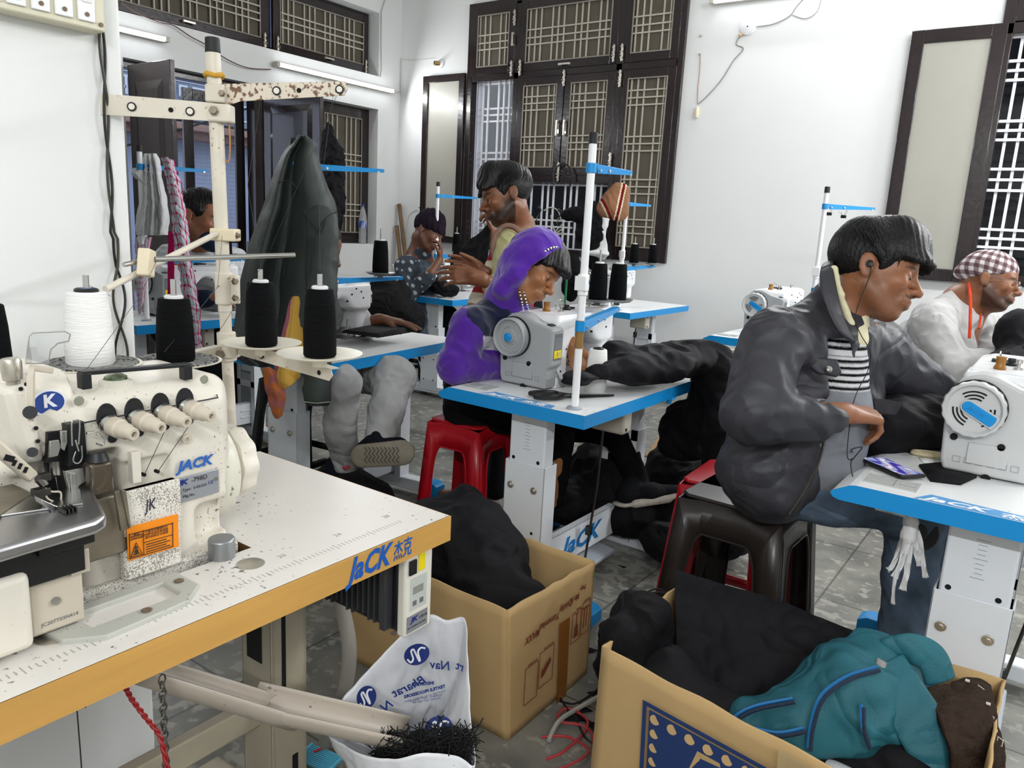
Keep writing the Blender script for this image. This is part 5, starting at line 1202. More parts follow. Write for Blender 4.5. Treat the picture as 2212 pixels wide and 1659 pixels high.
frA(1.86, 1.905, .17, .275); frA(1.805, 1.855, .165, .265); frA(1.645, 1.715, .10, .21); frA(1.58, 1.64, .08, .19); frA(1.912, 1.925, .34, .355, mt=mat('green_print', '#3f7a3a', .6))
m = MB()
for y in (1.875, 1.89): p = onA(y, .2); m.bb((p.x, y-.002, .19), (p.x+.001, y+.002, .255))
p = onA(1.88, .25); m.bb((p.x, 1.865, .253), (p.x+.001, 1.9, .258)); p = onA(1.83, .2); m.bb((p.x, 1.82, .255), (p.x+.001, 1.842, .258)); m.bb((p.x, 1.829, .22), (p.x+.001, 1.833, .255)); m.add([(p.x+.001, 1.818, .18), (p.x+.001, 1.844, .18), (p.x+.001, 1.838, .22), (p.x+.001, 1.824, .22)], [(0, 1, 2, 3)])
p = onA(1.68, .15); m.add([(p.x+.001, 1.655, .125), (p.x+.001, 1.67, .13), (p.x+.001, 1.705, .16), (p.x+.001, 1.70, .175), (p.x+.001, 1.68, .165), (p.x+.001, 1.665, .15), (p.x+.001, 1.658, .155)], [(0, 1, 2, 3, 4, 5, 6)])
m.each('print_symbol', M_cardp, BA, world=True, smooth=False)
printA('DO NOT STEP', .009, 1.715, .218, .9, bold=0); printA('STACK HEIGHT', .009, 1.64, .198, .8, bold=0); printA('FRAGILE', .008, 1.85, .272, .8, bold=0); printA('THIS SIDE UP', .008, 1.905, .282, .8, bold=0)
m = MB(); m.grid(lambda u, v: onA(1.735+.055*u+.012*(1-v), .0+.262*v)+Vector((.001, 0, 0)), 3, 10); m.build('tape', M_ctape, BA, world=True)
text('print', 'Marketed by:\nACI India Holdings Pvt Ltd\nGround Centre Square\nGurugram - 122001 India', .018, mat('faded_box_print', '#94683a', .7), BA, basis((-1.36, 1.515, .24), (-1, 0, 0), (0, 0, -1)), ext=.0003, world=True, sx=.8)
B0, B1 = (-.735, 1.44), (.0, 1.86)
BBX = carton('large cardboard box with a blue printed letter, holding black cloth and a teal bag', B0, B1, .45, corners=[(-.72, 1.42), (.02, 1.30), (.02, 1.885), (-.72, 1.835)], hs=[.45, .45, .45, .45])
# blue print on the front wall of box B
def onB(x, z):
    v = z/.45; u = (x-B0[0])/(B1[0]-B0[0]); y = 1.44*(1-v)+(1.42*(1-u)+1.30*u)*v
    return Vector((x, y-.0105-.006*abs(math.sin(u*PI)), z))
M_bpr = mat('navy_box_print', '#1c3566', .7)
def stripB(pts, mt=M_bpr, name='print', off=0):
    m = MB(); m.add([tuple(onB(*p)-Vector((0, off, 0))) for p in pts], [tuple(range(len(pts)))]); return m.build(name, mt, BBX, world=True, smooth=False, thick=.0006)
def bz(x0_, z0_, x1_, z1_, off=0, mt=M_bpr): stripB([(x0_, z0_), (x1_, z0_), (x1_, z1_), (x0_, z1_)], mt, off=off)
bz(-.60, .375, -.24, .385); bz(-.60, .12, -.59, .385); bz(-.583, .12, -.24, .37, 0)
for i in range(8): 
    m = MB(); c = onB(-.568+i*.042, .352); m.cyl(c, c-Vector((0, .0012, 0)), .0115, n=16); m.build('print_dot', M_card, BBX, world=True)
for i in range(1, 5): 
    m = MB(); c = onB(-.568, .352-i*.036); m.cyl(c, c-Vector((0, .0012, 0)), .0105, n=16); m.build('print_dot', M_card, BBX, world=True)
stripB([(-.53, .12), (-.465, .335), (-.415, .335), (-.36, .12), (-.41, .12), (-.425, .18), (-.46, .18), (-.475, .12)], M_card, 'print_letter', .0014)
m = MB(); m.grid(lambda u, v: onB(-.30+.09*u, .30+.145*v)-Vector((0, .0012, 0)), 3, 6); tp = m.build('clear_tape', mat('clear_tape', '#cdb98e', .12, alpha=.5), BBX, world=True)
text('print', 'Agra Tech Foods', .013, mat('dark_green_print', '#1d5a30', .6), BBX, basis(onB(-.255, .33)-Vector((0, .003, 0)), (0, -.1, 1), (-1, 0, 0)), ext=.0003, world=True)
# ------------------------------------------------------------------ printed plastic bag with lint
BG = thing('plastic_bag', 'white plastic bag with navy oval logos standing open under the chute', 'bag', (-.85, 1.12, 0))
rimpx = [(705, 1575, 1.50), (740, 1510, 1.56), (795, 1450, 1.62), (870, 1370, 1.66), (925, 1328, 1.67), (965, 1340, 1.67), (1003, 1336, 1.66), (1010, 1400, 1.60), (1013, 1470, 1.55), (1017, 1560, 1.49), (1026, 1650, 1.42), (985, 1632, 1.40), (915, 1627, 1.38), (850, 1640, 1.38), (790, 1632, 1.40), (745, 1610, 1.44)]
rim = [pix(*p) for p in rimpx]; nr = len(rim)
def rimp(u):
    t = (u % 1)*nr; i = int(t); f = t-i; a, b, c, d = (rim[(i+k) % nr] for k in (-1, 0, 1, 2))
    return .5*((2*b)+(c-a)*f+(2*a-5*b+4*c-d)*f*f+(3*b-a-3*c+d)*f**3)
bc = Vector((-.80, 1.13, 0))
def bagp(u, v):
    r = rimp(u); ang = math.atan2(r.y-bc.y, r.x-bc.x)
    rb = .24+.03*math.cos(ang)+.02*math.sin(2*ang+1)
    p1_ = Vector((bc.x+rb*math.cos(ang)*.9, bc.y+rb*math.sin(ang)*.85, .12)); p2_ = Vector((bc.x+.16*math.cos(ang), bc.y+.16*math.sin(ang), .004))
    if v < .75:
        t = v/.75; q_ = r*(1-t)**1.3+p1_*(1-(1-t)**1.3)
    else:
        t = (v-.75)/.25; q_ = p1_*(1-t)+p2_*t
    n = noise.noise(Vector((u*26, v*9, 1)))*.010+noise.noise(Vector((u*60, v*24, 4)))*.005+abs(noise.noise(Vector((u*12, v*6, 9))))*.012
    o = (q_-Vector((bc.x, bc.y, q_.z))); o = o.normalized() if o.length > 1e-4 else Vector((1, 0, 0))
    return q_+o*n*(min(1, v*5+.25))
m = MB(); m.grid(bagp, 160, 60); m.build('bag_film', mat('milky_plastic_film', '#e3e4e8', .3, trans=.0, alpha=.97, bump=.3, bs=25, sub=0), BG, world=True, thick=.0012)
M_navy = mat('navy_bag_print', '#1d2f6e', .5)
def onbag(px, py):
    "project onto the inner back wall of the bag: points of the photo laid on the wall plane"
    a, b, c = pix(740, 1510, 1.56), pix(1003, 1336, 1.66), pix(1017, 1560, 1.49)
    n = (b-a).cross(c-a).normalized(); d = Vector((RC.T @ np.array([(px-1106)/1661, (py-829.5)/1661, 1.0])).tolist()); o = Vector((0, 0, CAMH))
    return o+d*((a-o).dot(n)/d.dot(n))
bx = (onbag(960, 1400)-onbag(860, 1400)).normalized(); by = (onbag(900, 1380)-onbag(900, 1480)); nb = bx.cross(by).normalized()
if nb.dot(Vector((0, 0, CAMH))-onbag(900, 1400)) < 0: nb = -nb
def oval_logo(px, py, s, rot=0, flat=1):
    c = onbag(px, py)+nb*.012; X = basis(c, bx, by) @ RZ(rot)
    k = MB(); k.prism([(s*1.12*math.cos(a)*flat, s*math.sin(a)) for a in [i*PI/14 for i in range(28)]], 0, .0006, X); o = k.build('oval_logo', M_navy, BG, world=True, smooth=False)
    k = MB(); k.tube([X @ Vector((x*s, y*s, .001)) for x, y in [(p[0], p[1]) for p in [tuple(v_)[:2] for v_ in smoothpath([(.75*flat, .45, 0), (.35*flat, .55, 0), (.1*flat, .2, 0), (.28*flat, -.55, 0), (.2*flat, -.6, 0), (-.2*flat, .3, 0), (-.35*flat, .5, 0), (-.5*flat, .3, 0), (-.3*flat, -.4, 0), (-.5*flat, -.7, 0), (-.8*flat, -.4, 0)], 5)]]], s*.085, 6); k.build('logo_swirl', mat('bag_white', '#e4e5ea', .4), o, world=True)
oval_logo(903, 1420, .024, 8); oval_logo(795, 1512, .024, 20, .75); oval_logo(950, 1580, .025, 0)
def bagtext(s, px, py, size, rot=0, sh=0, bold=.0005):
    c = onbag(px, py)+nb*.014; X = basis(c, -bx, by) @ RZ(rot); n0 = text('print', s, size, M_navy, BG, X, ext=.0002, shear=sh, bold=bold, world=True)
bagtext('Nav', 975, 1455, .026, 6, .3); bagtext('Bharat', 925, 1480, .026, -28, .3); bagtext('Nav', 855, 1530, .026, -40, .3); bagtext('rt', 1003, 1458, .024, 20, .3)
bagtext('INDUSTRIES', 940, 1485, .0085, -6); bagtext('TEXTILE PROCESSORS', 965, 1492, .0085, -16); bagtext('PLOT NO. A-156, PHASE-1, MIDC,', 965, 1502, .0058, -16, bold=0); bagtext('DOMBIVLI, DIST - THANE.', 958, 1510, .0058, -12, bold=0); bagtext('PHONE : 0251-2451689', 955, 1517, .0058, -10, bold=0)
bagtext('DOMBIVLI, DIST - THANE', 915, 1345, .0065, -30, bold=0); bagtext('PHONE : 0251-2451689', 912, 1352, .0065, -30, bold=0); bagtext('PLOT NO. A-156', 922, 1338, .0065, -30, bold=0)
m = MB(); random.seed(5)
for i in range(900):
    px_, py_ = random.uniform(815, 1020), random.uniform(1590, 1655); 
    if px_ > 900: py_ = random.uniform(1578, 1650)
    c = pix(px_, py_, 1.44+random.uniform(-.03, .05)); d = Vector((random.uniform(-1, 1), random.uniform(-1, 1), random.uniform(-.7, .7)))*random.uniform(.012, .035); e = Vector((random.uniform(-1, 1), random.uniform(-1, 1), random.uniform(-1, 1)))*.012
    m.tube([c-d, c+e, c+d], random.uniform(.0006, .0016), 3)
lc = pix(930, 1625, 1.47); m.lathe([(.001, -.06), (.07, -.05), (.085, -.02), (.06, .01), (.001, .022)], Matrix.Translation(lc), 20)
tag(m.build('black_lint', mat('black_lint_fibre', '#09090b', .9), None), 'heap of black thread waste below the chute mouth in the plastic bag', 'thread waste', kind='stuff')
# ------------------------------------------------------------------ people
RR, DD, FF = Vector(RC[0].tolist()), Vector(RC[1].tolist()), Vector(RC[2].tolist())
def P(x, y, d): return pix(x, y, d)
class Head:
    "head frame: F forward, Lf left, U up, centre c, scale s"
    def __init__(h, px, py, d, theta, away=0, s=1.0, left=False, roll=0, c=None):
        t, a = math.radians(theta), math.radians(away); sg = -1 if left else 1
        h.c = pix(px, py, d); h.s = s
        f2 = RR*sg*math.cos(t)+DD*math.sin(t); u2 = RR*sg*math.sin(t)-DD*math.cos(t)
        h.F = (f2*math.cos(a)+FF*math.sin(a)).normalized(); u = (u2*math.cos(math.radians(roll))+FF*math.sin(math.radians(roll)))
        h.U = (u-h.F*u.dot(h.F)).normalized(); h.L = h.U.cross(h.F)
        h.A = Matrix(((h.F.x, h.L.x, h.U.x), (h.F.y, h.L.y, h.U.y), (h.F.z, h.L.z, h.U.z)))
    def w(h, x, y, z): return h.c+(h.F*x+h.L*y+h.U*z)*h.s
    def loc(h, Pn): 
        q = (Pn-np.array(h.c))/h.s; return q@np.array(h.F), q@np.array(h.L), q@np.array(h.U)
    def M4(h): m = h.A.to_4x4(); return m
    def e(h, S, c, r, k=.02, neg=0, rot=None):
        M = h.A if rot is None else h.A @ rot.to_3x3()
        S.e(h.w(*c), [x*h.s for x in r], np.array(M), k*h.s, neg)
    def cc(h, S, a, b, ra, rb=None, k=.012, neg=0): S.c(h.w(*a), h.w(*b), ra*h.s, (ra if rb is None else rb)*h.s, k*h.s, neg)
def add_head(S, h, neck=None, jaw=1.0, ears=True, nr=.055, chin=0):
    e, c = h.e, h.cc
    e(S, (-.012, 0, .035), (.094, .074, .080)); e(S, (.028, 0, -.02), (.060, .060, .082)); e(S, (.045, 0, .035), (.045, .058, .05))
    for y in (-1, 1):
        c(S, (-.008, .056*y, -.045), (.045, .026*y, -.090), .020, .017, k=.03)
        e(S, (.060, .040*y, -.020), (.026, .020, .021), k=.02)
    e(S, (.058+chin, 0, -.092), (.026, .028, .022), k=.025)
    c(S, (.078, -.030, .020), (.078, .030, .020), .010, k=.016)
    c(S, (.084, 0, .012), (.110, 0, -.026), .0085, .0105, k=.014); e(S, (.111, 0, -.031), (.0115, .0110, .0105), k=.008)
    for y in (-1, 1): e(S, (.099, .0125*y, -.034), (.011, .0075, .0075), k=.006)
    e(S, (.080, 0, -.060), (.020, .030, .022), k=.014)
    for y in (-1, 1): e(S, (.094, .031*y, .002), (.017, .018, .012), k=.012, neg=1)
    for y in (-1, 1): e(S, (.0735, .031*y, .001), (.0145, .0155, .0125), k=.004)
    c(S, (.097, -.012, -.0555), (.097, .012, -.0555), .0055, k=.006); c(S, (.084, -.024, -.0600), (.096, -.010, -.0560), .0045, k=.006); c(S, (.084, .024, -.0600), (.096, .010, -.0560), .0045, k=.006)
    c(S, (.094, -.011, -.0680), (.094, .011, -.0680), .0068, k=.007)
    c(S, (.106, -.018, -.0618), (.106, .018, -.0618), .0028, k=.004, neg=1)
    for y in (-1, 1): c(S, (.088, .024*y, -.0625), (.094, .026*y, -.0625), .0022, k=.004, neg=1)
    for y in (-1, 1): c(S, (.107, .006*y, -.040), (.102, .006*y, -.040), .0030, k=.003, neg=1)
    if ears:
        for y in (-1, 1):
            R = RZ(-18*y) @ RY(-8)
            e(S, (-.014, .080*y, -.002), (.020, .0065, .031), k=.006, rot=R); e(S, (-.006, .0865*y, .002), (.010, .004, .017), k=.005, neg=1, rot=R); e(S, (-.010, .078*y, -.028), (.010, .006, .009), k=.006)
    if neck is not None: S.c(h.w(-.032, 0, -.055), neck, nr*h.s, (nr+.004)*h.s, .03)
def skin_fn(h, base, beard=0, stache=1, lip='#7d4438', brow=1, extra=None):
    B = hexc(base); D_ = np.array(lin('#16110f')); Lp = hexc(lip)
    def fn(Pn):
        x, y, z = h.loc(Pn); C = np.tile(B, (len(Pn), 1))
        n = 1+.07*np.sin(x*160+3*np.sin(z*90))*np.sin(y*140+z*60); C = C*n[:, None]
        inh = (np.abs(x) < .16) & (np.abs(y) < .12) & (np.abs(z) < .16)
        def blend(mask, col, a=1):
            nonlocal C; w = (np.clip(mask, 0, 1)*a*inh)[:, None]; C = C*(1-w)+col*w
        ay = np.abs(y)
        if brow:
            zb = .0225-.12*(ay-.03)**2/.03*3-.0*ay; blend(np.clip(1.3-np.abs(z-(zb))/.0045, 0, 1)*(ay > .010)*(ay < .052)*(x > .05)*np.clip((.052-ay)/.01+.4, 0, 1), D_, .85*brow)
        blend(np.clip(1.2-np.sqrt(((z+.001)/.0025)**2+((ay-.031)/.015)**2), 0, 1)*(x > .07), D_, .8)     # lash line
        blend(np.clip(1.2-np.sqrt(((z+.0615)/.0105)**2+(ay/.023)**2), 0, 1)*(x > .082), Lp, .75)
        blend(np.clip(1.4-np.abs(z+.0480)/.0055, 0, 1)*(ay < .030)*(x > .075)*(ay > .002), D_, .6*stache)
        if beard:
            j = np.clip((-.045-z)/.018, 0, 1)+np.clip((.045-x)/.02, 0, 1)*np.clip((-.005-z)/.03, 0, 1)
            j = np.clip(j, 0, 1)*(x > -.012)*(1-np.clip(1.3-np.sqrt(((z+.0615)/.011)**2+(ay/.025)**2), 0, 1)*(x > .08))*np.clip((z+.125)/.02, 0, 1)
            blend(j, D_, beard)
        cheek = np.clip(1-np.sqrt(((x-.07)/.03)**2+((z+.02)/.03)**2), 0, 1); blend(cheek, B*np.array([1.25, 1.05, .95]), .35)
        if extra: C = extra(Pn, C)
        return np.clip(C, 0, 1)
    return fn
def eyes(h, par, iris='#1d120c'):
    for y in (-1, 1):
        m = MB(); m.lathe([(.0001, -.0115*h.s), (.008*h.s, -.008*h.s), (.0115*h.s, 0), (.008*h.s, .008*h.s), (.0001, .0115*h.s)], Matrix.Translation(h.w(.0765, .031*y, -.0005)), 14)
        m.build('eyeball', mat('eye_white', '#cfc6bd', .15, coat=.5), par, world=True)
        m = MB(); c = h.w(.0865, .031*y+.001, -.003); m.lathe([(.0001, -.003*h.s), (.0055*h.s, -.0015*h.s), (.0055*h.s, .001*h.s), (.0001, .002*h.s)], align(c, c+h.F), 12); m.build('iris', mat('iris_dark', iris, .1, coat=.8), par, world=True)
M_hair = mat('black_hair', '#09080a', .45, bump=.25, bs=160, spec=.38)
def hair(h, par, style='cap', seed=1, fringe=(), front=.02, low=-.03, n=420, vol=1.0, top=None, L=.075, side=.9):
    "cropped hair: shell over the skull plus strands that follow it"
    S = SDF()
    h.e(S, (-.022, 0, .045), (.100*vol, .083*vol, .088*vol), k=.02)
    for f in fringe: h.cc(S, f[0], f[1], f[2], f[3], k=.03)
    h.e(S, (.088, 0, -.045), (.075, .115, .085), k=.02, neg=1)
    for y in (-1, 1): h.e(S, (-.004, .085*y, -.014), (.024, .03, .036), k=.01, neg=1)
    S.cut(h.w(0, 0, low), h.F*.35-h.U)
    U, Fv, Lv, c0, s = np.array(h.U), np.array(h.F), np.array(h.L), np.array(h.c), h.s
    def disp(X, Y, Z):
        x = ((X-c0[0])*Fv[0]+(Y-c0[1])*Fv[1]+(Z-c0[2])*Fv[2])/s; y = ((X-c0[0])*Lv[0]+(Y-c0[1])*Lv[1]+(Z-c0[2])*Lv[2])/s
        z = ((X-c0[0])*U[0]+(Y-c0[1])*U[1]+(Z-c0[2])*U[2])/s
        ph = np.arctan2(y, x+.03); return .0014*np.sin(ph*46+5*np.sin(z*30+ph*3))+.002*np.sin(x*55+y*50+z*40)
    o = S.build('hair', M_hair, par, res=.0042, disp=disp, smooth=1)
    rnd = random.Random(seed); m = MB()
    for i in range(n):
        th_ = rnd.uniform(-PI, PI); ph = rnd.uniform(.05, 1.25)
        p = Vector((-.022+.102*vol*math.sin(ph)*math.cos(th_), .084*vol*math.sin(ph)*math.sin(th_), .045+.09*vol*math.cos(ph)))
        g = Vector((.55+.4*math.cos(th_), side*math.sin(th_)*.8, -.25-.5*math.sin(ph)))+Vector((rnd.uniform(-.2, .2), rnd.uniform(-.2, .2), rnd.uniform(-.1, .15)))
        pts = []; q = p.copy()
        for j in range(6):
            pts.append(h.w(*q)); nrm = Vector(((q.x+.022)/.0102, q.y/.0071, (q.z-.045)/.0081)).normalized(); gg = (g-nrm*g.dot(nrm)).normalized()
            q = q+gg*(L/6)+nrm*.0006; lift = 1.0+.035*((i*37) % 10)/10
            k = math.sqrt(((q.x+.022)/(.103*vol))**2+(q.y/(.086*vol))**2+((q.z-.045)/(.091*vol))**2)
            k /= lift
            if k > 1e-3: q = Vector((-.022+(q.x+.022)/k, q.y/k, .045+(q.z-.045)/k))
        if any((h.A.transposed() @ (pp-h.c)).x/h.s > .062 and (h.A.transposed() @ (pp-h.c)).z/h.s < front for pp in pts): continue
        if any((h.A.transposed() @ (pp-h.c)).z/h.s < low+.01 for pp in pts): continue
        m.tube(pts, [.0012*h.s, .0016*h.s, .0016*h.s, .0014*h.s, .001*h.s, .0003], 4)
    if m.v: m.build('hair_strands', M_hair, o, world=True)
    return o
def hand(S, wr, d, pn, side, curl=(20, 30, 20), spread=6, thumb=(45, 25), s=1.0, curls=None, wrist_r=.026):
    """hand rooted at wrist wr, pointing along d, palm normal pn (towards which fingers curl),
    side=+1 when the thumb lies on the side d x pn points to"""
    d = Vector(d).normalized(); pn = Vector(pn); pn = (pn-d*pn.dot(d)).normalized(); sd = d.cross(pn)*side
    wr = Vector(wr)
    S.c(wr-d*.02*s, wr+d*.02*s, wrist_r*s, wrist_r*.95*s, .02, fl=(tuple(pn), .72))
    Ls = [(.040, .024, .020), (.044, .028, .022), (.041, .026, .021), (.032, .020, .018)]
    offs = [.031, .0105, -.0105, -.030]; base = [.088, .092, .088, .080]
    for i in range(4):
        root = wr+d*base[i]*s+sd*offs[i]*s
        S.c(wr+d*.015*s+sd*offs[i]*.55*s, root, .0155*s, .0115*s, .014*s)
        a0 = math.radians(spread*(1.5-i)*.6); dd = d*math.cos(a0)+sd*math.sin(a0)
        cu = curls[i] if curls else curl; p = root; ang = 0; r = .0098 if i < 3 else .0085
        for j, L in enumerate(Ls[i]):
            ang += math.radians(cu[j]); v = dd*math.cos(ang)+pn*math.sin(ang); q = p+v*L*s
            S.c(p, q, r*s, (r-.0009)*s, .003*s); p = q; r -= .0009
    t0 = wr+d*.022*s+sd*.024*s; a = math.radians(thumb[0]); v = (d*math.cos(a)+sd*math.sin(a)*.9+pn*.35).normalized()
    p1 = t0+v*.042*s; b = math.radians(thumb[0]-thumb[1]); v2 = (d*math.cos(b)+sd*math.sin(b)*.8+pn*.45).normalized(); p2 = p1+v2*.032*s; p3 = p2+(v2+pn*.15).normalized()*.024*s
    S.c(t0, p1, .0165*s, .0118*s, .012*s); S.c(p1, p2, .0112*s, .0100*s, .003*s); S.c(p2, p3, .0100*s, .0085*s, .003*s)
def folds(amp=.006, sc=22, seed=0, ax=(1, 1, 1)):
    def f(X, Y, Z):
        n = vnoise((X*ax[0], Y*ax[1], Z*ax[2]), sc, seed); m_ = vnoise((X*ax[0], Y*ax[1], Z*ax[2]), sc*2.7, seed+5)
        return amp*1.5*(np.sqrt(n*n+.008)-.45)+amp*.75*(np.sqrt(m_*m_+.008)-.45)
    return f
def person(label, base): return thing('person', label, 'person', base)
def cloth(name, col, rough=.85, **k): return mat(name, col, rough, bump=k.pop('bump', .2), bs=k.pop('bs', 260), sheen=k.pop('sheen', 0), spec=k.pop('spec', .15), wr=k.pop('wr', .5), **k)
# ================================================================== 1 man in the dark jacket
p1 = person('man with earphones in a charcoal jacket and jeans, bent over the right-hand machine', (-.68, 2.3, 0))
h1 = Head(1892, 590, 2.07, 20, -31, 1.04)
S = SDF(); add_head(S, h1, P(1812, 690, 2.12), nr=.054, chin=.004)
S.c(P(1812, 690, 2.12), P(1750, 800, 2.19), .06, .07, .03); S.c(P(1750, 800, 2.19), P(1690, 1010, 2.2), .07, .09, .03)
S.c(P(1720, 720, 2.05), P(1890, 735, 2.3), .045, .045, .05)
S.c(P(1690, 730, 2.02), P(1640, 900, 1.95), .045, .04, .03); S.c(P(1640, 900, 1.95), P(1822, 893, 1.97), .04, .028, .02)
S.c(P(1890, 735, 2.32), P(2000, 840, 2.42), .045, .04, .03); S.c(P(2000, 840, 2.42), P(2085, 905, 2.42), .04, .026, .02)
wr = P(1828, 893, 1.97); dr_ = (P(1880, 897, 1.99)-wr).normalized()
hand(S, wr, dr_, Vector((0, 0, -1))+FF*.25, 1, curls=[(48, 40, 20), (55, 42, 25), (60, 45, 25), (62, 45, 30)], thumb=(30, 10), s=1.0)
hand(S, P(2085, 905, 2.42), RR+DD*.3, Vector((0, 0, -1)), -1)
S.c(P(1690, 1010, 2.2), P(1975, 1090, 2.2), .07, .05, .05); S.c(P(1975, 1090, 2.2), P(1950, 1370, 2.25), .05, .035, .03)
S.c(P(1700, 1020, 2.4), P(2040, 1080, 2.5), .07, .05, .05); S.c(P(2040, 1080, 2.5), P(2030, 1340, 2.55), .05, .035, .03)
b1 = S.build('body', mat('skin_1', '#9a6a4b', .42, attr=True, bump=.08, bs=400, sub=.1), p1, res=.0042, colfn=skin_fn(h1, '#8d5c3f', beard=.25, stache=.9), smooth=2)
eyes(h1, b1)
hair(h1, p1, seed=2, n=900, fringe=[((.03, -.02, .10), (.108, -.035, .045), .035, .016), ((.03, .02, .10), (.110, .02, .05), .035, .016), ((.05, -.05, .06), (.095, -.060, .022), .028, .012), ((.05, .045, .07), (.100, .045, .03), .03, .014), ((-.05, 0, .06), (.03, 0, .085), .075, .07)], front=.012, low=-.055, vol=1.06, L=.09)
M_jk = cloth('charcoal_nylon', '#35353b', .5, bump=.1, bs=30, spec=.4, wr=.35, ws=9)
AC = np.array(basis((0, 0, 0), RR, -DD))[:3, :3]
S = SDF()
S.c(P(1668, 1010, 2.15), P(1715, 870, 2.17), .150, .150, .08, fl=(tuple(FF), .9)); S.c(P(1715, 870, 2.17), P(1790, 745, 2.17), .150, .115, .08)
S.c(P(1765, 735, 2.15), P(1810, 655, 2.13), .110, .072, .06); S.c(P(1690, 735, 2.04), P(1885, 758, 2.30), .085, .085, .07)
S.c(P(1860, 780, 2.27), P(1835, 930, 2.27), .075, .085, .05)
S.c(P(1672, 740, 1.99), P(1632, 885, 1.93), .084, .084, .04); S.c(P(1632, 892, 1.93), P(1780, 905, 1.95), .080, .060, .02); S.c(P(1785, 903, 1.95), P(1822, 895, 1.965), .046, .038, .006)
S.c(P(1885, 762, 2.32), P(2000, 850, 2.40), .092, .082, .05); S.c(P(2000, 850, 2.40), P(2085, 915, 2.40), .08, .055, .03)
S.c(P(1650, 1020, 2.10), P(1690, 1075, 2.06), .095, .045, .05)
S.b(P(1828, 790, 1.99), (.024, .070, .09), .01, AC, k=.015, neg=1)      # open front
S.b(P(1812, 935, 2.02), (.050, .090, .10), .01, np.array(basis((0, 0, 0), RR*.9+DD*-.35, -DD*.9-RR*.35))[:3, :3], k=.02, neg=1)
S.c(P(1815, 660, 2.12), P(1850, 560, 2.10), .060, .075, .01, neg=1)
jk = S.build('jacket', M_jk, p1, res=.005, disp=folds(.009, 15, 1), smooth=1)
def band(par, name, lo, hi, m_, th_=.01, n=24, nv=4):
    lo = smoothpath([P(*p) for p in lo], n//max(1, len(lo)-1)); hi = smoothpath([P(*p) for p in hi], n//max(1, len(hi)-1)); k = min(len(lo), len(hi))-1
    m = MB(); m.grid(lambda u, v: lo[round(u*k)]*(1-v)+hi[round(u*k)]*v, k, nv); return m.build(name, m_, par, world=True, thick=th_, sub=1)
band(jk, 'collar', [(1848, 742, 1.985), (1812, 718, 1.975), (1785, 665, 1.985), (1770, 610, 2.01), (1775, 575, 2.08), (1800, 560, 2.2)], [(1842, 738, 1.99), (1826, 700, 2.0), (1812, 650, 2.01), (1803, 600, 2.02), (1801, 568, 2.08), (1815, 562, 2.2)], M_jk, .012)
m = MB(); m.tube(smoothpath([P(1782, 945, 1.965), P(1768, 1000, 1.965), P(1740, 1060, 1.97), P(1706, 1112, 1.985)]), .0042, 6); m.build('zip', M_dsteel, jk, world=True)
pf = [(1748, 770), (1808, 778), (1818, 806), (1806, 815), (1766, 806), (1750, 795)]
m = MB(); m.add([tuple(P(x, y, 2.005-(x-1748)*.0002)) for x, y in pf], [(5, 4, 3, 2, 1, 0)]); m.build('pocket_flap', M_jk, jk, world=True, thick=.016, bev=.004)
m = MB(); m.lathe([(.0085, 0), (.009, .002), (.005, .004), (.003, .002), (0, .002)], align(P(1790, 798, 1.985), P(1790, 798, 1.80)), 18); m.build('pocket_snap', M_steel, jk, world=True)
# striped sweater, shirt collar
def strp(Pn):
    z = Pn[:, 2]; w = np.clip(np.sin(z*2*PI/.017)*2.2+.5, 0, 1)*np.clip((z-.985)*400, 0, 1)*(1-np.clip(2-np.abs(z-1.078)*260, 0, 1)); g = np.clip((.985-z)*400, 0, 1)
    C = hexc('#c9c9cb')*(1-w)[:, None]+hexc('#101013')*w[:, None]; return C*(1-g)[:, None]+hexc('#7d8087')*g[:, None]
S = SDF(); S.c(P(1805, 760, 2.12), P(1790, 900, 2.12), .085, .10, .05); S.c(P(1790, 900, 2.12), P(1770, 990, 2.14), .10, .12, .05)
S.build('striped_sweater', cloth('sweater_knit', '#cccccc', .9, attr=True), p1, res=.0035, colfn=strp, disp=folds(.003, 30, 3))
S = SDF()
for a, b_ in (((1802, 582, 2.045), (1816, 640, 2.03)), ((1816, 640, 2.03), (1838, 700, 2.04)), ((1838, 700, 2.04), (1852, 722, 2.06)), ((1852, 722, 2.06), (1870, 690, 2.10)), ((1870, 690, 2.10), (1862, 668, 2.15)), ((1802, 582, 2.045), (1806, 585, 2.16))): S.c(P(*a), P(*b_), .0085, .0085, .008)
S.c(P(1848, 735, 2.07), P(1856, 690, 2.08), .032, .026, .02)
S.build('shirt_collar', cloth('cream_shirt', '#ddd6b4', .85), p1, res=.004, disp=folds(.002, 60, 2))
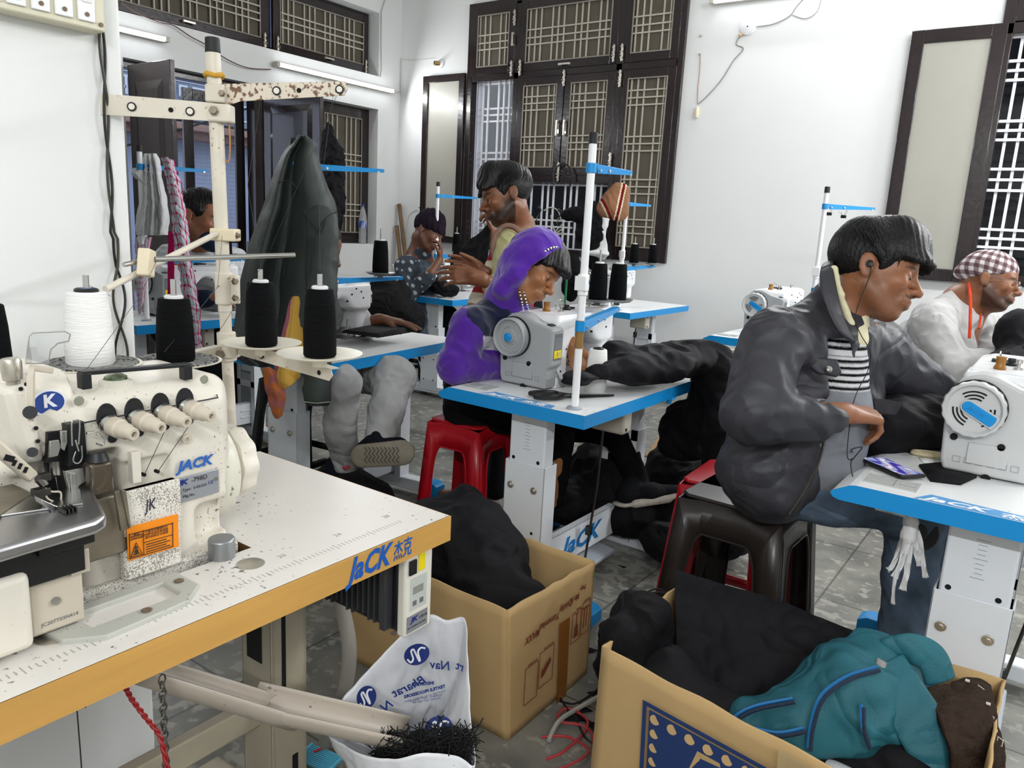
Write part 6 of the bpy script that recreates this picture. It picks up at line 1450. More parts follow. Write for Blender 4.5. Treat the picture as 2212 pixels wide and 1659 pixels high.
# jeans and trainer
M_jean = cloth('grey_blue_denim', '#5f6f84', .8, col2='#46535f', vs=9)
S = SDF(); S.c(P(1700, 1035, 2.17), P(1800, 1050, 2.16), .115, .10, .06); S.c(P(1800, 1050, 2.16), P(1975, 1100, 2.18), .095, .075, .05); S.c(P(1978, 1095, 2.18), P(1968, 1240, 2.22), .078, .070, .04); S.c(P(1968, 1240, 2.22), P(1950, 1375, 2.25), .070, .068, .03)
S.c(P(1705, 1030, 2.38), P(2030, 1075, 2.5), .095, .075, .06); S.c(P(2030, 1075, 2.5), P(2030, 1340, 2.55), .075, .07, .04)
S.build('jeans', M_jean, p1, res=.006, disp=folds(.006, 20, 4))
def shoe(par, a, b_, name='shoe', mt=None, sole=None, r=.045, up=Vector((0, 0, 1)), res=.005):
    "shoe from heel a to toe b_"
    a = Vector(a); b_ = Vector(b_); S = SDF(); d = (b_-a).normalized(); sd = d.cross(up).normalized()
    S.c(a+up*.03, a+d*.10+up*.028, r*.85, r*.8, .03); S.c(a+d*.10+up*.025, b_-d*.02+up*.012, r*.95, r*.65, .03, fl=(tuple(up), .75)); S.c(a+up*.03, a+up*.08+d*.01, r*.8, r*.75, .02)
    S.cut(a-up*.006, -up)
    o = S.build(name, mt or cloth('black_mesh_shoe', '#0f1013', .8), par, res=res)
    S = SDF(); S.c(a-up*.008-d*.01, b_-up*.006, r*.92, r*.80, .02, fl=(tuple(up), .28)); S.b(a+d*(b_-a).length*.5-up*.006, ((b_-a).length*.38, r*.75, .010), .008, np.array(basis((0, 0, 0), d, sd))[:3, :3]) 
    S.build('sole', sole or mat('dirty_white_sole', '#b3aca0', .6, var=.2, vs=30), o, res=res)
    return o
shoe(p1, Vector((-.34, 2.42, .045)), Vector((-.08, 2.42, .045))); shoe(p1, Vector((-.28, 2.70, .045)), Vector((-.02, 2.72, .045)))
# earphone
m = MB(); e_ = h1.w(-.006, -.088, -.004); m.lathe([(.0001, -.006), (.009, -.004), (.009, .004), (.0001, .007)], align(e_, e_-h1.L), 14); m.tube(smoothpath([e_, e_+DD*.03, P(1848, 680, 1.97), P(1858, 720, 1.98), P(1880, 760, 2.0), P(1875, 800, 2.0), P(1850, 850, 1.98), P(1838, 900, 1.99), P(1830, 985, 1.95), P(1845, 990, 1.93)], 6), .0012, 6)
m.build('earphone', M_black, p1, world=True)
m = MB(); m.add([tuple(P(x, y, 2.135)) for x, y in ((1884, 706), (1890, 696), (1893, 700), (1892, 708), (1884, 714))], [(4, 3, 2, 1, 0)]); m.build('orange_tab', mat('orange_leather', '#c07038', .6), jk, world=True, thick=.004)
# ================================================================== 2 boy in the purple hood
p2 = person('boy in a purple and navy hooded sweatshirt leaning close over the middle machine', (-1.95, 2.4, 0))
P_old = P
def P(x, y, d): return P_old(x, y, d+.10)
h2 = Head(1150, 582, 2.86, 38, -22, 1.04)
S = SDF(); add_head(S, h2, P(1085, 650, 2.85), nr=.05, chin=-.004)
S.c(P(1085, 650, 2.85), P(1060, 760, 2.95), .07, .08, .05); S.c(P(1060, 760, 2.95), P(1040, 860, 3.05), .08, .07, .05)
S.c(P(1035, 700, 2.75), P(1150, 700, 3.0), .04, .04, .05); S.c(P(1015, 705, 2.74), P(985, 790, 2.72), .04, .035, .03); S.c(P(985, 790, 2.72), P(1100, 790, 2.86), .035, .026, .02)
S.c(P(1160, 700, 3.0), P(1230, 770, 2.86), .04, .032, .03); wr2 = P(1238, 748, 2.74)
S.c(P(1230, 770, 2.86), wr2, .032, .024, .02); hand(S, wr2, DD*.8+RR*.25+FF*-.1, -FF*.9+DD*.2, -1, curls=[(25, 25, 10)]*4, s=.85, thumb=(35, 10))
hand(S, P(1100, 790, 2.86), RR, DD, 1, s=.85)
S.c(P(1030, 885, 3.0), P(1220, 900, 3.0), .05, .05, .05); S.c(P(1220, 900, 3.0), P(1190, 1080, 3.1), .05, .035, .03); S.c(P(1030, 885, 3.15), P(1330, 930, 3.2), .05, .055, .05); S.c(P(1330, 930, 3.2), P(1385, 1050, 3.15), .05, .035, .03)
b2 = S.build('body', mat('skin_2', '#9a6a4b', .4, attr=True, bump=.05, bs=400, sub=.1), p2, res=.0042, colfn=skin_fn(h2, '#96643f', beard=0, stache=.35), smooth=2)
eyes(h2, b2)
hair(h2, p2, seed=5, n=500, fringe=[((.03, 0, .10), (.095, -.02, .055), .04, .026), ((.05, .03, .09), (.10, .02, .055), .03, .024), ((.02, -.05, .07), (.07, -.065, .03), .025, .012)], front=.025, low=-.02, vol=1.03)
def hoodcol(Pn):
    C = np.tile(hexc('#4f2493'), (len(Pn), 1)); x = Pn[:, 0]; y = Pn[:, 1]; z = Pn[:, 2]
    R_ = Pn@np.array(RR); D_ = Pn@np.array(DD)
    o = np.array([0, 0, CAMH]); q = Pn-o; dep = q@np.array(FF); u = 1106+1661*(q@np.array(RR))/dep; v = 829.5+1661*(q@np.array(DD))/dep
    return C, u, v, z
def hood_colors(Pn):
    # panels follow body height and distance along the body axis
    C = np.tile(hexc('#4e2390'), (len(Pn), 1)); a = np.array(P(1070, 650, 2.8)); ax_ = np.array((P(1020, 860, 2.95)-P(1090, 640, 2.85)).normalized())
    t = (Pn-a)@ax_; lat = (Pn-a)@np.array(RR)
    def seg(A_, B_, r):
        A_, B_ = np.array(A_), np.array(B_); d_ = B_-A_; tt = np.clip(((Pn-A_)@d_)/(d_@d_), 0, 1); return np.linalg.norm(Pn-A_-tt[:, None]*d_, axis=1) < r
    arm = seg(P(1000, 720, 2.72), P(985, 790, 2.70), .082) | seg(P(985, 792, 2.70), P(1100, 795, 2.86), .068)
    nav = (t > -.005) & (t < .115) & ~arm & (lat > -.10); C[nav] = hexc('#141a36')
    wh = (t >= .115) & (t < .205) & ~arm & (lat > -.10); C[wh] = hexc('#c9c7cb')
    nv2 = (t >= .205) & (t < .225) & ~arm; C[nv2] = hexc('#1c1838')
    return C
M_hood = cloth('sweatshirt_fleece', '#4e2390', .9, attr=True, sheen=.4)
S = SDF()
S.c(P(1035, 820, 3.0), P(1055, 770, 2.95), .115, .125, .06); S.c(P(1045, 770, 2.93), P(1085, 680, 2.84), .13, .09, .07)
S.c(P(1020, 705, 2.74), P(1155, 705, 3.02), .072, .072, .06); S.c(P(1010, 712, 2.74), P(985, 790, 2.72), .068, .064, .04); S.c(P(985, 792, 2.72), P(1100, 794, 2.86), .060, .042, .03)
S.c(P(1160, 705, 3.02), P(1238, 775, 2.92), .066, .055, .04); S.c(P(1238, 775, 2.92), P(1240, 752, 2.78), .05, .034, .02)
sw = S.build('sweatshirt', M_hood, p2, res=.0042, disp=folds(.008, 17, 6), colfn=hood_colors, smooth=2)
S = SDF(); h2.e(S, (-.018, 0, .045), (.106, .100, .108), k=.03); S.c(h2.w(-.03, 0, -.03), P(1095, 680, 2.85), .088, .075, .06); S.c(P(1118, 612, 2.82), P(1055, 690, 2.82), .062, .060, .06)
for y in (-1, 1): h2.cc(S, (.045, .088*y, .045), (.0, .082*y, -.055), .020, .020, k=.03); h2.cc(S, (.0, .082*y, -.055), (-.02, .062*y, -.13), .020, .03, k=.04)
h2.cc(S, (.062, -.08, .05), (.062, .08, .05), .020, k=.02) if False else None
h2.e(S, (.02, 0, .015), (.105, .088, .105), k=.008, neg=1); h2.e(S, (.115, 0, -.03), (.085, .14, .17), k=.02, neg=1)
hd = S.build('hood', M_hood, p2, res=.005, disp=folds(.004, 22, 8), colfn=lambda Pn: np.tile(hexc('#5527a0'), (len(Pn), 1)), smooth=2)
m = MB(); seq = [h2.w(.050-.06*abs(math.sin(a))*0-.03*(1-math.cos(a))*.3, .098*math.sin(a), .048+.068*math.cos(a)) for a in [(-115+i*230/46)*PI/180 for i in range(47)]]
for i in range(46):
    m.m = i % 2; m.cyl(seq[i], seq[i+1], .004, n=6)
m.build('hood_trim', [M_black, M_wtext], hd, world=True)
m = MB(); 
for s_ in (0, .03):
    pts = smoothpath([P(1122+s_*300, 628, 2.70), P(1128+s_*330, 655, 2.68), P(1131+s_*400, 672, 2.66)], 8)
    for i in range(len(pts)-1): m.m = i % 2; m.cyl(pts[i], pts[i+1], .003, n=6)
m.build('drawstring', [M_black, M_wtext], hd, world=True)
S = SDF(); S.c(P(1005, 890, 3.0), P(1210, 905, 3.0), .085, .065, .05); S.c(P(1212, 905, 3.0), P(1200, 1075, 3.12), .062, .045, .03); S.c(P(1010, 885, 3.15), P(1330, 930, 3.2), .085, .065, .06); S.c(P(1330, 930, 3.2), P(1388, 1060, 3.15), .062, .045, .03)
S.c(P(1020, 850, 3.05), P(1030, 880, 3.08), .12, .11, .05); tr = S.build('track_pants', cloth('black_track_cloth', '#0c0c0f', .85), p2, res=.007, disp=folds(.005, 22, 9))
text('pants_print', 'PUL', .07, M_wtext, tr, basis(P(1205, 1000, 2.96), -DD+RR*.08, -RR-DD*.08), ext=.0004, world=True) if False else None
shoe(p2, P(1352, 1085, 3.12), P(1485, 1065, 3.12), up=(-DD+RR*.15).normalized(), r=.05); shoe(p2, Vector((-1.72, 2.62, .05)), Vector((-1.47, 2.66, .05)))
P = P_old
# ================================================================== 3 standing man
p3 = person('bearded young man standing in a striped knit vest, hands together, looking down', (-2.2, 2.85, 0))
h3 = Head(1092, 427, 3.45, 14, -14, 1.07, left=True)
S = SDF(); add_head(S, h3, P(1124, 505, 3.53), nr=.052)
S.c(P(1124, 520, 3.55), P(1090, 670, 3.6), .07, .09, .06); S.c(P(1090, 670, 3.6), P(1110, 760, 3.6), .09, .11, .06); S.c(P(1105, 525, 3.42), P(1160, 525, 3.70), .045, .045, .05)
S.c(P(1108, 540, 3.40), P(1092, 625, 3.32), .045, .038, .03); S.c(P(1092, 625, 3.32), P(1035, 602, 3.22), .038, .027, .02); S.c(P(1035, 602, 3.22), P(1022, 597, 3.2), .027, .025, .02)
wr3 = P(1030, 600, 3.21); hand(S, wr3, -RR*.95+DD*-.12, -FF*-1+DD*.25, -1, curls=[(18, 20, 10), (16, 20, 10), (18, 22, 10), (22, 25, 12)], s=1.0, thumb=(38, 15), spread=8)
S.c(P(1150, 545, 3.70), P(1090, 620, 3.55), .045, .038, .03); S.c(P(1090, 620, 3.55), P(1040, 585, 3.38), .038, .026, .02)
hand(S, P(1042, 586, 3.36), -RR*.9-DD*.25, -FF+DD*.35, 1, curls=[(22, 25, 15), (25, 28, 15), (28, 30, 15), (30, 30, 15)], s=1.0, thumb=(30, 10))
for dx in (0, .13): S.c(P(1140, 770, 3.52+dx), Vector((-2.2+dx*.3, 2.8+dx, .45)), .085, .055, .05); S.c(Vector((-2.2+dx*.3, 2.8+dx, .45)), Vector((-2.2+dx*.3, 2.82+dx, .07)), .055, .035, .03); S.c(Vector((-2.2+dx*.3, 2.82+dx, .05)), Vector((-2.36+dx*.3, 2.78+dx, .03)), .04, .03, .03)
b3 = S.build('body', mat('skin_3', '#7d5238', .42, attr=True, bump=.05, bs=400, sub=.1), p3, res=.0048, colfn=skin_fn(h3, '#7a4d33', beard=.85, stache=1), smooth=2)
eyes(h3, b3)
hair(h3, p3, seed=8, n=600, fringe=[((.02, 0, .10), (.085, .02, .062), .045, .03), ((.04, .03, .085), (.09, .055, .035), .03, .013), ((.04, -.03, .085), (.09, -.05, .035), .03, .013), ((-.05, 0, .07), (.03, 0, .095), .07, .065)], front=.02, low=-.055, vol=1.04, L=.08)
def vestcol(Pn):
    a = np.array(P(1125, 490, 3.5)); ax_ = np.array((P(1075, 680, 3.5)-P(1130, 480, 3.5)).normalized()); t = (Pn-a)@ax_
    C = np.tile(hexc('#8e7566'), (len(Pn), 1)); seq_ = ['#8e7566', '#9c1f24', '#ddd3bd', '#9c1f24', '#ddd3bd', '#8e7566', '#9c1f24', '#ddd3bd', '#8e7566', '#9c1f24']
    k = np.clip(((t+.02)/.052).astype(int), 0, 9)
    for i, c_ in enumerate(seq_): C[k == i] = hexc(c_)
    return C
S = SDF(); S.c(P(1095, 780, 3.58), P(1080, 670, 3.56), .13, .135, .06); S.c(P(1080, 670, 3.56), P(1112, 555, 3.54), .135, .115, .07); S.c(P(1106, 532, 3.44), P(1160, 528, 3.68), .078, .078, .06); S.c(P(1122, 520, 3.52), P(1126, 486, 3.52), .072, .062, .03)
S.c(P(1122, 500, 3.5), P(1112, 440, 3.48), .050, .058, .01, neg=1)
vs_ = S.build('knit_vest', cloth('striped_knit', '#8e7566', .95, attr=True, bump=.5, bs=180), p3, res=.0042, disp=folds(.004, 20, 11), colfn=vestcol)
S = SDF(); S.c(P(1097, 526, 3.38), P(1088, 620, 3.28), .060, .052, .04); S.c(P(1093, 630, 3.32), P(1062, 618, 3.27), .054, .04, .03); S.c(P(1150, 545, 3.72), P(1090, 625, 3.56), .065, .054, .04); S.c(P(1090, 625, 3.56), P(1064, 605, 3.46), .05, .038, .02)
S.build('shirt_sleeve', cloth('pale_olive_jersey', '#b3ae82', .85), p3, res=.0055, disp=folds(.006, 26, 12))
m = MB(); m.tube([P(1098, 536, 3.36)+(RR*math.cos(a)*.068+(-DD)*math.sin(a)*.095-FF*.02) for a in [i*PI/14-.3 for i in range(19)]], .012, 8); m.build('armhole_trim', cloth('taupe_rib', '#85695b', .95), p3, world=True)
S = SDF()
for dx in (0, .13): S.c(P(1135, 760, 3.5+dx), Vector((-2.2+dx*.3, 2.8+dx, .45)), .11, .08, .05); S.c(Vector((-2.2+dx*.3, 2.8+dx, .45)), Vector((-2.2+dx*.3, 2.82+dx, .08)), .08, .065, .03)
S.build('trousers', cloth('dark_trouser', '#15161a', .85), p3, res=.009)
# ================================================================== 4 man in the beanie
p4 = person('man in a dark beanie and grey spotted shirt, hand at his face, far corner', (-4.65, 4.9, 0))
h4 = Head(925, 503, 6.02, 30, -18, 1.22)
S = SDF(); add_head(S, h4, P(905, 560, 6.1), nr=.055); S.c(P(905, 560, 6.1), P(890, 680, 6.15), .11, .14, .06); S.c(P(890, 680, 6.15), Vector((-4.6, 4.8, .6)), .13, .13, .06); S.c(P(880, 570, 5.95), P(935, 575, 6.25), .06, .06, .05)
S.c(P(880, 575, 5.95), P(875, 640, 5.85), .055, .05, .03); S.c(P(875, 640, 5.85), P(930, 590, 5.80), .05, .035, .02); S.c(P(930, 590, 5.80), P(949, 562, 5.85), .036, .03, .02)
hand(S, P(950, 560, 5.86), -DD+RR*.1, -RR, 1, s=1.0, curls=[(35, 40, 20)]*4)
for dy in (-.12, .12): S.c(Vector((-4.6, 4.8+dy, .6)), Vector((-4.2, 4.8+dy, .58)), .09, .07, .05); S.c(Vector((-4.2, 4.8+dy, .58)), Vector((-4.2, 4.8+dy, .08)), .065, .045, .03); S.c(Vector((-4.2, 4.8+dy, .05)), Vector((-4.05, 4.8+dy, .04)), .045, .035, .03)
b4 = S.build('body', mat('skin_4', '#6b4433', .45, attr=True, bump=.05, bs=400), p4, res=.0075, colfn=skin_fn(h4, '#6b4330', beard=.2), smooth=2); eyes(h4, b4)
S = SDF(); h4.e(S, (-.018, 0, .055), (.105, .092, .105), k=.02); h4.cc(S, (.07, -.04, .04), (.07, .04, .04), .02, k=.03); S.cut(h4.w(0, 0, .005), h4.F*.18-h4.U); S.build('beanie', cloth('aubergine_rib_knit', '#221824', .95, bump=1, bs=90), p4, res=.006, disp=lambda X, Y, Z: .003*np.sin(X*130+Y*60))
def dots(Pn):
    C = np.tile(hexc('#3a4149'), (len(Pn), 1)); g_ = .055; Q_ = Pn@np.array([[1, 0, 0], [.3, 1, 0], [.2, .35, 1]]); f_ = np.linalg.norm((Q_/g_-np.round(Q_/g_))*g_, axis=1); C[f_ < .0165] = hexc('#a9adb4')
    return C
S = SDF(); S.c(P(895, 700, 6.15), P(898, 600, 6.12), .17, .15, .08); S.c(P(878, 578, 5.95), P(938, 582, 6.28), .085, .085, .07); S.c(P(878, 580, 5.93), P(874, 642, 5.85), .085, .078, .04); S.c(P(874, 642, 5.85), P(925, 600, 5.80), .075, .055, .03); S.c(P(905, 560, 6.06), P(912, 548, 6.04), .08, .07, .02)
S.build('spotted_shirt', cloth('spotted_cotton', '#3a4149', .85, attr=True), p4, res=.0075, colfn=dots, disp=folds(.008, 18, 14))
S = SDF(); S.c(P(900, 720, 6.12), P(903, 590, 6.08), .165, .13, .08); S.cut(P(900, 560, 6.1), -DD); S.build('waistcoat', cloth('blue_grey_quilt', '#4f5964', .8), p4, res=.008, disp=folds(.01, 30, 15))
S = SDF()
for dy in (-.12, .12): S.c(Vector((-4.6, 4.8+dy, .6)), Vector((-4.2, 4.8+dy, .58)), .11, .09, .05); S.c(Vector((-4.2, 4.8+dy, .58)), Vector((-4.2, 4.8+dy, .1)), .085, .07, .03)
S.build('trousers', MATS['dark_trouser'], p4, res=.011)
# ================================================================== 5 man at the far left
p5 = person('balding man with grey sideburns in a pale checked shirt, half hidden at the far left', (-4.45, 2.7, 0))
h5 = Head(436, 475, 4.35, 14, -12, 1.28)
S = SDF(); add_head(S, h5, P(418, 570, 4.5), nr=.06); S.c(P(418, 570, 4.5), Vector((-4.5, 2.75, .62)), .13, .15, .08); S.c(P(375, 560, 4.35), P(500, 565, 4.7), .07, .07, .06)
S.c(P(375, 570, 4.33), P(372, 650, 4.3), .06, .05, .03); S.c(P(372, 650, 4.3), P(440, 645, 4.2), .05, .035, .02); S.c(P(500, 575, 4.7), P(520, 660, 4.5), .06, .05, .03)
hand(S, P(452, 643, 4.2), RR, DD, 1, s=1.1)
for dy in (-.14, .14): S.c(Vector((-4.5, 2.75+dy, .62)), Vector((-4.1, 2.75+dy, .58)), .09, .07, .05); S.c(Vector((-4.1, 2.75+dy, .58)), Vector((-4.1, 2.75+dy, .08)), .065, .045, .03); S.c(Vector((-4.1, 2.75+dy, .05)), Vector((-3.95, 2.75+dy, .04)), .045, .035, .03)
b5 = S.build('body', mat('skin_5', '#8a5b41', .42, attr=True, bump=.05, bs=400), p5, res=.006, colfn=skin_fn(h5, '#8a5a40', beard=.25, stache=.6), smooth=2); eyes(h5, b5)
hair(h5, p5, seed=12, n=300, fringe=[((-.03, 0, .10), (.03, 0, .105), .035, .02), ((-.04, -.04, .06), (.03, -.066, .03), .03, .012)], front=.06, low=-.045, vol=1.0)
def chk(base, l1, l2, g_=.02, w_=.003):
    def f(Pn):
        C = np.tile(hexc(base), (len(Pn), 1)); a = np.abs(Pn[:, 2]/g_-np.round(Pn[:, 2]/g_))*g_ < w_; u = (Pn[:, 0]+Pn[:, 1]); b_ = np.abs(u/g_-np.round(u/g_))*g_ < w_; C[a] = hexc(l1); C[b_] = hexc(l2); return C
    return f
S = SDF(); S.c(Vector((-4.5, 2.75, .62)), P(425, 590, 4.5), .18, .16, .08); S.c(P(375, 565, 4.35), P(505, 570, 4.72), .10, .10, .07); S.c(P(372, 570, 4.33), P(370, 645, 4.3), .085, .075, .04); S.c(P(500, 575, 4.72), P(522, 660, 4.5), .085, .07, .04)
S.build('checked_shirt', cloth('checked_cotton', '#c9cacb', .85, attr=True), p5, res=.008, colfn=chk('#c9cccf', '#a9adb3', '#b3b6bb', .03, .002), disp=folds(.008, 18, 16))
S = SDF(); S.c(P(372, 650, 4.3), P(446, 645, 4.2), .062, .048, .03); S.build('navy_sleeve', cloth('navy_knit', '#1a2334', .9), p5, res=.007)
S = SDF(); h5.e(S, (.075, 0, -.085), (.055, .06, .045), k=.02); S.build('face_mask', cloth('blue_black_mask', '#1b2a3c', .7), p5, res=.006)
S = SDF()
for dy in (-.14, .14): S.c(Vector((-4.5, 2.75+dy, .62)), Vector((-4.1, 2.75+dy, .58)), .11, .09, .05); S.c(Vector((-4.1, 2.75+dy, .58)), Vector((-4.1, 2.75+dy, .1)), .085, .07, .03)
S.build('trousers', MATS['dark_trouser'], p5, res=.011)
# ================================================================== 6 man in white
p6 = person('man in a white shirt, chequered skull cap and thin glasses at the back right', (-.72, 4.75, 0))
h6 = Head(2140, 612, 3.95, 16, -38, 1.20)
S = SDF(); add_head(S, h6, P(2082, 660, 4.05), nr=.056); S.c(P(2082, 660, 4.05), P(2030, 760, 4.1), .12, .15, .06); S.c(P(2030, 760, 4.1), P(1975, 860, 4.15), .15, .15, .06); S.c(P(2020, 680, 3.95), P(2120, 690, 4.3), .06, .06, .06)
S.c(P(2015, 690, 3.93), P(2060, 790, 3.82), .055, .045, .03); S.c(P(2060, 790, 3.82), P(2155, 768, 3.75), .045, .032, .02); hand(S, P(2158, 768, 3.75), RR, DD, 1, s=1.1)
S.c(P(2120, 690, 4.3), P(2130, 760, 4.2), .055, .045, .03); S.c(P(2130, 760, 4.2), P(2180, 748, 4.1), .045, .032, .02); hand(S, P(2182, 748, 4.1), RR, DD, -1, s=1.1)
for dy in (-.12, .14): S.c(P(1980, 870, 4.1+dy), Vector((-.35, 4.5+dy, .6)), .10, .08, .05); S.c(Vector((-.35, 4.5+dy, .6)), Vector((-.35, 4.5+dy, .08)), .07, .045, .03); S.c(Vector((-.35, 4.5+dy, .05)), Vector((-.2, 4.5+dy, .04)), .045, .035, .03)
b6 = S.build('body', mat('skin_6', '#85573c', .42, attr=True, bump=.05, bs=400), p6, res=.0055, colfn=skin_fn(h6, '#7e4f33', beard=.75, stache=1), smooth=2); eyes(h6, b6)
def capcol(Pn):
    x, y, z = h6.loc(Pn); C = np.tile(hexc('#d9d4d6'), (len(Pn), 1)); u = np.arctan2(y, x)*.085; v_ = z*1.0+x*.15; g_ = .016
    a = (np.floor(u/g_) % 2 == 0); b_ = (np.floor(v_/g_) % 2 == 0); C[a | b_] = hexc('#8d7a7c'); C[a & b_] = hexc('#594549'); return C
S = SDF(); h6.e(S, (-.022, 0, .058), (.112, .090, .085), k=.02); h6.cc(S, (-.10, 0, .04), (-.125, 0, .03), .035, .025, k=.03); S.cut(h6.w(0, 0, .020), h6.F*.25-h6.U); S.build('skull_cap', cloth('chequered_cotton', '#a39a9a', .9, attr=True), p6, res=.0036, colfn=capcol, disp=folds(.002, 40, 17))
M_ws = cloth('white_cotton', '#b3b2b1', .85)
S = SDF(); S.c(P(1975, 860, 4.15), P(2010, 760, 4.1), .20, .19, .08); S.c(P(2010, 760, 4.1), P(2060, 680, 4.06), .19, .12, .08); S.c(P(2020, 690, 3.95), P(2120, 695, 4.32), .10, .10, .07)
S.c(P(2012, 700, 3.92), P(2058, 790, 3.82), .098, .078, .05); S.c(P(2058, 792, 3.82), P(2150, 772, 3.75), .075, .048, .03); S.c(P(2120, 700, 4.32), P(2130, 765, 4.2), .09, .07, .05); S.c(P(2130, 765, 4.2), P(2178, 752, 4.1), .065, .045, .03)
S.c(P(2076, 655, 4.03), P(2088, 690, 4.0), .075, .07, .03); S.c(P(2086, 655, 4.03), P(2110, 600, 4.0), .060, .07, .01, neg=1)
ws = S.build('white_shirt', M_ws, p6, res=.0065, disp=folds(.009, 15, 18))
m = MB(); m.tube(smoothpath([P(2092, 612, 3.96), P(2096, 640, 3.88), P(2096, 690, 3.84), P(2094, 730, 3.82)]), .008, 6); m.tube(smoothpath([P(2118, 662, 3.95), P(2118, 690, 3.93), P(2114, 710, 3.9)]), .006, 6); m.build('orange_scarf', cloth('orange_scarf_cloth', '#c8442a', .85), p6, world=True)
m = MB()
for y in (-1, 1):
    m.tube([h6.w(.108+.0, .034*y+.020*math.cos(a), -.004+.015*math.sin(a)) for a in [i*PI/8 for i in range(16)]], .0012*1.2, 5, closed=True); m.tube([h6.w(.104, .056*y, .004), h6.w(.0, .082*y, .008)], .0012*1.2, 5)
m.build('glasses', M_steel, p6, world=True)
S = SDF()
for dy in (-.12, .14): S.c(P(1980, 870, 4.1+dy), Vector((-.35, 4.5+dy, .6)), .13, .10, .05); S.c(Vector((-.35, 4.5+dy, .6)), Vector((-.35, 4.5+dy, .1)), .09, .075, .03)
S.build('trousers', M_ws, p6, res=.01)
# ================================================================== 7 operator behind the hanging jacket
p7 = person('seated man in pale grey jeans and canvas shoes, hidden behind the hanging green jacket', (-3.2, 2.7, 0))
h7 = Head(686, 535, 3.55, 25, 10, 1.05)
S = SDF(); add_head(S, h7, P(680, 610, 3.65)); S.c(P(680, 610, 3.65), Vector((-3.15, 2.62, .66)), .11, .13, .06); S.c(P(660, 630, 3.55), P(735, 630, 3.9), .055, .055, .05)
S.c(P(735, 635, 3.85), P(790, 700, 3.75), .045, .038, .03); S.c(P(790, 700, 3.75), P(822, 690, 3.72), .036, .027, .02)
hand(S, P(826, 690, 3.72), RR*.9+DD*.12, Vector((0, 0, -1)), -1, curls=[(8, 10, 6), (6, 8, 6), (8, 10, 6), (12, 12, 8)], s=1.05, spread=12, thumb=(40, 15))
S.c(P(655, 640, 3.5), P(700, 720, 3.4), .045, .038, .03)
k0 = P(850, 815, 3.35); a0 = P(815, 965, 3.15)
S.c(Vector((-3.12, 2.55, .62)), k0, .075, .05, .05); S.c(k0, a0, .05, .033, .03)
k1 = P(735, 830, 3.15); a1 = P(745, 1000, 3.25)
S.c(Vector((-3.12, 2.4, .62)), k1, .075, .05, .05); S.c(k1, a1, .05, .033, .03)
b7 = S.build('body', mat('skin_7', '#7d5238', .42, attr=True, bump=.05, bs=400), p7, res=.0055, colfn=skin_fn(h7, '#6f4731'), smooth=2); eyes(h7, b7)
hair(h7, p7, seed=14, n=150, fringe=(), low=-.05)
S = SDF(); S.c(Vector((-3.15, 2.62, .66)), P(685, 640, 3.65), .17, .14, .08); S.c(P(660, 635, 3.55), P(735, 635, 3.9), .09, .09, .06); S.c(P(735, 640, 3.85), P(788, 700, 3.75), .07, .055, .04)
S.build('white_shirt', M_ws, p7, res=.008, disp=folds(.007, 18, 19))
M_gj = cloth('pale_grey_denim', '#aeafae', .8, col2='#9c9d9d', vs=8)
S = SDF(); S.c(Vector((-3.12, 2.55, .62)), k0, .11, .088, .06); S.c(k0, P(835, 890, 3.25), .085, .072, .04); S.c(P(835, 890, 3.25), P(818, 962, 3.17), .070, .060, .03)
S.c(Vector((-3.12, 2.4, .62)), k1, .105, .08, .06); S.c(k1, P(735, 930, 3.2), .078, .064, .04); S.c(P(735, 930, 3.2), P(748, 998, 3.25), .062, .055, .03)
S.build('grey_jeans', M_gj, p7, res=.006, disp=folds(.007, 20, 20))
# shoe with the patterned sole turned to the camera
S = SDF(); so = [(775, 985), (820, 978), (870, 980)]; S.c(P(783, 985, 3.08), P(868, 978, 3.08), .048, .052, .03, fl=(tuple(-FF), .30)); sole_ = S
cs_ = thing('x', None, None) if False else None
S2 = SDF(); S2.c(P(790, 975, 3.14), P(860, 968, 3.16), .042, .046, .04); S2.c(P(805, 968, 3.15), P(815, 945, 3.17), .045, .042, .03); sh_ = S2.build('canvas_shoe', cloth('navy_canvas', '#15171f', .85), p7, res=.005)
so_ = sole_.build('sole', mat('worn_beige_sole', '#8e8676', .7, var=.15, vs=30), sh_, res=.004)
m = MB()
for i in range(9):
    x = 790+i*8.6; m.tube([P(x-3, 966, 3.061), P(x+3, 973, 3.060), P(x-3, 980, 3.060), P(x+3, 987, 3.060), P(x-3, 994, 3.061), P(x+3, 1000, 3.062)], .0016, 4)
m.build('sole_tread', mat('dark_tread_line', '#4f493f', .8), so_, world=True)
shoe(p7, a1+Vector((-.05, -.03, -.09)), a1+Vector((.16, .06, -.10)), 'canvas_shoe', MATS['navy_canvas'])
m = MB(); m.add([tuple(P(x, y, 3.155)) for x, y in ((738, 1010), (752, 1004), (758, 1010), (744, 1016))], [(3, 2, 1, 0)]); m.build('shoe_label', mat('red_blue_label', '#a5343c', .6), p7, world=True, thick=.003)
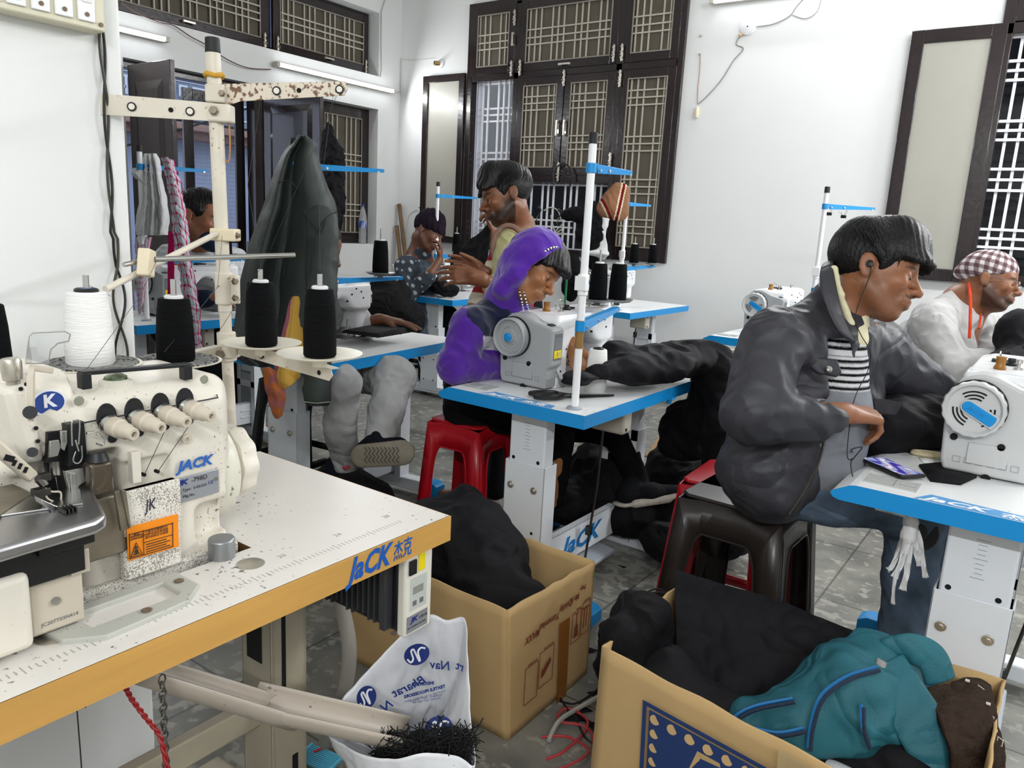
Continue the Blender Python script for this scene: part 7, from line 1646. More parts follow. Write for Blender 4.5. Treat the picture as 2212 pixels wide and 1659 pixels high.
# ================================================================== 8 helper behind the standing man
p8 = person('person in mint green trousers holding up black cloth, hidden behind the man in the vest', (-2.6, 3.7, 0))
h8 = Head(1105, 425, 4.55, 8, 0, .95, left=True)
S = SDF(); add_head(S, h8, P(1115, 500, 4.6)); S.c(P(1115, 500, 4.6), P(1120, 700, 4.6), .11, .12, .06); S.c(P(1100, 520, 4.45), P(1150, 520, 4.75), .05, .05, .05); S.c(P(1100, 522, 4.45), P(1085, 560, 4.35), .045, .038, .03); S.c(P(1085, 560, 4.35), P(1062, 505, 4.3), .038, .027, .02)
hand(S, P(1062, 505, 4.3), -DD, -RR, 1, s=.95, curls=[(60, 60, 40)]*4)
for i, (fx, fy) in enumerate(((-2.49, 3.54), (-2.6, 3.72))): S.c(P(1112+i*8, 715, 4.55), Vector((fx, fy+.02, .45)), .08, .055, .05); S.c(Vector((fx, fy+.02, .45)), Vector((fx, fy+.02, .07)), .05, .032, .03); S.c(Vector((fx, fy, .045)), Vector((fx+.10, fy-.05, .03)), .036, .03, .02)
S.build('body', MATS['skin_3'], p8, res=.0065, colfn=skin_fn(h8, '#7a4d33'), smooth=2); hair(h8, p8, seed=15, n=50)
S = SDF(); S.c(P(1120, 700, 4.6), P(1118, 530, 4.6), .15, .13, .08); S.c(P(1100, 524, 4.44), P(1150, 524, 4.76), .08, .08, .05); S.build('black_top', MATS['black_track_cloth'], p8, res=.01)
S = SDF()
for i, (fx, fy) in enumerate(((-2.49, 3.54), (-2.6, 3.72))): S.c(P(1112+i*8, 715, 4.55), Vector((fx, fy+.02, .45)), .11, .085, .05); S.c(Vector((fx, fy+.02, .45)), Vector((fx, fy+.02, .11)), .085, .06, .03)
S.build('green_trousers', cloth('mint_green_cotton', '#8fa89a', .85), p8, res=.007, disp=folds(.01, 25, 21))
for i, (fx, fy) in enumerate(((-2.49, 3.54), (-2.6, 3.72))):
    m = MB(); m.box((fx+.05, fy-.02, .012), (.24, .09, .02), RZ(-25)); m.build('sandal', mat('maroon_rubber', '#6d3b40', .6), p8, world=True, bev=.008)
# ------------------------------------------------------------------ stools
def stool(label, M0, col, hgt=.58, top=.135, bot=.19, name_='plastic'):
    t = thing('plastic_stool', label, 'stool')
    mt = mat('stool_plastic_'+col[1:], col, .28, spec=.4)
    m = MB(); m.prism([(x*top, y*top) for x, y in ((-1, -.85), (-.85, -1), (.85, -1), (1, -.85), (1, .85), (.85, 1), (-.85, 1), (-1, .85))], hgt-.012, hgt); m.build('seat', mt, t, bev=.008, seg=3)
    # apron on each side, arched
    for k in range(4):
        R = RZ(90*k); 
        def at_(x, z, o=0):
            f = bot+(top-bot)*(z/hgt); return (x*f, -f-o, z)
        m = MB(); n = 18
        inner = [(-.62, 0), (-.62, hgt*.62)]+[(-.62+.22*(1-math.cos(a)), hgt*.62+.20*hgt*math.sin(a)) for a in [i*PI/12 for i in range(1, 7)]]
        inner = inner+[(-x, z) for x, z in inner[::-1]]
        outer = [(-1, 0), (-1, hgt*.3), (-1, hgt*.6)]+[(-1, hgt*.97)]*3+[(-.5, hgt*.985), (-.2, hgt*.985)]
        outer = outer+[(-x, z) for x, z in outer[::-1]]
        k_ = len(inner); vs = [at_(*p) for p in inner]+[at_(*p) for p in outer]
        fs = [(i, i+1, k_+i+1, k_+i) for i in range(k_-1)]
        m.add(vs, fs, R); m.build('side_panel', mt, t, thick=.006)
        m = MB(); m.tube([R @ Vector(at_(x*.97, z, .002)) for x, z in inner], .004, 6); m.build('arch_rib', mt, t)
    for k in range(4):
        R = RZ(90*k); m = MB(); f0, f1 = bot, bot+(top-bot)*.30
        m.add([(-f0, -f0, 0), (-f0*.7, -f0, 0), (-f0, -f0*.7, 0), (-top, -top, hgt*.97), (-top*.8, -top, hgt*.97), (-top, -top*.8, hgt*.97)], [(0, 1, 4, 3), (2, 0, 3, 5)], R); m.build('leg', mt, t, thick=.007)
    m = MB(); z = hgt*.22; f = bot+(top-bot)*.22
    for k in range(4): m.add([(-f, -f, z), (f, -f, z), (f, -f, z+.035), (-f, -f, z+.035)], [(0, 1, 2, 3)], RZ(90*k))
    m.build('lower_band', mt, t, thick=.006)
    t.matrix_world = M0; return t
stool('red plastic stool beside the box, under the boy in the purple hood', T(-1.90, 2.40, 0, math.radians(3)), '#a3101d', .585, .125, .165)
stool('dark brown plastic stool under the man in the charcoal jacket', T(-.70, 2.27, 0, math.radians(-2)), '#26211f', .60, .155, .205)
stool('red plastic stool nested just behind the dark brown stool', T(-.77, 2.40, 0, math.radians(3)), '#9c0f1c', .60, .15, .20)
stool('black plastic stool behind the table with the grey jeans', T(-3.10, 2.50, 0, math.radians(6)), '#141416', .56, .14, .19)
stool('black plastic stool under the far left man', T(-4.5, 2.75, 0), '#151517', .55, .14, .19)
stool('black plastic stool under the man in the beanie', T(-4.6, 4.8, 0), '#151518', .52, .14, .19)
stool('black plastic stool under the man in the white shirt', T(-.80, 4.68, 0), '#161618', .52, .14, .19)
# ------------------------------------------------------------------ cloth helpers
M_bk = cloth('black_suiting', '#0b0b0e', .8, wr=.7, ws=8, spec=.22)
M_bk2 = cloth('black_twill', '#0e0e12', .75, wr=.5, ws=6, spec=.28)
def csheet(name, label, rows, m_, cat='cloth', amp=.006, sc=14, thick=.004, nu=60, nv=50, seed=0, group=None, par=None, colfn=None, kind=None, parts=None):
    "cloth through a grid of control points (photo x, photo y, depth)"
    G_ = [smoothpath([P(*p) for p in r], 8) for r in rows]; n = min(len(g) for g in G_)
    cols = [smoothpath([G_[j][i] for j in range(len(rows))], 8) for i in range(n)]; mm = len(cols[0])
    A_ = [[cols[i][j] for i in range(n)] for j in range(mm)]
    def fn(u, v):
        x, y = u*(n-1), v*(mm-1); i, j = min(int(x), n-2), min(int(y), mm-2); fx, fy = x-i, y-j
        a = A_[j][i]*(1-fx)+A_[j][i+1]*fx; b_ = A_[j+1][i]*(1-fx)+A_[j+1][i+1]*fx; p = a*(1-fy)+b_*fy
        nn = (A_[j][i+1]-A_[j][i]).cross(A_[j+1][i]-A_[j][i]); nn = nn.normalized() if nn.length > 1e-9 else Vector((0, 0, 1))
        q = p*sc+Vector((seed, seed*2, 0)); w = 1-2*abs(noise.noise(q)); w2 = 1-2*abs(noise.noise(q*2.3))
        return p+nn*(w*amp+w2*amp*.4)
    m = MB(); m.grid(fn, nu, nv); k = {}
    if colfn:
        uv = np.array([(i/nu, j/nv) for j in range(nv+1) for i in range(nu+1)]); k['colfn'] = lambda _: colfn(uv)
    o = m.build(name, m_, par, world=par is not None, thick=thick, **k)
    if label: tag(o, label, cat, group, kind)
    return o
def heap(name, label, pts, m_=None, cat='cloth', res=.008, amp=.016, sc=13, seed=0, cut=None, flat=None, k=.05, group=None):
    S = SDF()
    for p in pts:
        c = P(*p[:3]) if not isinstance(p[0], Vector) else p[0]
        r = p[3] if not isinstance(p[0], Vector) else p[1]
        S.e(c, r, k=k)
    for cu in (cut if isinstance(cut, list) else ([cut] if cut is not None else [])): S.cut(*cu)
    return tag(S.build(name, m_ or M_bk, None, res=res, disp=folds(amp, sc, seed), smooth=1), label, cat, group)
# ------------------------------------------------------------------ hanging green jacket
gj = thing('jacket', 'dark green jacket hung by its hood on the thread stand pole, centre left', 'jacket', (-2.5, 2.0, .9))
M_gr = cloth('dark_green_softshell', '#353c39', .6, wr=.25, ws=5, spec=.35, bump=.05)
fx = (tuple(FF), .55); D0 = 2.98
rows = [(293, 644, 664), (312, 626, 684), (340, 606, 686), (400, 582, 706), (450, 566, 727), (520, 541, 730), (600, 521, 728), (700, 505, 724), (760, 500, 664), (790, 540, 650)]
prof = [.12, .05, -.02, -.045, .030, .055, -.005, -.055, -.060, -.045, -.02, .03, .12]
def ridge(u, k): return 0
R_ = []
for j, (y, xl, xr) in enumerate(rows):
    f = min(1, .25+j*.15); row = []
    for i, dz in enumerate(prof):
        u = i/(len(prof)-1); row.append((xl+(xr-xl)*(.5-.5*math.cos(PI*u))*.55+(xr-xl)*u*.45, y+(0 if j else (8 if i in (0, 12) else 0)), D0+dz*f*1.1))
    R_.append(row)
gb = csheet('coat_body', None, R_, M_gr, amp=.004, sc=5, thick=.008, nu=110, nv=110, seed=7)
gb.parent = gj; gb.matrix_parent_inverse = wm(gj).inverted()
S = SDF(); S.c(P(652, 330, D0+.12), P(640, 420, D0+.12), .035, .08, .05, fl=(tuple(FF), .6)); S.c(P(640, 420, D0+.12), P(610, 700, D0+.12), .11, .15, .05, fl=(tuple(FF), .5)); S.build('coat_back', M_gr, gj, res=.008, disp=folds(.008, 10, 22))
S = SDF(); S.c(P(698, 475, D0-.05), P(692, 640, D0-.09), .058, .056, .02, fl=(tuple(FF), .8)); S.c(P(692, 640, D0-.09), P(685, 855, D0-.09), .056, .050, .02, fl=(tuple(FF), .8)); S.cut(P(686, 872, D0), DD)
S.build('sleeve', M_gr, gj, res=.006, disp=folds(.009, 13, 23), smooth=1)
m = MB(); m.tube(smoothpath([P(600, 395, 2.90), P(625, 390, 2.88), P(640, 405, 2.89)]), .002, 5); m.tube(smoothpath([P(655, 455, 2.86), P(690, 500, 2.86), P(705, 470, 2.86), P(728, 458, 2.88)]), .002, 5); m.tube(smoothpath([P(705, 470, 2.86), P(680, 510, 2.86), P(668, 600, 2.86)]), .0018, 5); m.each('seam', mat('seam_dark', '#1f2422', .8), gj, world=True)
m = MB(); m.tube([P(655, 868, 2.85), P(685, 871, 2.84), P(713, 868, 2.86)], .0016, 5); m.build('cuff_piping', mat('pale_piping', '#a8b39a', .6), gj, world=True)
# yellow and orange towel under it
def yel(uv):
    C = np.tile(hexc('#c9a04a'), (len(uv), 1)); u, v = uv[:, 0], uv[:, 1]; C[u < .22] = hexc('#9a5a6a'); C[(u > .3) & (u < .36)] = hexc('#b98a4a'); return C
csheet('towel', 'yellow towel with pink edge hanging between the green jacket and its sleeve', [[(628, 640, 2.93), (640, 640, 2.92), (655, 645, 2.93)], [(605, 730, 2.90), (630, 735, 2.88), (658, 735, 2.9)], [(590, 800, 2.88), (615, 800, 2.84), (652, 795, 2.88)], [(600, 842, 2.88), (620, 838, 2.85), (650, 815, 2.88)]], cloth('towel_terry', '#c9a04a', .95, attr=True, wr=.4), 'towel', colfn=yel, amp=.006, seed=2)
csheet('orange_cloth', 'orange-brown frayed cloth strip hanging below the yellow towel', [[(566, 795, 2.86), (580, 792, 2.85), (597, 800, 2.86)], [(572, 840, 2.86), (590, 842, 2.84), (615, 838, 2.86)], [(582, 875, 2.86), (600, 872, 2.85), (618, 860, 2.86)], [(592, 903, 2.86), (600, 905, 2.85), (610, 898, 2.86)]], cloth('orange_madras', '#a9622e', .95, col2='#8d5560', vs=22, wr=.4), 'cloth', amp=.005, seed=3, nu=30, nv=30)
# ------------------------------------------------------------------ white bag and chequered towel on the far left stand
dB = 3.78; M_nw = mat('nonwoven_white', '#d3d4d6', .75, bump=.2, bs=120, wr=.4, ws=9)
rows = [(332, 308, 338), (352, 305, 345), (395, 302, 354), (440, 298, 364), (480, 291, 368), (508, 292, 362)]; prof = [.05, .0, -.03, .01, -.035, .015, -.03, -.0, .05]
wb = csheet('white_bag', 'crumpled white cloth bag hung on the far left thread stand', [[(xl+(xr-xl)*i/8, y, dB+dz*min(1, .3+j*.2)) for i, dz in enumerate(prof)] for j, (y, xl, xr) in enumerate(rows)], M_nw, 'bag', amp=.007, sc=10, thick=.006, nu=60, nv=60, seed=21)
csheet('bag_ear', None, [[(284, 368, dB), (290, 362, dB), (300, 366, dB)], [(284, 376, dB-.01), (296, 376, dB-.03), (310, 380, dB)], [(290, 384, dB), (302, 392, dB-.01), (316, 400, dB)]], M_nw, amp=.003, nu=16, nv=12).parent = wb
def gam(uv):
    u, v = uv[:, 0], uv[:, 1]; C = np.tile(hexc('#d5dbe2'), (len(uv), 1)); U_ = u*5.2; V_ = v*20
    a = np.abs(U_-np.round(U_)) < .16; b_ = np.abs(V_-np.round(V_)) < .16; r_ = (np.floor(U_*.99) % 3 != 2)
    t = np.abs(U_*1.0+.5-np.round(U_+.5)) < .07; C[t] = hexc('#6fa9b8'); C[b_ & ~a] = hexc('#c98ba5'); C[a & r_] = hexc('#c2557f'); C[a & b_] = hexc('#a3194f'); C[u > .93] = hexc('#b81e5c'); return C
M_gam = cloth('gamcha_cotton', '#d5dbe2', .9, attr=True, wr=.3)
csheet('chequered_towel', 'red and blue chequered white towel draped over the far left thread stand arm', [[(345, 340, 3.74), (360, 338, 3.70), (378, 345, 3.74)], [(362, 420, 3.72), (380, 420, 3.68), (402, 440, 3.72)], [(375, 530, 3.70), (395, 530, 3.66), (415, 560, 3.70)], [(392, 640, 3.70), (412, 640, 3.66), (432, 650, 3.70)], [(410, 758, 3.70), (425, 762, 3.67), (440, 755, 3.70)]], M_gam, 'towel', colfn=gam, amp=.010, sc=16, seed=4, nu=90, nv=240)
csheet('chequered_towel', 'hidden left end of the chequered towel below the white bag', [[(290, 512, 3.84), (310, 512, 3.82), (330, 512, 3.84)], [(292, 560, 3.84), (308, 570, 3.82), (322, 560, 3.84)], [(298, 680, 3.84), (303, 670, 3.82), (312, 650, 3.84)]], M_gam, 'towel', colfn=gam, amp=.006, seed=5, nu=60, nv=100)
csheet('pink_cloth', 'plain magenta cloth strip behind the chequered towel', [[(363, 500, 3.76), (370, 500, 3.76), (376, 500, 3.76)], [(362, 590, 3.76), (369, 590, 3.76), (376, 590, 3.76)], [(362, 680, 3.76), (368, 685, 3.76), (373, 680, 3.76)]], cloth('magenta_cotton', '#b3195a', .9), 'cloth', amp=.003, nu=10, nv=30)
# ------------------------------------------------------------------ brown knit cap on the back stand
def bcap(Pn):
    C = np.tile(hexc('#8a6248'), (len(Pn), 1)); o = np.array([0, 0, CAMH]); a = np.array(P(1342, 400, 5.3)); d_ = np.array((P(1330, 475, 5.3)-P(1348, 402, 5.3)).normalized()); s_ = np.array(RR); q = Pn-a
    t = q@np.array((RR*.97+DD*.22).normalized()); C[(t > -.004) & (t < .006)] = hexc('#d9cfae'); C[(t >= .006) & (t < .026)] = hexc('#6d0f1b'); C[(t >= .026) & (t < .034)] = hexc('#d9cfae')
    t2 = (Pn-np.array(P(1296, 452, 5.3)))@np.array((RR-DD*.5).normalized()); C[(t2 > .012) & (t2 < .020)] = hexc('#d9cfae'); C[(t2 > .024) & (t2 < .040)] = hexc('#6d0f1b'); return C
S = SDF(); dc = 5.28
S.c(P(1334, 410, dc), P(1318, 445, dc), .05, .085, .04, fl=(tuple(FF), .6)); S.c(P(1345, 412, dc), P(1338, 460, dc), .045, .06, .03, fl=(tuple(FF), .6)); S.c(P(1318, 445, dc), P(1304, 452, dc), .08, .04, .03, fl=(tuple(FF), .6))
tag(S.build('knit_cap', cloth('brown_wool', '#8a6248', .95, attr=True), None, res=.006, disp=folds(.004, 20, 24), colfn=bcap), 'brown knit cap with maroon and cream bands hung on a thread stand', 'hat')
# black coat on the door leaf
heap('black_coat', 'black puffer coat hanging on the open right door leaf', [(712, 300, 6.2, (.05, .05, .12)), (718, 350, 6.2, (.09, .09, .20)), (722, 420, 6.2, (.085, .08, .26)), (718, 470, 6.2, (.08, .07, .16))], M_bk2, 'coat', amp=.02, sc=20, seed=25)
# ------------------------------------------------------------------ black garments
heap('black_garment', 'black trousers bunched on the table right of the purple hooded boy\'s machine', [(1310, 800, 2.75, (.06, .10, .03)), (1380, 790, 2.85, (.13, .16, .06)), (1440, 785, 2.9, (.12, .14, .055)), (1490, 775, 3.0, (.12, .12, .07)), (1530, 775, 3.05, (.09, .10, .07)), (1335, 765, 2.9, (.05, .06, .05))], M_bk2, 'garment', cut=((0, 0, .7925), (0, 0, -1)), seed=1, res=.007)
S = SDF()
for a, b_, r0, r1 in (((1500, 765, 3.05), (1555, 800, 3.0), .06, .06), ((1555, 800, 3.0), (1560, 930, 2.95), .06, .065), ((1560, 930, 2.95), (1545, 1030, 2.95), .06, .045), ((1530, 850, 3.1), (1500, 960, 3.15), .08, .06), ((1470, 905, 3.2), (1450, 960, 3.2), .07, .06)): S.c(P(*a), P(*b_), r0, r1, .05)
tag(S.build('black_garment', M_bk, None, res=.008, disp=folds(.016, 13, 30), smooth=1), 'black trouser leg hanging off the far end of the middle table', 'garment')
heap('black_garment', 'black cloth under the presser foot of the middle machine', [(1262, 812, 2.68, (.06, .07, .012)), (1240, 820, 2.62, (.03, .04, .010))], M_bk2, 'garment', cut=((0, 0, .7925), (0, 0, -1)), amp=.004, res=.005)
heap('black_garment', 'mound of black garments on the floor under the middle table', [(1230, 1085, 3.35, (.13, .13, .10)), (1320, 1065, 3.4, (.16, .16, .17)), (1285, 1030, 3.5, (.12, .12, .18)), (1370, 1110, 3.3, (.13, .13, .10))], seed=3, cut=((0, 0, .004), (0, 0, -1)), res=.01)
heap('black_garment', 'mound of black garments on the floor behind the middle table foot', [(1470, 1050, 3.5, (.18, .18, .22)), (1500, 1130, 3.25, (.16, .16, .16)), (1550, 1100, 3.3, (.2, .2, .22)), (1450, 1170, 3.1, (.12, .12, .08))], seed=4, cut=((0, 0, .004), (0, 0, -1)), res=.01)
heap('black_garment', 'pile of black garments on the floor between the cream table and the red stool', [(Vector((-2.05, 2.02, .10)), (.22, .18, .18)), (Vector((-2.25, 2.10, .12)), (.20, .18, .20)), (Vector((-2.42, 2.16, .12)), (.18, .16, .20)), (Vector((-1.90, 2.08, .08)), (.16, .14, .16)), (Vector((-2.2, 1.95, .1)), (.2, .15, .12))], seed=5, cut=((0, 0, .004), (0, 0, -1)), res=.011)
heap('black_garment', 'black garments heaped high inside the cardboard box with brown-red print', [(Vector((-1.48, 1.74, .36)), (.13, .14, .13)), (Vector((-1.40, 1.80, .42)), (.10, .10, .10)), (Vector((-1.30, 1.74, .36)), (.13, .14, .12)), (Vector((-1.20, 1.70, .29)), (.12, .14, .10)), (Vector((-1.36, 1.75, .20)), (.28, .19, .13)), (Vector((-1.55, 1.72, .33)), (.1, .15, .14)), (Vector((-1.50, 1.86, .43)), (.07, .07, .10))], M_bk2, 'garment', seed=6, res=.008, amp=.024, sc=11, cut=[((0, 0, .02), (0, 0, -1)), ((-1.065, 0, 0), (1, 0, -.04)), ((0, 1.545, 0), (0, -1, 0)), ((0, 1.925, 0), (0, 1, 0)), ((-1.655, 0, 0), (-1, 0, 0))])
heap('black_garment', 'black garments heaped on the floor beside the far corner table', [(836, 618, 5.6, (.12, .12, .10)), (862, 632, 5.6, (.08, .08, .06)), (840, 670, 5.5, (.16, .16, .16)), (880, 690, 5.5, (.12, .12, .14))], seed=7, res=.013)
heap('black_garment', 'small black bundle on the far corner table by the thin pole', [(960, 625, 5.9, (.12, .10, .05)), (945, 618, 5.95, (.07, .07, .06))], seed=8, cut=((0, 0, .7925), (0, 0, -1)))
csheet('black_cloth', 'black cloth held up in front of the open shutter behind the striped vest', [[(1062, 480, 4.28), (1030, 510, 4.3), (985, 530, 4.35)], [(1058, 540, 4.25), (1020, 560, 4.3), (975, 560, 4.35)], [(1050, 610, 4.25), (1010, 615, 4.3), (975, 600, 4.35)]], M_bk2, 'cloth', amp=.012, sc=8)
S = SDF()
for i in range(7): S.b(P(815, 712, 3.62)+Vector((.004*i, -.006*i, .0035*i-.012)), (.105-.004*i, .13, .0012), .0012, np.array(RZ(8+i))[:3, :3], k=.002)
tag(S.build('black_cloth_stack', M_bk2, None, res=.0035, smooth=1), 'stack of folded black cloth under the flat hand, right of the hanging jacket', 'cloth')
heap('black_garment', 'black garments spread at the right photo edge by the man in white', [(2200, 720, 3.7, (.10, .12, .12)), (2210, 790, 3.6, (.14, .14, .10)), (2190, 800, 3.7, (.1, .1, .08))], M_bk2, seed=9)
heap('black_garment', 'black fabric on the lap of the man in the charcoal jacket', [(1930, 905, 2.22, (.10, .10, .05)), (1985, 900, 2.3, (.12, .12, .06)), (2010, 925, 2.25, (.08, .1, .05)), (1900, 940, 2.25, (.08, .1, .06))], M_bk2, seed=10, res=.006)
csheet('cut_piece', 'dark grey cut cloth piece pinched in the hand of the man in the charcoal jacket', [[(1885, 862, 2.10), (1920, 864, 2.1), (1950, 872, 2.1)], [(1890, 890, 2.05), (1915, 895, 2.05), (1935, 898, 2.07)]], cloth('dark_grey_felt', '#2a292d', .9), 'cloth', amp=.002, nu=10, nv=8)
csheet('red_cloth', 'small bright red cloth corner below the hand of the man in the charcoal jacket', [[(1852, 915, 2.06), (1870, 916, 2.05), (1890, 918, 2.05)], [(1855, 935, 2.06), (1862, 930, 2.05), (1880, 926, 2.05)]], cloth('bright_red_cloth', '#c8101f', .7), 'cloth', amp=.002, nu=8, nv=6)
# clothes caught in the window bars
heap('black_garment', 'black garments hanging in the bars of the big window', [(1275, 470, 6.75, (.10, .05, .14)), (1240, 465, 6.75, (.12, .05, .07)), (1285, 520, 6.75, (.09, .05, .25)), (1260, 500, 6.75, (.08, .05, .10)), (1235, 600, 6.75, (.10, .05, .20)), (1310, 440, 6.78, (.05, .04, .12))], M_bk, seed=11, res=.01)
heap('white_rag', 'white rag hanging in the bars of the big window', [(1300, 500, 6.70, (.035, .02, .13)), (1303, 535, 6.70, (.045, .02, .10)), (1292, 548, 6.68, (.10, .04, .022)), (1308, 470, 6.7, (.03, .02, .08))], cloth('white_rag_cotton', '#dcdcdc', .9), 'rag', seed=12, res=.007, amp=.01)
# ------------------------------------------------------------------ contents of the right-hand box
csheet('black_cloth', 'large crumpled black cloth draped over the back of the right-hand cardboard box', [[(1458, 1230, 2.03), (1540, 1250, 1.99), (1650, 1282, 1.93), (1780, 1330, 1.86), (1912, 1385, 1.80)], [(1458, 1300, 1.96), (1540, 1320, 1.93), (1650, 1355, 1.87), (1780, 1400, 1.80), (1890, 1430, 1.76)], [(1462, 1400, 1.91), (1545, 1420, 1.88), (1650, 1450, 1.83), (1760, 1470, 1.77), (1850, 1480, 1.74)], [(1470, 1500, 1.85), (1545, 1525, 1.80), (1620, 1555, 1.77), (1700, 1560, 1.73), (1790, 1560, 1.70)]], M_bk2, 'cloth', amp=.012, sc=9, nu=110, nv=80, seed=13)
heap('black_garment', 'black cloth bunched over the left wall of the right-hand cardboard box', [(Vector((-.725, 1.60, .445)), (.05, .13, .035)), (Vector((-.765, 1.62, .36)), (.03, .12, .10)), (Vector((-.69, 1.60, .37)), (.035, .12, .10)), (Vector((-.67, 1.55, .3)), (.05, .12, .08))], M_bk, seed=14, res=.007)
heap('black_garment', 'black cloth lying along the front wall inside the right-hand cardboard box', [(1480, 1530, 1.76, (.14, .08, .06)), (1560, 1570, 1.70, (.14, .08, .06)), (1640, 1620, 1.66, (.14, .1, .06)), (1860, 1660, 1.62, (.18, .14, .06)), (1980, 1640, 1.60, (.15, .14, .07)), (1440, 1480, 1.80, (.06, .10, .08))], M_bk2, seed=15, res=.009, cut=[((-.70, 1.455, 0), (-.16, -1, 0)), ((-.70, 0, 0), (-1, 0, 0))])
P_far = P
def P(x, y, d): return P_far(x, y, 1.62+(d-1.86)*.8-(x-1800)*.0002)
tb = thing('backpack', 'teal backpack with blue piped zips lying in the right-hand cardboard box', 'backpack', (-.2, 1.6, .4))
M_teal = cloth('teal_nylon', '#1d5561', .55, wr=.6, ws=9, spec=.35, col2='#2b6a76', vs=5)
S = SDF(); cp = np.array
S.c(P(1620, 1560, 1.86), P(1720, 1570, 1.84), .045, .06, .03); S.c(P(1720, 1565, 1.86), P(1850, 1500, 1.9), .07, .10, .04); S.c(P(1850, 1520, 1.9), P(1950, 1560, 1.92), .10, .08, .05)
S.c(P(1830, 1440, 1.95), P(1900, 1425, 1.98), .05, .06, .04); S.c(P(1880, 1430, 1.95), P(1980, 1440, 1.98), .055, .05, .03)
S.build('bag_body', M_teal, tb, res=.006, disp=folds(.013, 14, 31), smooth=1)
def strap(pts, w_, m_, name, th_=.008):
    sp = smoothpath([P(*p) for p in pts], 8); m = MB(); k = len(sp)-1
    def fn(u, v):
        i = min(int(round(u*k)), k); t = (sp[min(i+1, k)]-sp[max(i-1, 0)]).normalized(); s_ = t.cross(FF).normalized(); return sp[i]+s_*(v-.5)*w_+FF*(-.010*(1-(2*v-1)**2))
    m.grid(fn, k, 6); return m.build(name, m_, tb, world=True, thick=th_, sub=1)
strap([(1900, 1430, 1.88), (1945, 1500, 1.83), (1990, 1570, 1.80), (2040, 1659, 1.78), (2060, 1720, 1.76)], .105, M_teal, 'shoulder_strap', .014)
strap([(1915, 1408, 1.92), (1965, 1400, 1.90), (2010, 1420, 1.90), (2030, 1470, 1.90)], .065, M_teal, 'top_panel', .012)
M_pip = mat('blue_piping', '#14639c', .4); M_zip = mat('navy_zip_tape', '#16283f', .6, bump=.5, bs=400)
for pts in ([(1572, 1562, 1.80), (1600, 1538, 1.80), (1640, 1522, 1.80), (1712, 1508, 1.80)], [(1745, 1615, 1.77), (1752, 1560, 1.78), (1775, 1500, 1.79), (1830, 1460, 1.82), (1895, 1440, 1.85)], [(1620, 1570, 1.78), (1680, 1582, 1.76), (1735, 1572, 1.76)], [(1860, 1520, 1.79), (1862, 1570, 1.78), (1875, 1610, 1.78)]):
    m = MB(); m.tube(smoothpath([P(x, y, d-.035) for x, y, d in pts]), .0035, 6); m.build('piping', M_pip, tb, world=True)
    m = MB(); m.tube(smoothpath([P(x+5, y+8, d-.037) for x, y, d in pts]), .0048, 6); m.build('zip', M_zip, tb, world=True)
strap([(1905, 1425, 1.86), (1900, 1445, 1.85), (1895, 1470, 1.85)], .022, mat('grey_strap_webbing', '#8d8a88', .7), 'webbing_loop', .004)
bw_ = lambda uv: np.tile(hexc('#4a3c33'), (len(uv), 1))
csheet('wool_shawl', 'dark brown wool shawl with white diamond embroidery over the right corner of the right-hand box', [[(2000, 1490, 1.86), (2050, 1475, 1.88), (2110, 1465, 1.92), (2140, 1480, 1.94)], [(2030, 1550, 1.78), (2075, 1540, 1.80), (2125, 1530, 1.84), (2150, 1535, 1.88)], [(2055, 1620, 1.74), (2100, 1610, 1.76), (2140, 1600, 1.80), (2165, 1600, 1.84)], [(2075, 1720, 1.72), (2115, 1715, 1.74), (2155, 1700, 1.78), (2180, 1700, 1.82)]], mat('brown_wool_felt', '#40342c', .95, bump=.8, bs=220, var=.3, vs=60, spec=.1, wr=.3), 'shawl', amp=.008, thick=.014, seed=16)
m = MB()
for (x, y, d, s) in ((2118, 1492, 1.895, 11), (2140, 1552, 1.85, 10), (2160, 1602, 1.83, 10)):
    m.tube([P(x-s*.4, y-s*1.1, d-.012), P(x+s*.7, y-s*.2, d-.012), P(x+s*.4, y+s*1.1, d-.012), P(x-s*.7, y+s*.2, d-.012)], .0013, 4, closed=True)
for (x, y, d) in ((2090, 1470, 1.88), (2135, 1520, 1.86), (2150, 1578, 1.84)): m.box(P(x, y, d-.012), (.008, .006, .003))
tag(m.build('embroidery', mat('white_wool_yarn', '#cfcabb', .9), None), 'white diamond embroidery on the brown wool shawl', 'embroidery')
for o in bpy.data.objects:
    if o.name == 'wool_shawl': shawl = o
emb = bpy.data.objects['embroidery']; emb.parent = shawl; del emb['category']
m = MB(); m.add([tuple(P(*p)) for p in ((2008, 1420, 1.93), (2036, 1408, 1.94), (2040, 1428, 1.93), (2014, 1442, 1.92))], [(0, 1, 2, 3)]); pt = m.build('pink_tag', mat('pink_paper', '#e39aa8', .7), None, thick=.001, smooth=False); tag(pt, 'small pink paper tag numbered 12 on the rim of the right-hand box', 'tag')
text('print', '12', .014, M_ktext, pt, basis(P(2016, 1431, 1.922), P(2036, 1420, 1.93)-P(2014, 1432, 1.92), -DD), ext=.0002)
heap('white_paper', 'crumpled pale paper at the bottom edge inside the right-hand box', [(1735, 1672, 1.78, (.04, .04, .010)), (1830, 1675, 1.78, (.05, .05, .012))], mat('pale_paper', '#cfcfd2', .8), 'paper', amp=.006, res=.006)
P = P_far
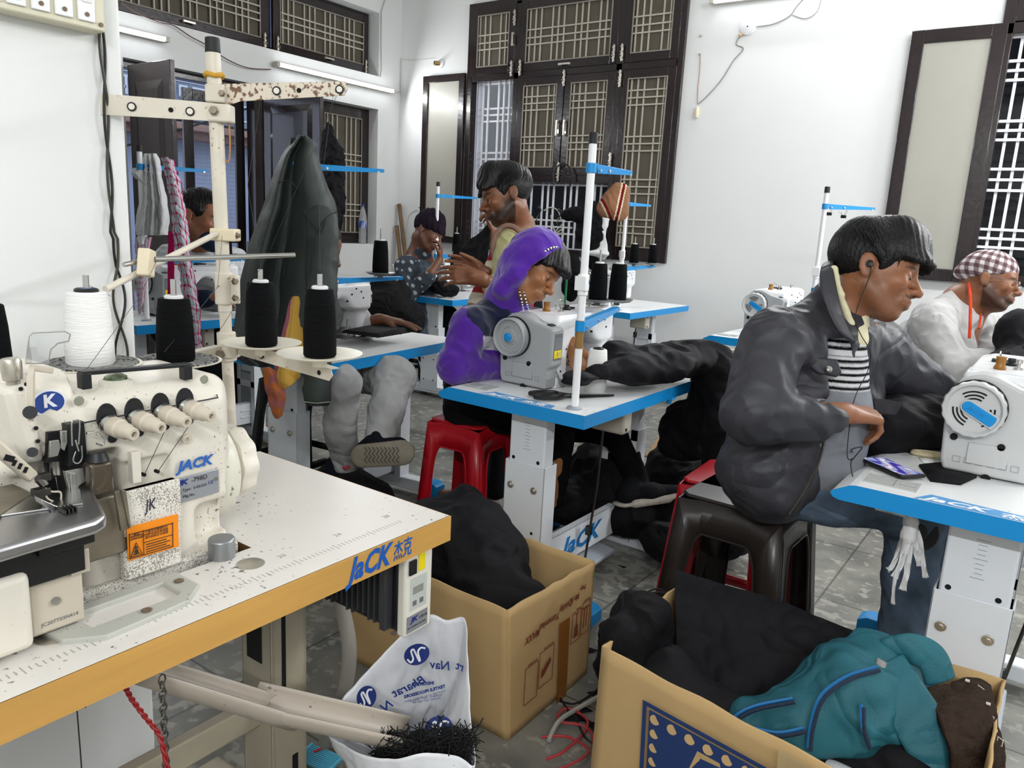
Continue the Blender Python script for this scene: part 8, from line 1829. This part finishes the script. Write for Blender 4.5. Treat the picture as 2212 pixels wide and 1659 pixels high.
# ------------------------------------------------------------------ small things on the tables
def scissors(label, M0, blade='#3a3a3c', grip='#141416', wrap=None, L=.125):
    t = thing('scissors', label, 'scissors')
    mb = mat('scissor_blade', blade, .3, .9); mg = mat('scissor_grip', grip, .4)
    m = MB(); m.prism([(0, -.008), (L, -.001), (L, .001), (.02, .012), (0, .008)], .004, .0065); m.build('blade', mb, t, smooth=False)
    m = MB(); m.prism([(0, -.010), (.02, -.012), (L-.004, -.002), (L, 0), (0, .006)], .001, .0035); m.build('blade', mb, t, smooth=False)
    m = MB(); m.lathe([(.006, .006), (.006, .009), (0, .010)], None, 12); m.build('pivot', M_bolt, t)
    for s_ in (1, -1):
        m = MB(); c = Vector((-.078, .022*s_, .008)); m.tube([c+Vector((.040*math.cos(a), .017*math.sin(a), 0)) for a in [i*PI/10 for i in range(20)]], .006, 8, closed=True); m.tube([Vector((0, -.004*s_, .004)), Vector((-.02, .004*s_, .006)), c+Vector((.038, -.006*s_, 0))], .006, 8)
        m.build('handle', mat('wrapped_cloth_tape', '#cdbf9b', .85, bump=.5, bs=200) if (wrap and s_ == -1) else mg, t)
    t.matrix_world = M0; return t
scissors('large black handled scissors lying by the white cone on the middle table', T(-1.335, 2.245, .792, math.radians(53), 1.25))
scissors('scissors with one cream wrapped handle on the right-hand table beside the phone', T(-.175, 2.42, .792, math.radians(18), 1.05), wrap=True)
ph = thing('phone', 'black smartphone playing a video, lying on the corner of the right-hand table', 'phone', (-.30, 2.19, .793))
pc = [pax(x, y, 2, .806) for x, y in ((1843, 984), (1900, 980), (2012, 1025), (1960, 1035))]
m = MB(); X = basis((pc[0]+pc[1]+pc[2]+pc[3])/4-Vector((0, 0, .006)), pc[3]-pc[0], pc[1]-pc[0]); m.X = X; m.box((0, 0, 0), (.155, .076, .009)); m.build('phone_body', M_black, ph, world=True, bev=.004, seg=3)
def scr(Pn):
    C = np.tile(hexc('#8f9fc4'), (len(Pn), 1)); q = (Pn-np.array(X.translation)); u = q@np.array(X.col[0][:3]); v = q@np.array(X.col[1][:3])
    n = np.sin(u*90+3*np.sin(v*110))+np.sin(v*120+u*60); C[n > .5] = hexc('#5b4aa6'); C[n > 1.2] = hexc('#3b2f8c'); C[n < -.9] = hexc('#a65e6c'); C[n < -1.4] = hexc('#cfd6e6'); return C
m = MB(); m.X = X; m.grid(lambda u, v: ((u-.5)*.142, (v-.5)*.066, .0048), 60, 30); sm = mat('phone_screen', '#8f9fc4', .15, attr=True, coat=.5)
b_ = sm.node_tree.nodes['Principled BSDF']; b_.inputs['Emission Strength'].default_value = .55; sm.node_tree.links.new(b_.inputs['Base Color'].links[0].from_socket, b_.inputs['Emission Color']); m.build('screen', sm, ph, world=True, colfn=scr)
m = MB(); m.tube(smoothpath([pax(1850, 980, 2, .80), P(1838, 972, 1.95), P(1862, 966, 1.95), P(1848, 985, 1.94), P(1838, 1000, 1.93), P(1842, 1030, 1.92)], 6), .0016, 6)
tag(m.build('earphone_cable', M_black, None), 'thin black earphone cable looping off the phone on the right-hand table', 'cable')
m = MB(); m.add([tuple(pax(x, y, 2, .7935)) for x, y in ((1985, 1005), (2030, 1000), (2110, 1030), (2075, 1046), (2010, 1038))], [(0, 1, 2, 3, 4)]); tag(m.build('black_pouch', M_bk2, None, thick=.006), 'small black felt piece under the right-hand sewing machine', 'cloth')
m = MB(); m.add([tuple(pax(x, y, 2, .7925)) for x, y in ((1985, 988), (2018, 975), (2022, 1000), (1995, 1000))], [(0, 1, 2, 3)]); tag(m.build('white_offcut', mat('white_offcut_cotton', '#e8e8e4', .8), None, thick=.002), 'white cloth offcut beside the phone on the right-hand table', 'cloth')
# white rag strips tied under the right-hand table
rg = thing('rag_strips', 'knotted white cloth strips hanging from the near edge of the right-hand table', 'rag', P(1965, 1100, 1.95))
M_rag = cloth('white_rag', '#d6d6d6', .9, wr=.3)
def ribbon(pts, w_, name='strip'):
    sp = smoothpath([P(*p) for p in pts], 6); k = len(sp)-1; m = MB()
    def fn(u, v): i = int(round(u*k)); t = (sp[min(i+1, k)]-sp[max(i-1, 0)]).normalized(); s_ = t.cross(FF).normalized(); return sp[i]+s_*(v-.5)*w_*(1 if not hasattr(w_, '__len__') else 1)+FF*.006*math.sin(v*9+u*7)
    m.grid(fn, k, 4); return m.build(name, M_rag, rg, world=True, thick=.002)
S = SDF(); S.e(P(1966, 1128, 1.93), (.016, .016, .02)); S.c(P(1975, 1108, 1.93), P(1966, 1128, 1.93), .01, .013, .01); S.c(P(1966, 1128, 1.93), P(1962, 1160, 1.93), .015, .018, .01); S.build('knot', M_rag, rg, res=.004, disp=folds(.003, 60, 3))
ribbon([(1893, 1092, 1.9), (1925, 1100, 1.91), (1955, 1108, 1.92), (1968, 1116, 1.93)], .022)
for pts, w_ in (([(1966, 1120, 1.93), (1955, 1180, 1.92), (1945, 1220, 1.92), (1932, 1248, 1.92)], .018), ([(1968, 1130, 1.93), (1955, 1190, 1.925), (1935, 1240, 1.92), (1929, 1305, 1.92)], .008), ([(1966, 1130, 1.93), (1960, 1200, 1.93), (1958, 1240, 1.93), (1950, 1275, 1.93)], .018), ([(1970, 1125, 1.93), (1985, 1170, 1.93), (1993, 1210, 1.93), (2000, 1248, 1.93)], .014), ([(1968, 1140, 1.93), (1975, 1180, 1.93), (1982, 1205, 1.93), (1988, 1222, 1.93)], .016), ([(1962, 1140, 1.93), (1945, 1185, 1.93), (1925, 1225, 1.93), (1918, 1232, 1.93)], .014)): ribbon(pts, w_)
m = MB(); m.cyl(P(1985, 1150, 2.12), P(1985, 1150, 2.16), .05, n=28); m.cyl(P(1985, 1150, 2.10), P(1985, 1150, 2.12), .022, n=18)
tag(m.build('knee_lifter_pad', mat('black_rubber_pad', '#1c1d1f', .5), None, bev=.003), 'round black knee lifter pad under the right-hand table', 'machine part')
# binder clips on the stand
for i, (x, y) in enumerate(((1791, 462), (1822, 468))):
    t = thing('binder_clip', ('left' if i == 0 else 'right')+' binder clip of the two on the blue arm by the bare wall', 'clip', P(x, y, 4.42)); 
    m = MB(); m.box(P(x, y, 4.42), (.028, .02, .018)); m.build('clip_body', M_black, t, world=True, bev=.003)
    m = MB()
    for s_ in (-1, 1): m.tube([P(x+s_*2, y-4, 4.42), P(x+s_*7, y-14, 4.42), P(x+s_*10, y-13, 4.42), P(x+s_*4, y-4, 4.42)], .0012, 5)
    m.build('wire_handle', M_steel, t, world=True)
# bottle on the window ledge
bt = thing('water_bottle', 'clear plastic bottle with a blue cap and blue label on the left window ledge', 'bottle', (-6.17, 5.80, 1.083))
M_pet = mat('clear_pet', '#c9ccd0', .12, alpha=.45, spec=.6)
m = MB(); m.lathe([(.001, 0), (.040, .003), (.043, .02), (.040, .06), (.043, .10), (.040, .14), (.044, .16), (.044, .24), (.040, .28), (.026, .34), (.014, .37), (.014, .39)], None, 28, cap=False); m.build('bottle_body', M_pet, bt)
m = MB(); m.lathe([(.016, .385), (.016, .41), (0, .411)], None, 20); m.build('cap', mat('navy_cap', '#2a3a8c', .4), bt)
def lab(Pn):
    C = np.tile(hexc('#2a62b4'), (len(Pn), 1)); a = np.arctan2(Pn[:, 1], Pn[:, 0]); z = Pn[:, 2]; C[(np.sin(a*3+z*60) > .6)] = hexc('#dfe6f2'); C[(np.sin(a*3+z*60) > .93)] = hexc('#c8303a'); return C
m = MB(); m.lathe([(.0455, .165), (.0455, .235)], None, 28, cap=False); m.v and m.build('label', mat('bottle_label', '#2a62b4', .4, attr=True), bt, colfn=lab)
# bamboo poles and pipe in the corner
for a, b_, lab_ in (((862, 441), (890, 575), 'longer of two bamboo poles leaning in the far corner'), ((857, 488), (878, 580), 'shorter of two bamboo poles leaning in the far corner')):
    p0, p1_ = pax(a[0], a[1], 0, -6.05), pax(b_[0]+12, b_[1]+200, 0, -5.6); p1_ = p0+(p1_-p0)*((p0.z-.01)/(p0.z-p1_.z)); m = MB(); L_ = (p1_-p0).length; n = 5
    pts = [p0+(p1_-p0)*(i/20) for i in range(21)]; m.tube(pts, [.020+(.003 if i % 5 == 0 else 0) for i in range(21)], 10)
    tag(m.build('bamboo_pole', mat('bamboo', '#7a5f40', .6, var=.3, vs=12), None), lab_, 'pole')
m = MB(); p0 = P(849, 573, 6.9); p1_ = P(868, 640, 6.7); m.cyl(p0, p0+(p1_-p0)*((p0.z-.01)/(p0.z-p1_.z)), .014, n=12); tag(m.build('pvc_pipe', mat('grey_pvc', '#b9bbb9', .4), None), 'pale grey pipe leaning in the corner behind the beanie man', 'pipe')
# wall fittings
t = thing('bulb_holder', 'brass bulb holder on a round white base at the left of the back wall', 'bulb holder', (-5.54, 6.25, 2.92))
m = MB(); m.lathe([(.045, 0), (.045, .012), (.03, .02), (0, .02)], Matrix.Translation((-5.54, 6.25, 2.92)) @ RX(90), 24); m.build('base', M_gwhite, t, world=True)
m = MB(); m.lathe([(.022, .015), (.022, .07), (.017, .072), (.016, .05), (0, .05)], Matrix.Translation((-5.54, 6.25, 2.92)) @ RX(90) @ RY(-25), 20); m.build('socket', mat('old_brass', '#a58f57', .35, .8), t, world=True)
def wallwire(name, label, pts, r=.003, col='#bdbab4', y=6.246, k=5):
    m = MB(); m.tube(smoothpath([pax(x, yy, 1, y) for x, yy in pts], k), r, 6); return tag(m.build(name, mat('wire_'+col[1:], col, .5), None), label, 'wire')
wallwire('surface_cable', 'white surface cable running along the back wall to the brass bulb holder', [(866, 195), (867, 132), (872, 129), (905, 130), (938, 126)], .005, '#dcdad3', k=2)
t = thing('junction_box', 'round white junction box on the back wall above the middle', 'junction box', (-2.362, 6.25, 2.965))
m = MB(); m.lathe([(.062, 0), (.062, .014), (.056, .018), (0, .018)], Matrix.Translation((-2.362, 6.25, 2.965)) @ RX(90), 30); m.build('cover', M_gwhite, t, world=True)
m = MB(); m.cyl((-2.362, 6.232, 2.965), (-2.362, 6.229, 2.965), .005, n=10); m.build('screw', M_ktext, t, world=True)
m = MB(); m.cyl((-2.40, 6.235, 2.915), (-2.42, 6.225, 2.90), .014, n=10); m.build('wire_joint', mat('tan_tape', '#b59a78', .6), t, world=True)
wallwire('loose_wire', 'loose grey wire from the round junction box down to a cream switch', [(1603, 70), (1590, 95), (1606, 105), (1585, 130), (1560, 170), (1530, 205), (1508, 225)], .0035, '#8d8a88')
wallwire('loose_wire', 'thin wire rising right from the junction box to the photo top', [(1630, 58), (1670, 52), (1705, 35), (1720, 15), (1738, -5)], .0035, '#a3a09c')
wallwire('loose_wire', 'second thin wire looping right of the tape knot at the top of the photo', [(1712, 32), (1740, 40), (1765, 25), (1775, -5)], .003, '#b0aeaa')
wallwire('loose_wire', 'thin reddish wire from a wall nail down to the cream hanging switch', [(1513, 115), (1512, 150), (1508, 190), (1507, 225)], .003, '#a98a80')
m = MB(); 
for p in ((1515, 78), (1513, 118)): q = pax(p[0], p[1], 1, 6.25); m.cyl(q, q+Vector((0, -.03, 0)), .006, n=8)
tag(m.build('wall_nails', M_bolt, None), 'two small nails in the back wall right of the big window', 'nail')
t = thing('pendant_switch', 'small cream pendant switch hanging on the back wall beside the big window', 'switch', pax(1505, 243, 1, 6.23)); c = pax(1505, 243, 1, 6.23)
m = MB(); m.lathe([(.001, -.045), (.014, -.04), (.02, 0), (.014, .04), (.001, .045)], Matrix.Translation(c), 14); m.build('switch_body', mat('aged_cream', '#d9ceb4', .4), t, world=True)
for (x, y, w_, h_, l) in ((913, 438, .09, .12, 'small white wall socket left of the open shutter'), (911, 452, .10, .05, 'white phone charger plugged in low beside the open shutter')):
    c = pax(x, y, 1, 6.24); t = thing('wall_socket', l, 'socket', c); m = MB(); m.box(c, (w_, .03, h_)); m.build('socket_plate', M_gwhite, t, world=True, bev=.003); m = MB(); m.cyl(c+Vector((0, -.014, 0)), c+Vector((0, -.018, 0)), .008, n=8); m.build('socket_hole', M_hole, t, world=True)
wallwire('charger_lead', 'thin white charger lead drooping from the socket by the open shutter', [(905, 452), (888, 460), (880, 478), (878, 510), (879, 545)], .003, '#d5d4d0')
wallwire('white_cable_coil', 'white cable coil looped in the bars of the big window', [(1175, 455), (1190, 448), (1205, 455), (1212, 475), (1216, 482), (1200, 500), (1205, 507), (1217, 503), (1212, 497), (1200, 502), (1193, 480), (1190, 465)], .006, '#cfcdc2', y=6.30)
wallwire('headphone', 'black headphone band hooked on the middle bolt of the big window', [(1197, 400), (1196, 375), (1203, 360), (1217, 354), (1230, 362), (1235, 385), (1230, 405)], .008, '#0d0d0e', y=6.17)
for x, y, l in ((1165, 462, 'left'), (1209, 468, 'right')):
    c = pax(x, y, 1, 6.29); m = MB(); m.tube(smoothpath([c+Vector((-.02, 0, .05)), c+Vector((0, -.02, .07)), c+Vector((.02, -.01, .04)), c, c+Vector((-.02, -.01, -.05)), c+Vector((0, -.02, -.08))]), .006, 6); tag(m.build('wire_hook', M_dsteel, None), l+' dark wire hook on the bars of the big window', 'hook')
# cable along the left wall corner
def lwire(name, label, pts, r, col, x=-6.09, k=4):
    m = MB(); m.tube(smoothpath([pax(a, b_, 0, x) for a, b_ in pts], k), r, 6); return tag(m.build(name, mat('wire_'+col[1:], col, .5), None), label, 'wire')
lwire('surface_cable', 'thin white cable fixed up the left wall from the tube light past the high window', [(845, 198), (864, 199), (866, 195), (868, 135)], .006, '#cfcdc8', k=2)
lwire('surface_cable', 'thin cable running up the left wall beside the high window to the top', [(820, 165), (824, 150), (824, 25), (838, -5)], .005, '#bdbab4', k=2)
lwire('loose_wire', 'thin reddish wire sagging along the left wall above the doorway', [(262, 5), (300, 30), (345, 48), (375, 55), (410, 78), (445, 97), (480, 122), (515, 140), (545, 148), (585, 150)], .005, '#6f5552', x=-6.06)
# power box below the back table, floor clutter
t = thing('extension_box', 'cream wall extension board with sockets under the back table', 'extension board', P(1560, 775, 4.5)); c = P(1560, 775, 4.45)
m = MB(); m.box(c, (.16, .04, .13), RZ(-10)); m.build('board', mat('cream_board', '#c4c0b2', .5), t, world=True, bev=.004)
m = MB(); m.box(c+Vector((.03, -.025, -.02)), (.035, .01, .035)); m.build('socket', M_legg, t, world=True)
SK = [[(x, y) for x, y in r] for r in (((1392, 985), (1430, 978), (1475, 968)), ((1415, 955), (1455, 950), (1495, 955)), ((1435, 925), (1470, 930), (1512, 948)))]
m = MB(); vs_s = [pax(x, y, 2, .008+.004*((i*7) % 3)) for i, (x, y) in enumerate([p for r in SK for p in r])]; m.add([tuple(v) for v in vs_s], [(0, 1, 4, 3), (1, 2, 5, 4), (3, 4, 7, 6), (4, 5, 8, 7)])
tag(m.build('paper_sack', mat('brown_sack_paper', '#bda480', .8, col2='#c58f63', vs=9), None, thick=.004), 'flattened brown paper sack with orange print on the floor behind the middle table', 'sack')
m = MB()
fl = lambda x, y, z=.004: pax(x, y, 2, z)
for pts, r, col, lab_ in (([(1180, 1640), (1215, 1625), (1255, 1590), (1270, 1560), (1250, 1540), (1225, 1530), (1205, 1545), (1215, 1560), (1250, 1565), (1275, 1580), (1284, 1610)], .0038, '#b5373c', 'twisted red wires coiled on the floor between the two boxes'), ([(1170, 1592), (1215, 1590), (1245, 1600), (1272, 1625), (1215, 1659), (1180, 1662)], .0038, '#b5373c', 'red wire pair curving on the floor left of the right-hand box'),
        ([(1185, 1600), (1205, 1560), (1240, 1535), (1275, 1515), (1300, 1500)], .007, '#a9a7a0', 'grey cable on the floor between the two boxes'), ([(1205, 1500), (1225, 1530), (1240, 1545), (1262, 1590), (1280, 1605)], .003, '#151516', 'thin black cable over the red wires on the floor'), ([(1210, 1515), (1240, 1520), (1270, 1505), (1300, 1480)], .003, '#151516', 'black cable running towards the right-hand box on the floor'), ([(1450, 1195), (1480, 1180), (1500, 1160)], .004, '#b9b7b0', 'pale cable end on the floor behind the middle table')):
    m = MB(); m.tube(smoothpath([fl(x, y, r+.002+.012*abs(math.sin(i*1.7))) for i, (x, y) in enumerate(pts)], 6), r, 6); tag(m.build('floor_cable', mat('cable2_'+col[1:], col, .5), None), lab_, 'cable')
m = MB(); m.tube(smoothpath([P(1340, 1330, 2.06), P(1365, 1300, 2.06), P(1390, 1285, 2.06), P(1430, 1280, 2.05), P(1455, 1300, 2.04)]), .003, 6); m.tube(smoothpath([P(1345, 1320, 2.06), P(1380, 1290, 2.06), P(1420, 1272, 2.06), P(1452, 1290, 2.05)]), .003, 6)
tag(m.build('black_cable', M_black, None), 'black cable loops over the left wall of the right-hand box', 'cable')
random.seed(11)
for i, (x, y, l_) in enumerate(((1270, 1405, 'right of the printed box'), (1285, 1500, 'at the left foot of the right-hand box, uppermost'), (1262, 1532, 'beside the grey floor cable'), (1240, 1548, 'among the red wires'), (1345, 1225, 'between the boxes and the brown stool'), (1255, 1440, 'at the back corner of the printed box'), (1288, 1570, 'lowest by the right-hand box'))):
    p = fl(x, y, .003+.001*i); m = MB(); a = random.uniform(0, 6); r = random.uniform(.02, .05)
    m.add([tuple(p+Vector((r*math.cos(a+k*2.1), r*math.sin(a+k*2.1)*random.uniform(.5, 1), .002*k))) for k in range(3)], [(0, 1, 2)]); tag(m.build('cloth_scrap', M_bk2, None, thick=.002), 'black cloth scrap on the floor '+l_, 'cloth scrap', 'black cloth scraps on the floor')
t = thing('plastic_comb', 'light blue ribbed plastic piece on the floor left of the plastic bag', 'plastic piece', fl(690, 1640)); X = basis(fl(690, 1638, .012), (1, .2, 0), (-.2, 1, 0))
m = MB(); m.X = X
for i in range(11): m.box((0, -.03+i*.006, 0), (.10, .0025, .006))
m.box((.05, 0, 0), (.006, .07, .008)); m.box((-.05, 0, 0), (.006, .07, .008)); m.build('ribs', mat('light_blue_plastic', '#63bfe0', .35), t, world=True)
m = MB(); m.tube(smoothpath([fl(672, 1628, .01), fl(695, 1616, .02), fl(712, 1608, .01)]), .004, 6); tag(m.build('red_wire_end', mat('cable2_b5373c', '#b5373c', .5), None), 'short red wire end beside the light blue plastic piece', 'wire')
m = MB(); m.lathe([(.001, 0), (.026, .002), (.026, .05), (.001, .052)], Matrix.Translation((-1.2, 1.32, 0)), 14)
# white card box with papers under table behind, seen by the jacket
t = thing('table_drawer', 'white drawer-like tray with logo and papers under the far left table', 'tray', P(545, 905, 3.3))
# green scale on the back machine
m = MB(); q_ = P(1222, 632, 4.85); m.bb((q_.x-.006, q_.y-.003, .792), (q_.x+.006, q_.y+.003, q_.z+.09)); tag(m.build('green_ruler', mat('green_plastic', '#2f8a5d', .4), None), 'green plastic ruler upright behind the purple hooded boy', 'ruler')
bpy.data.objects.remove(t)
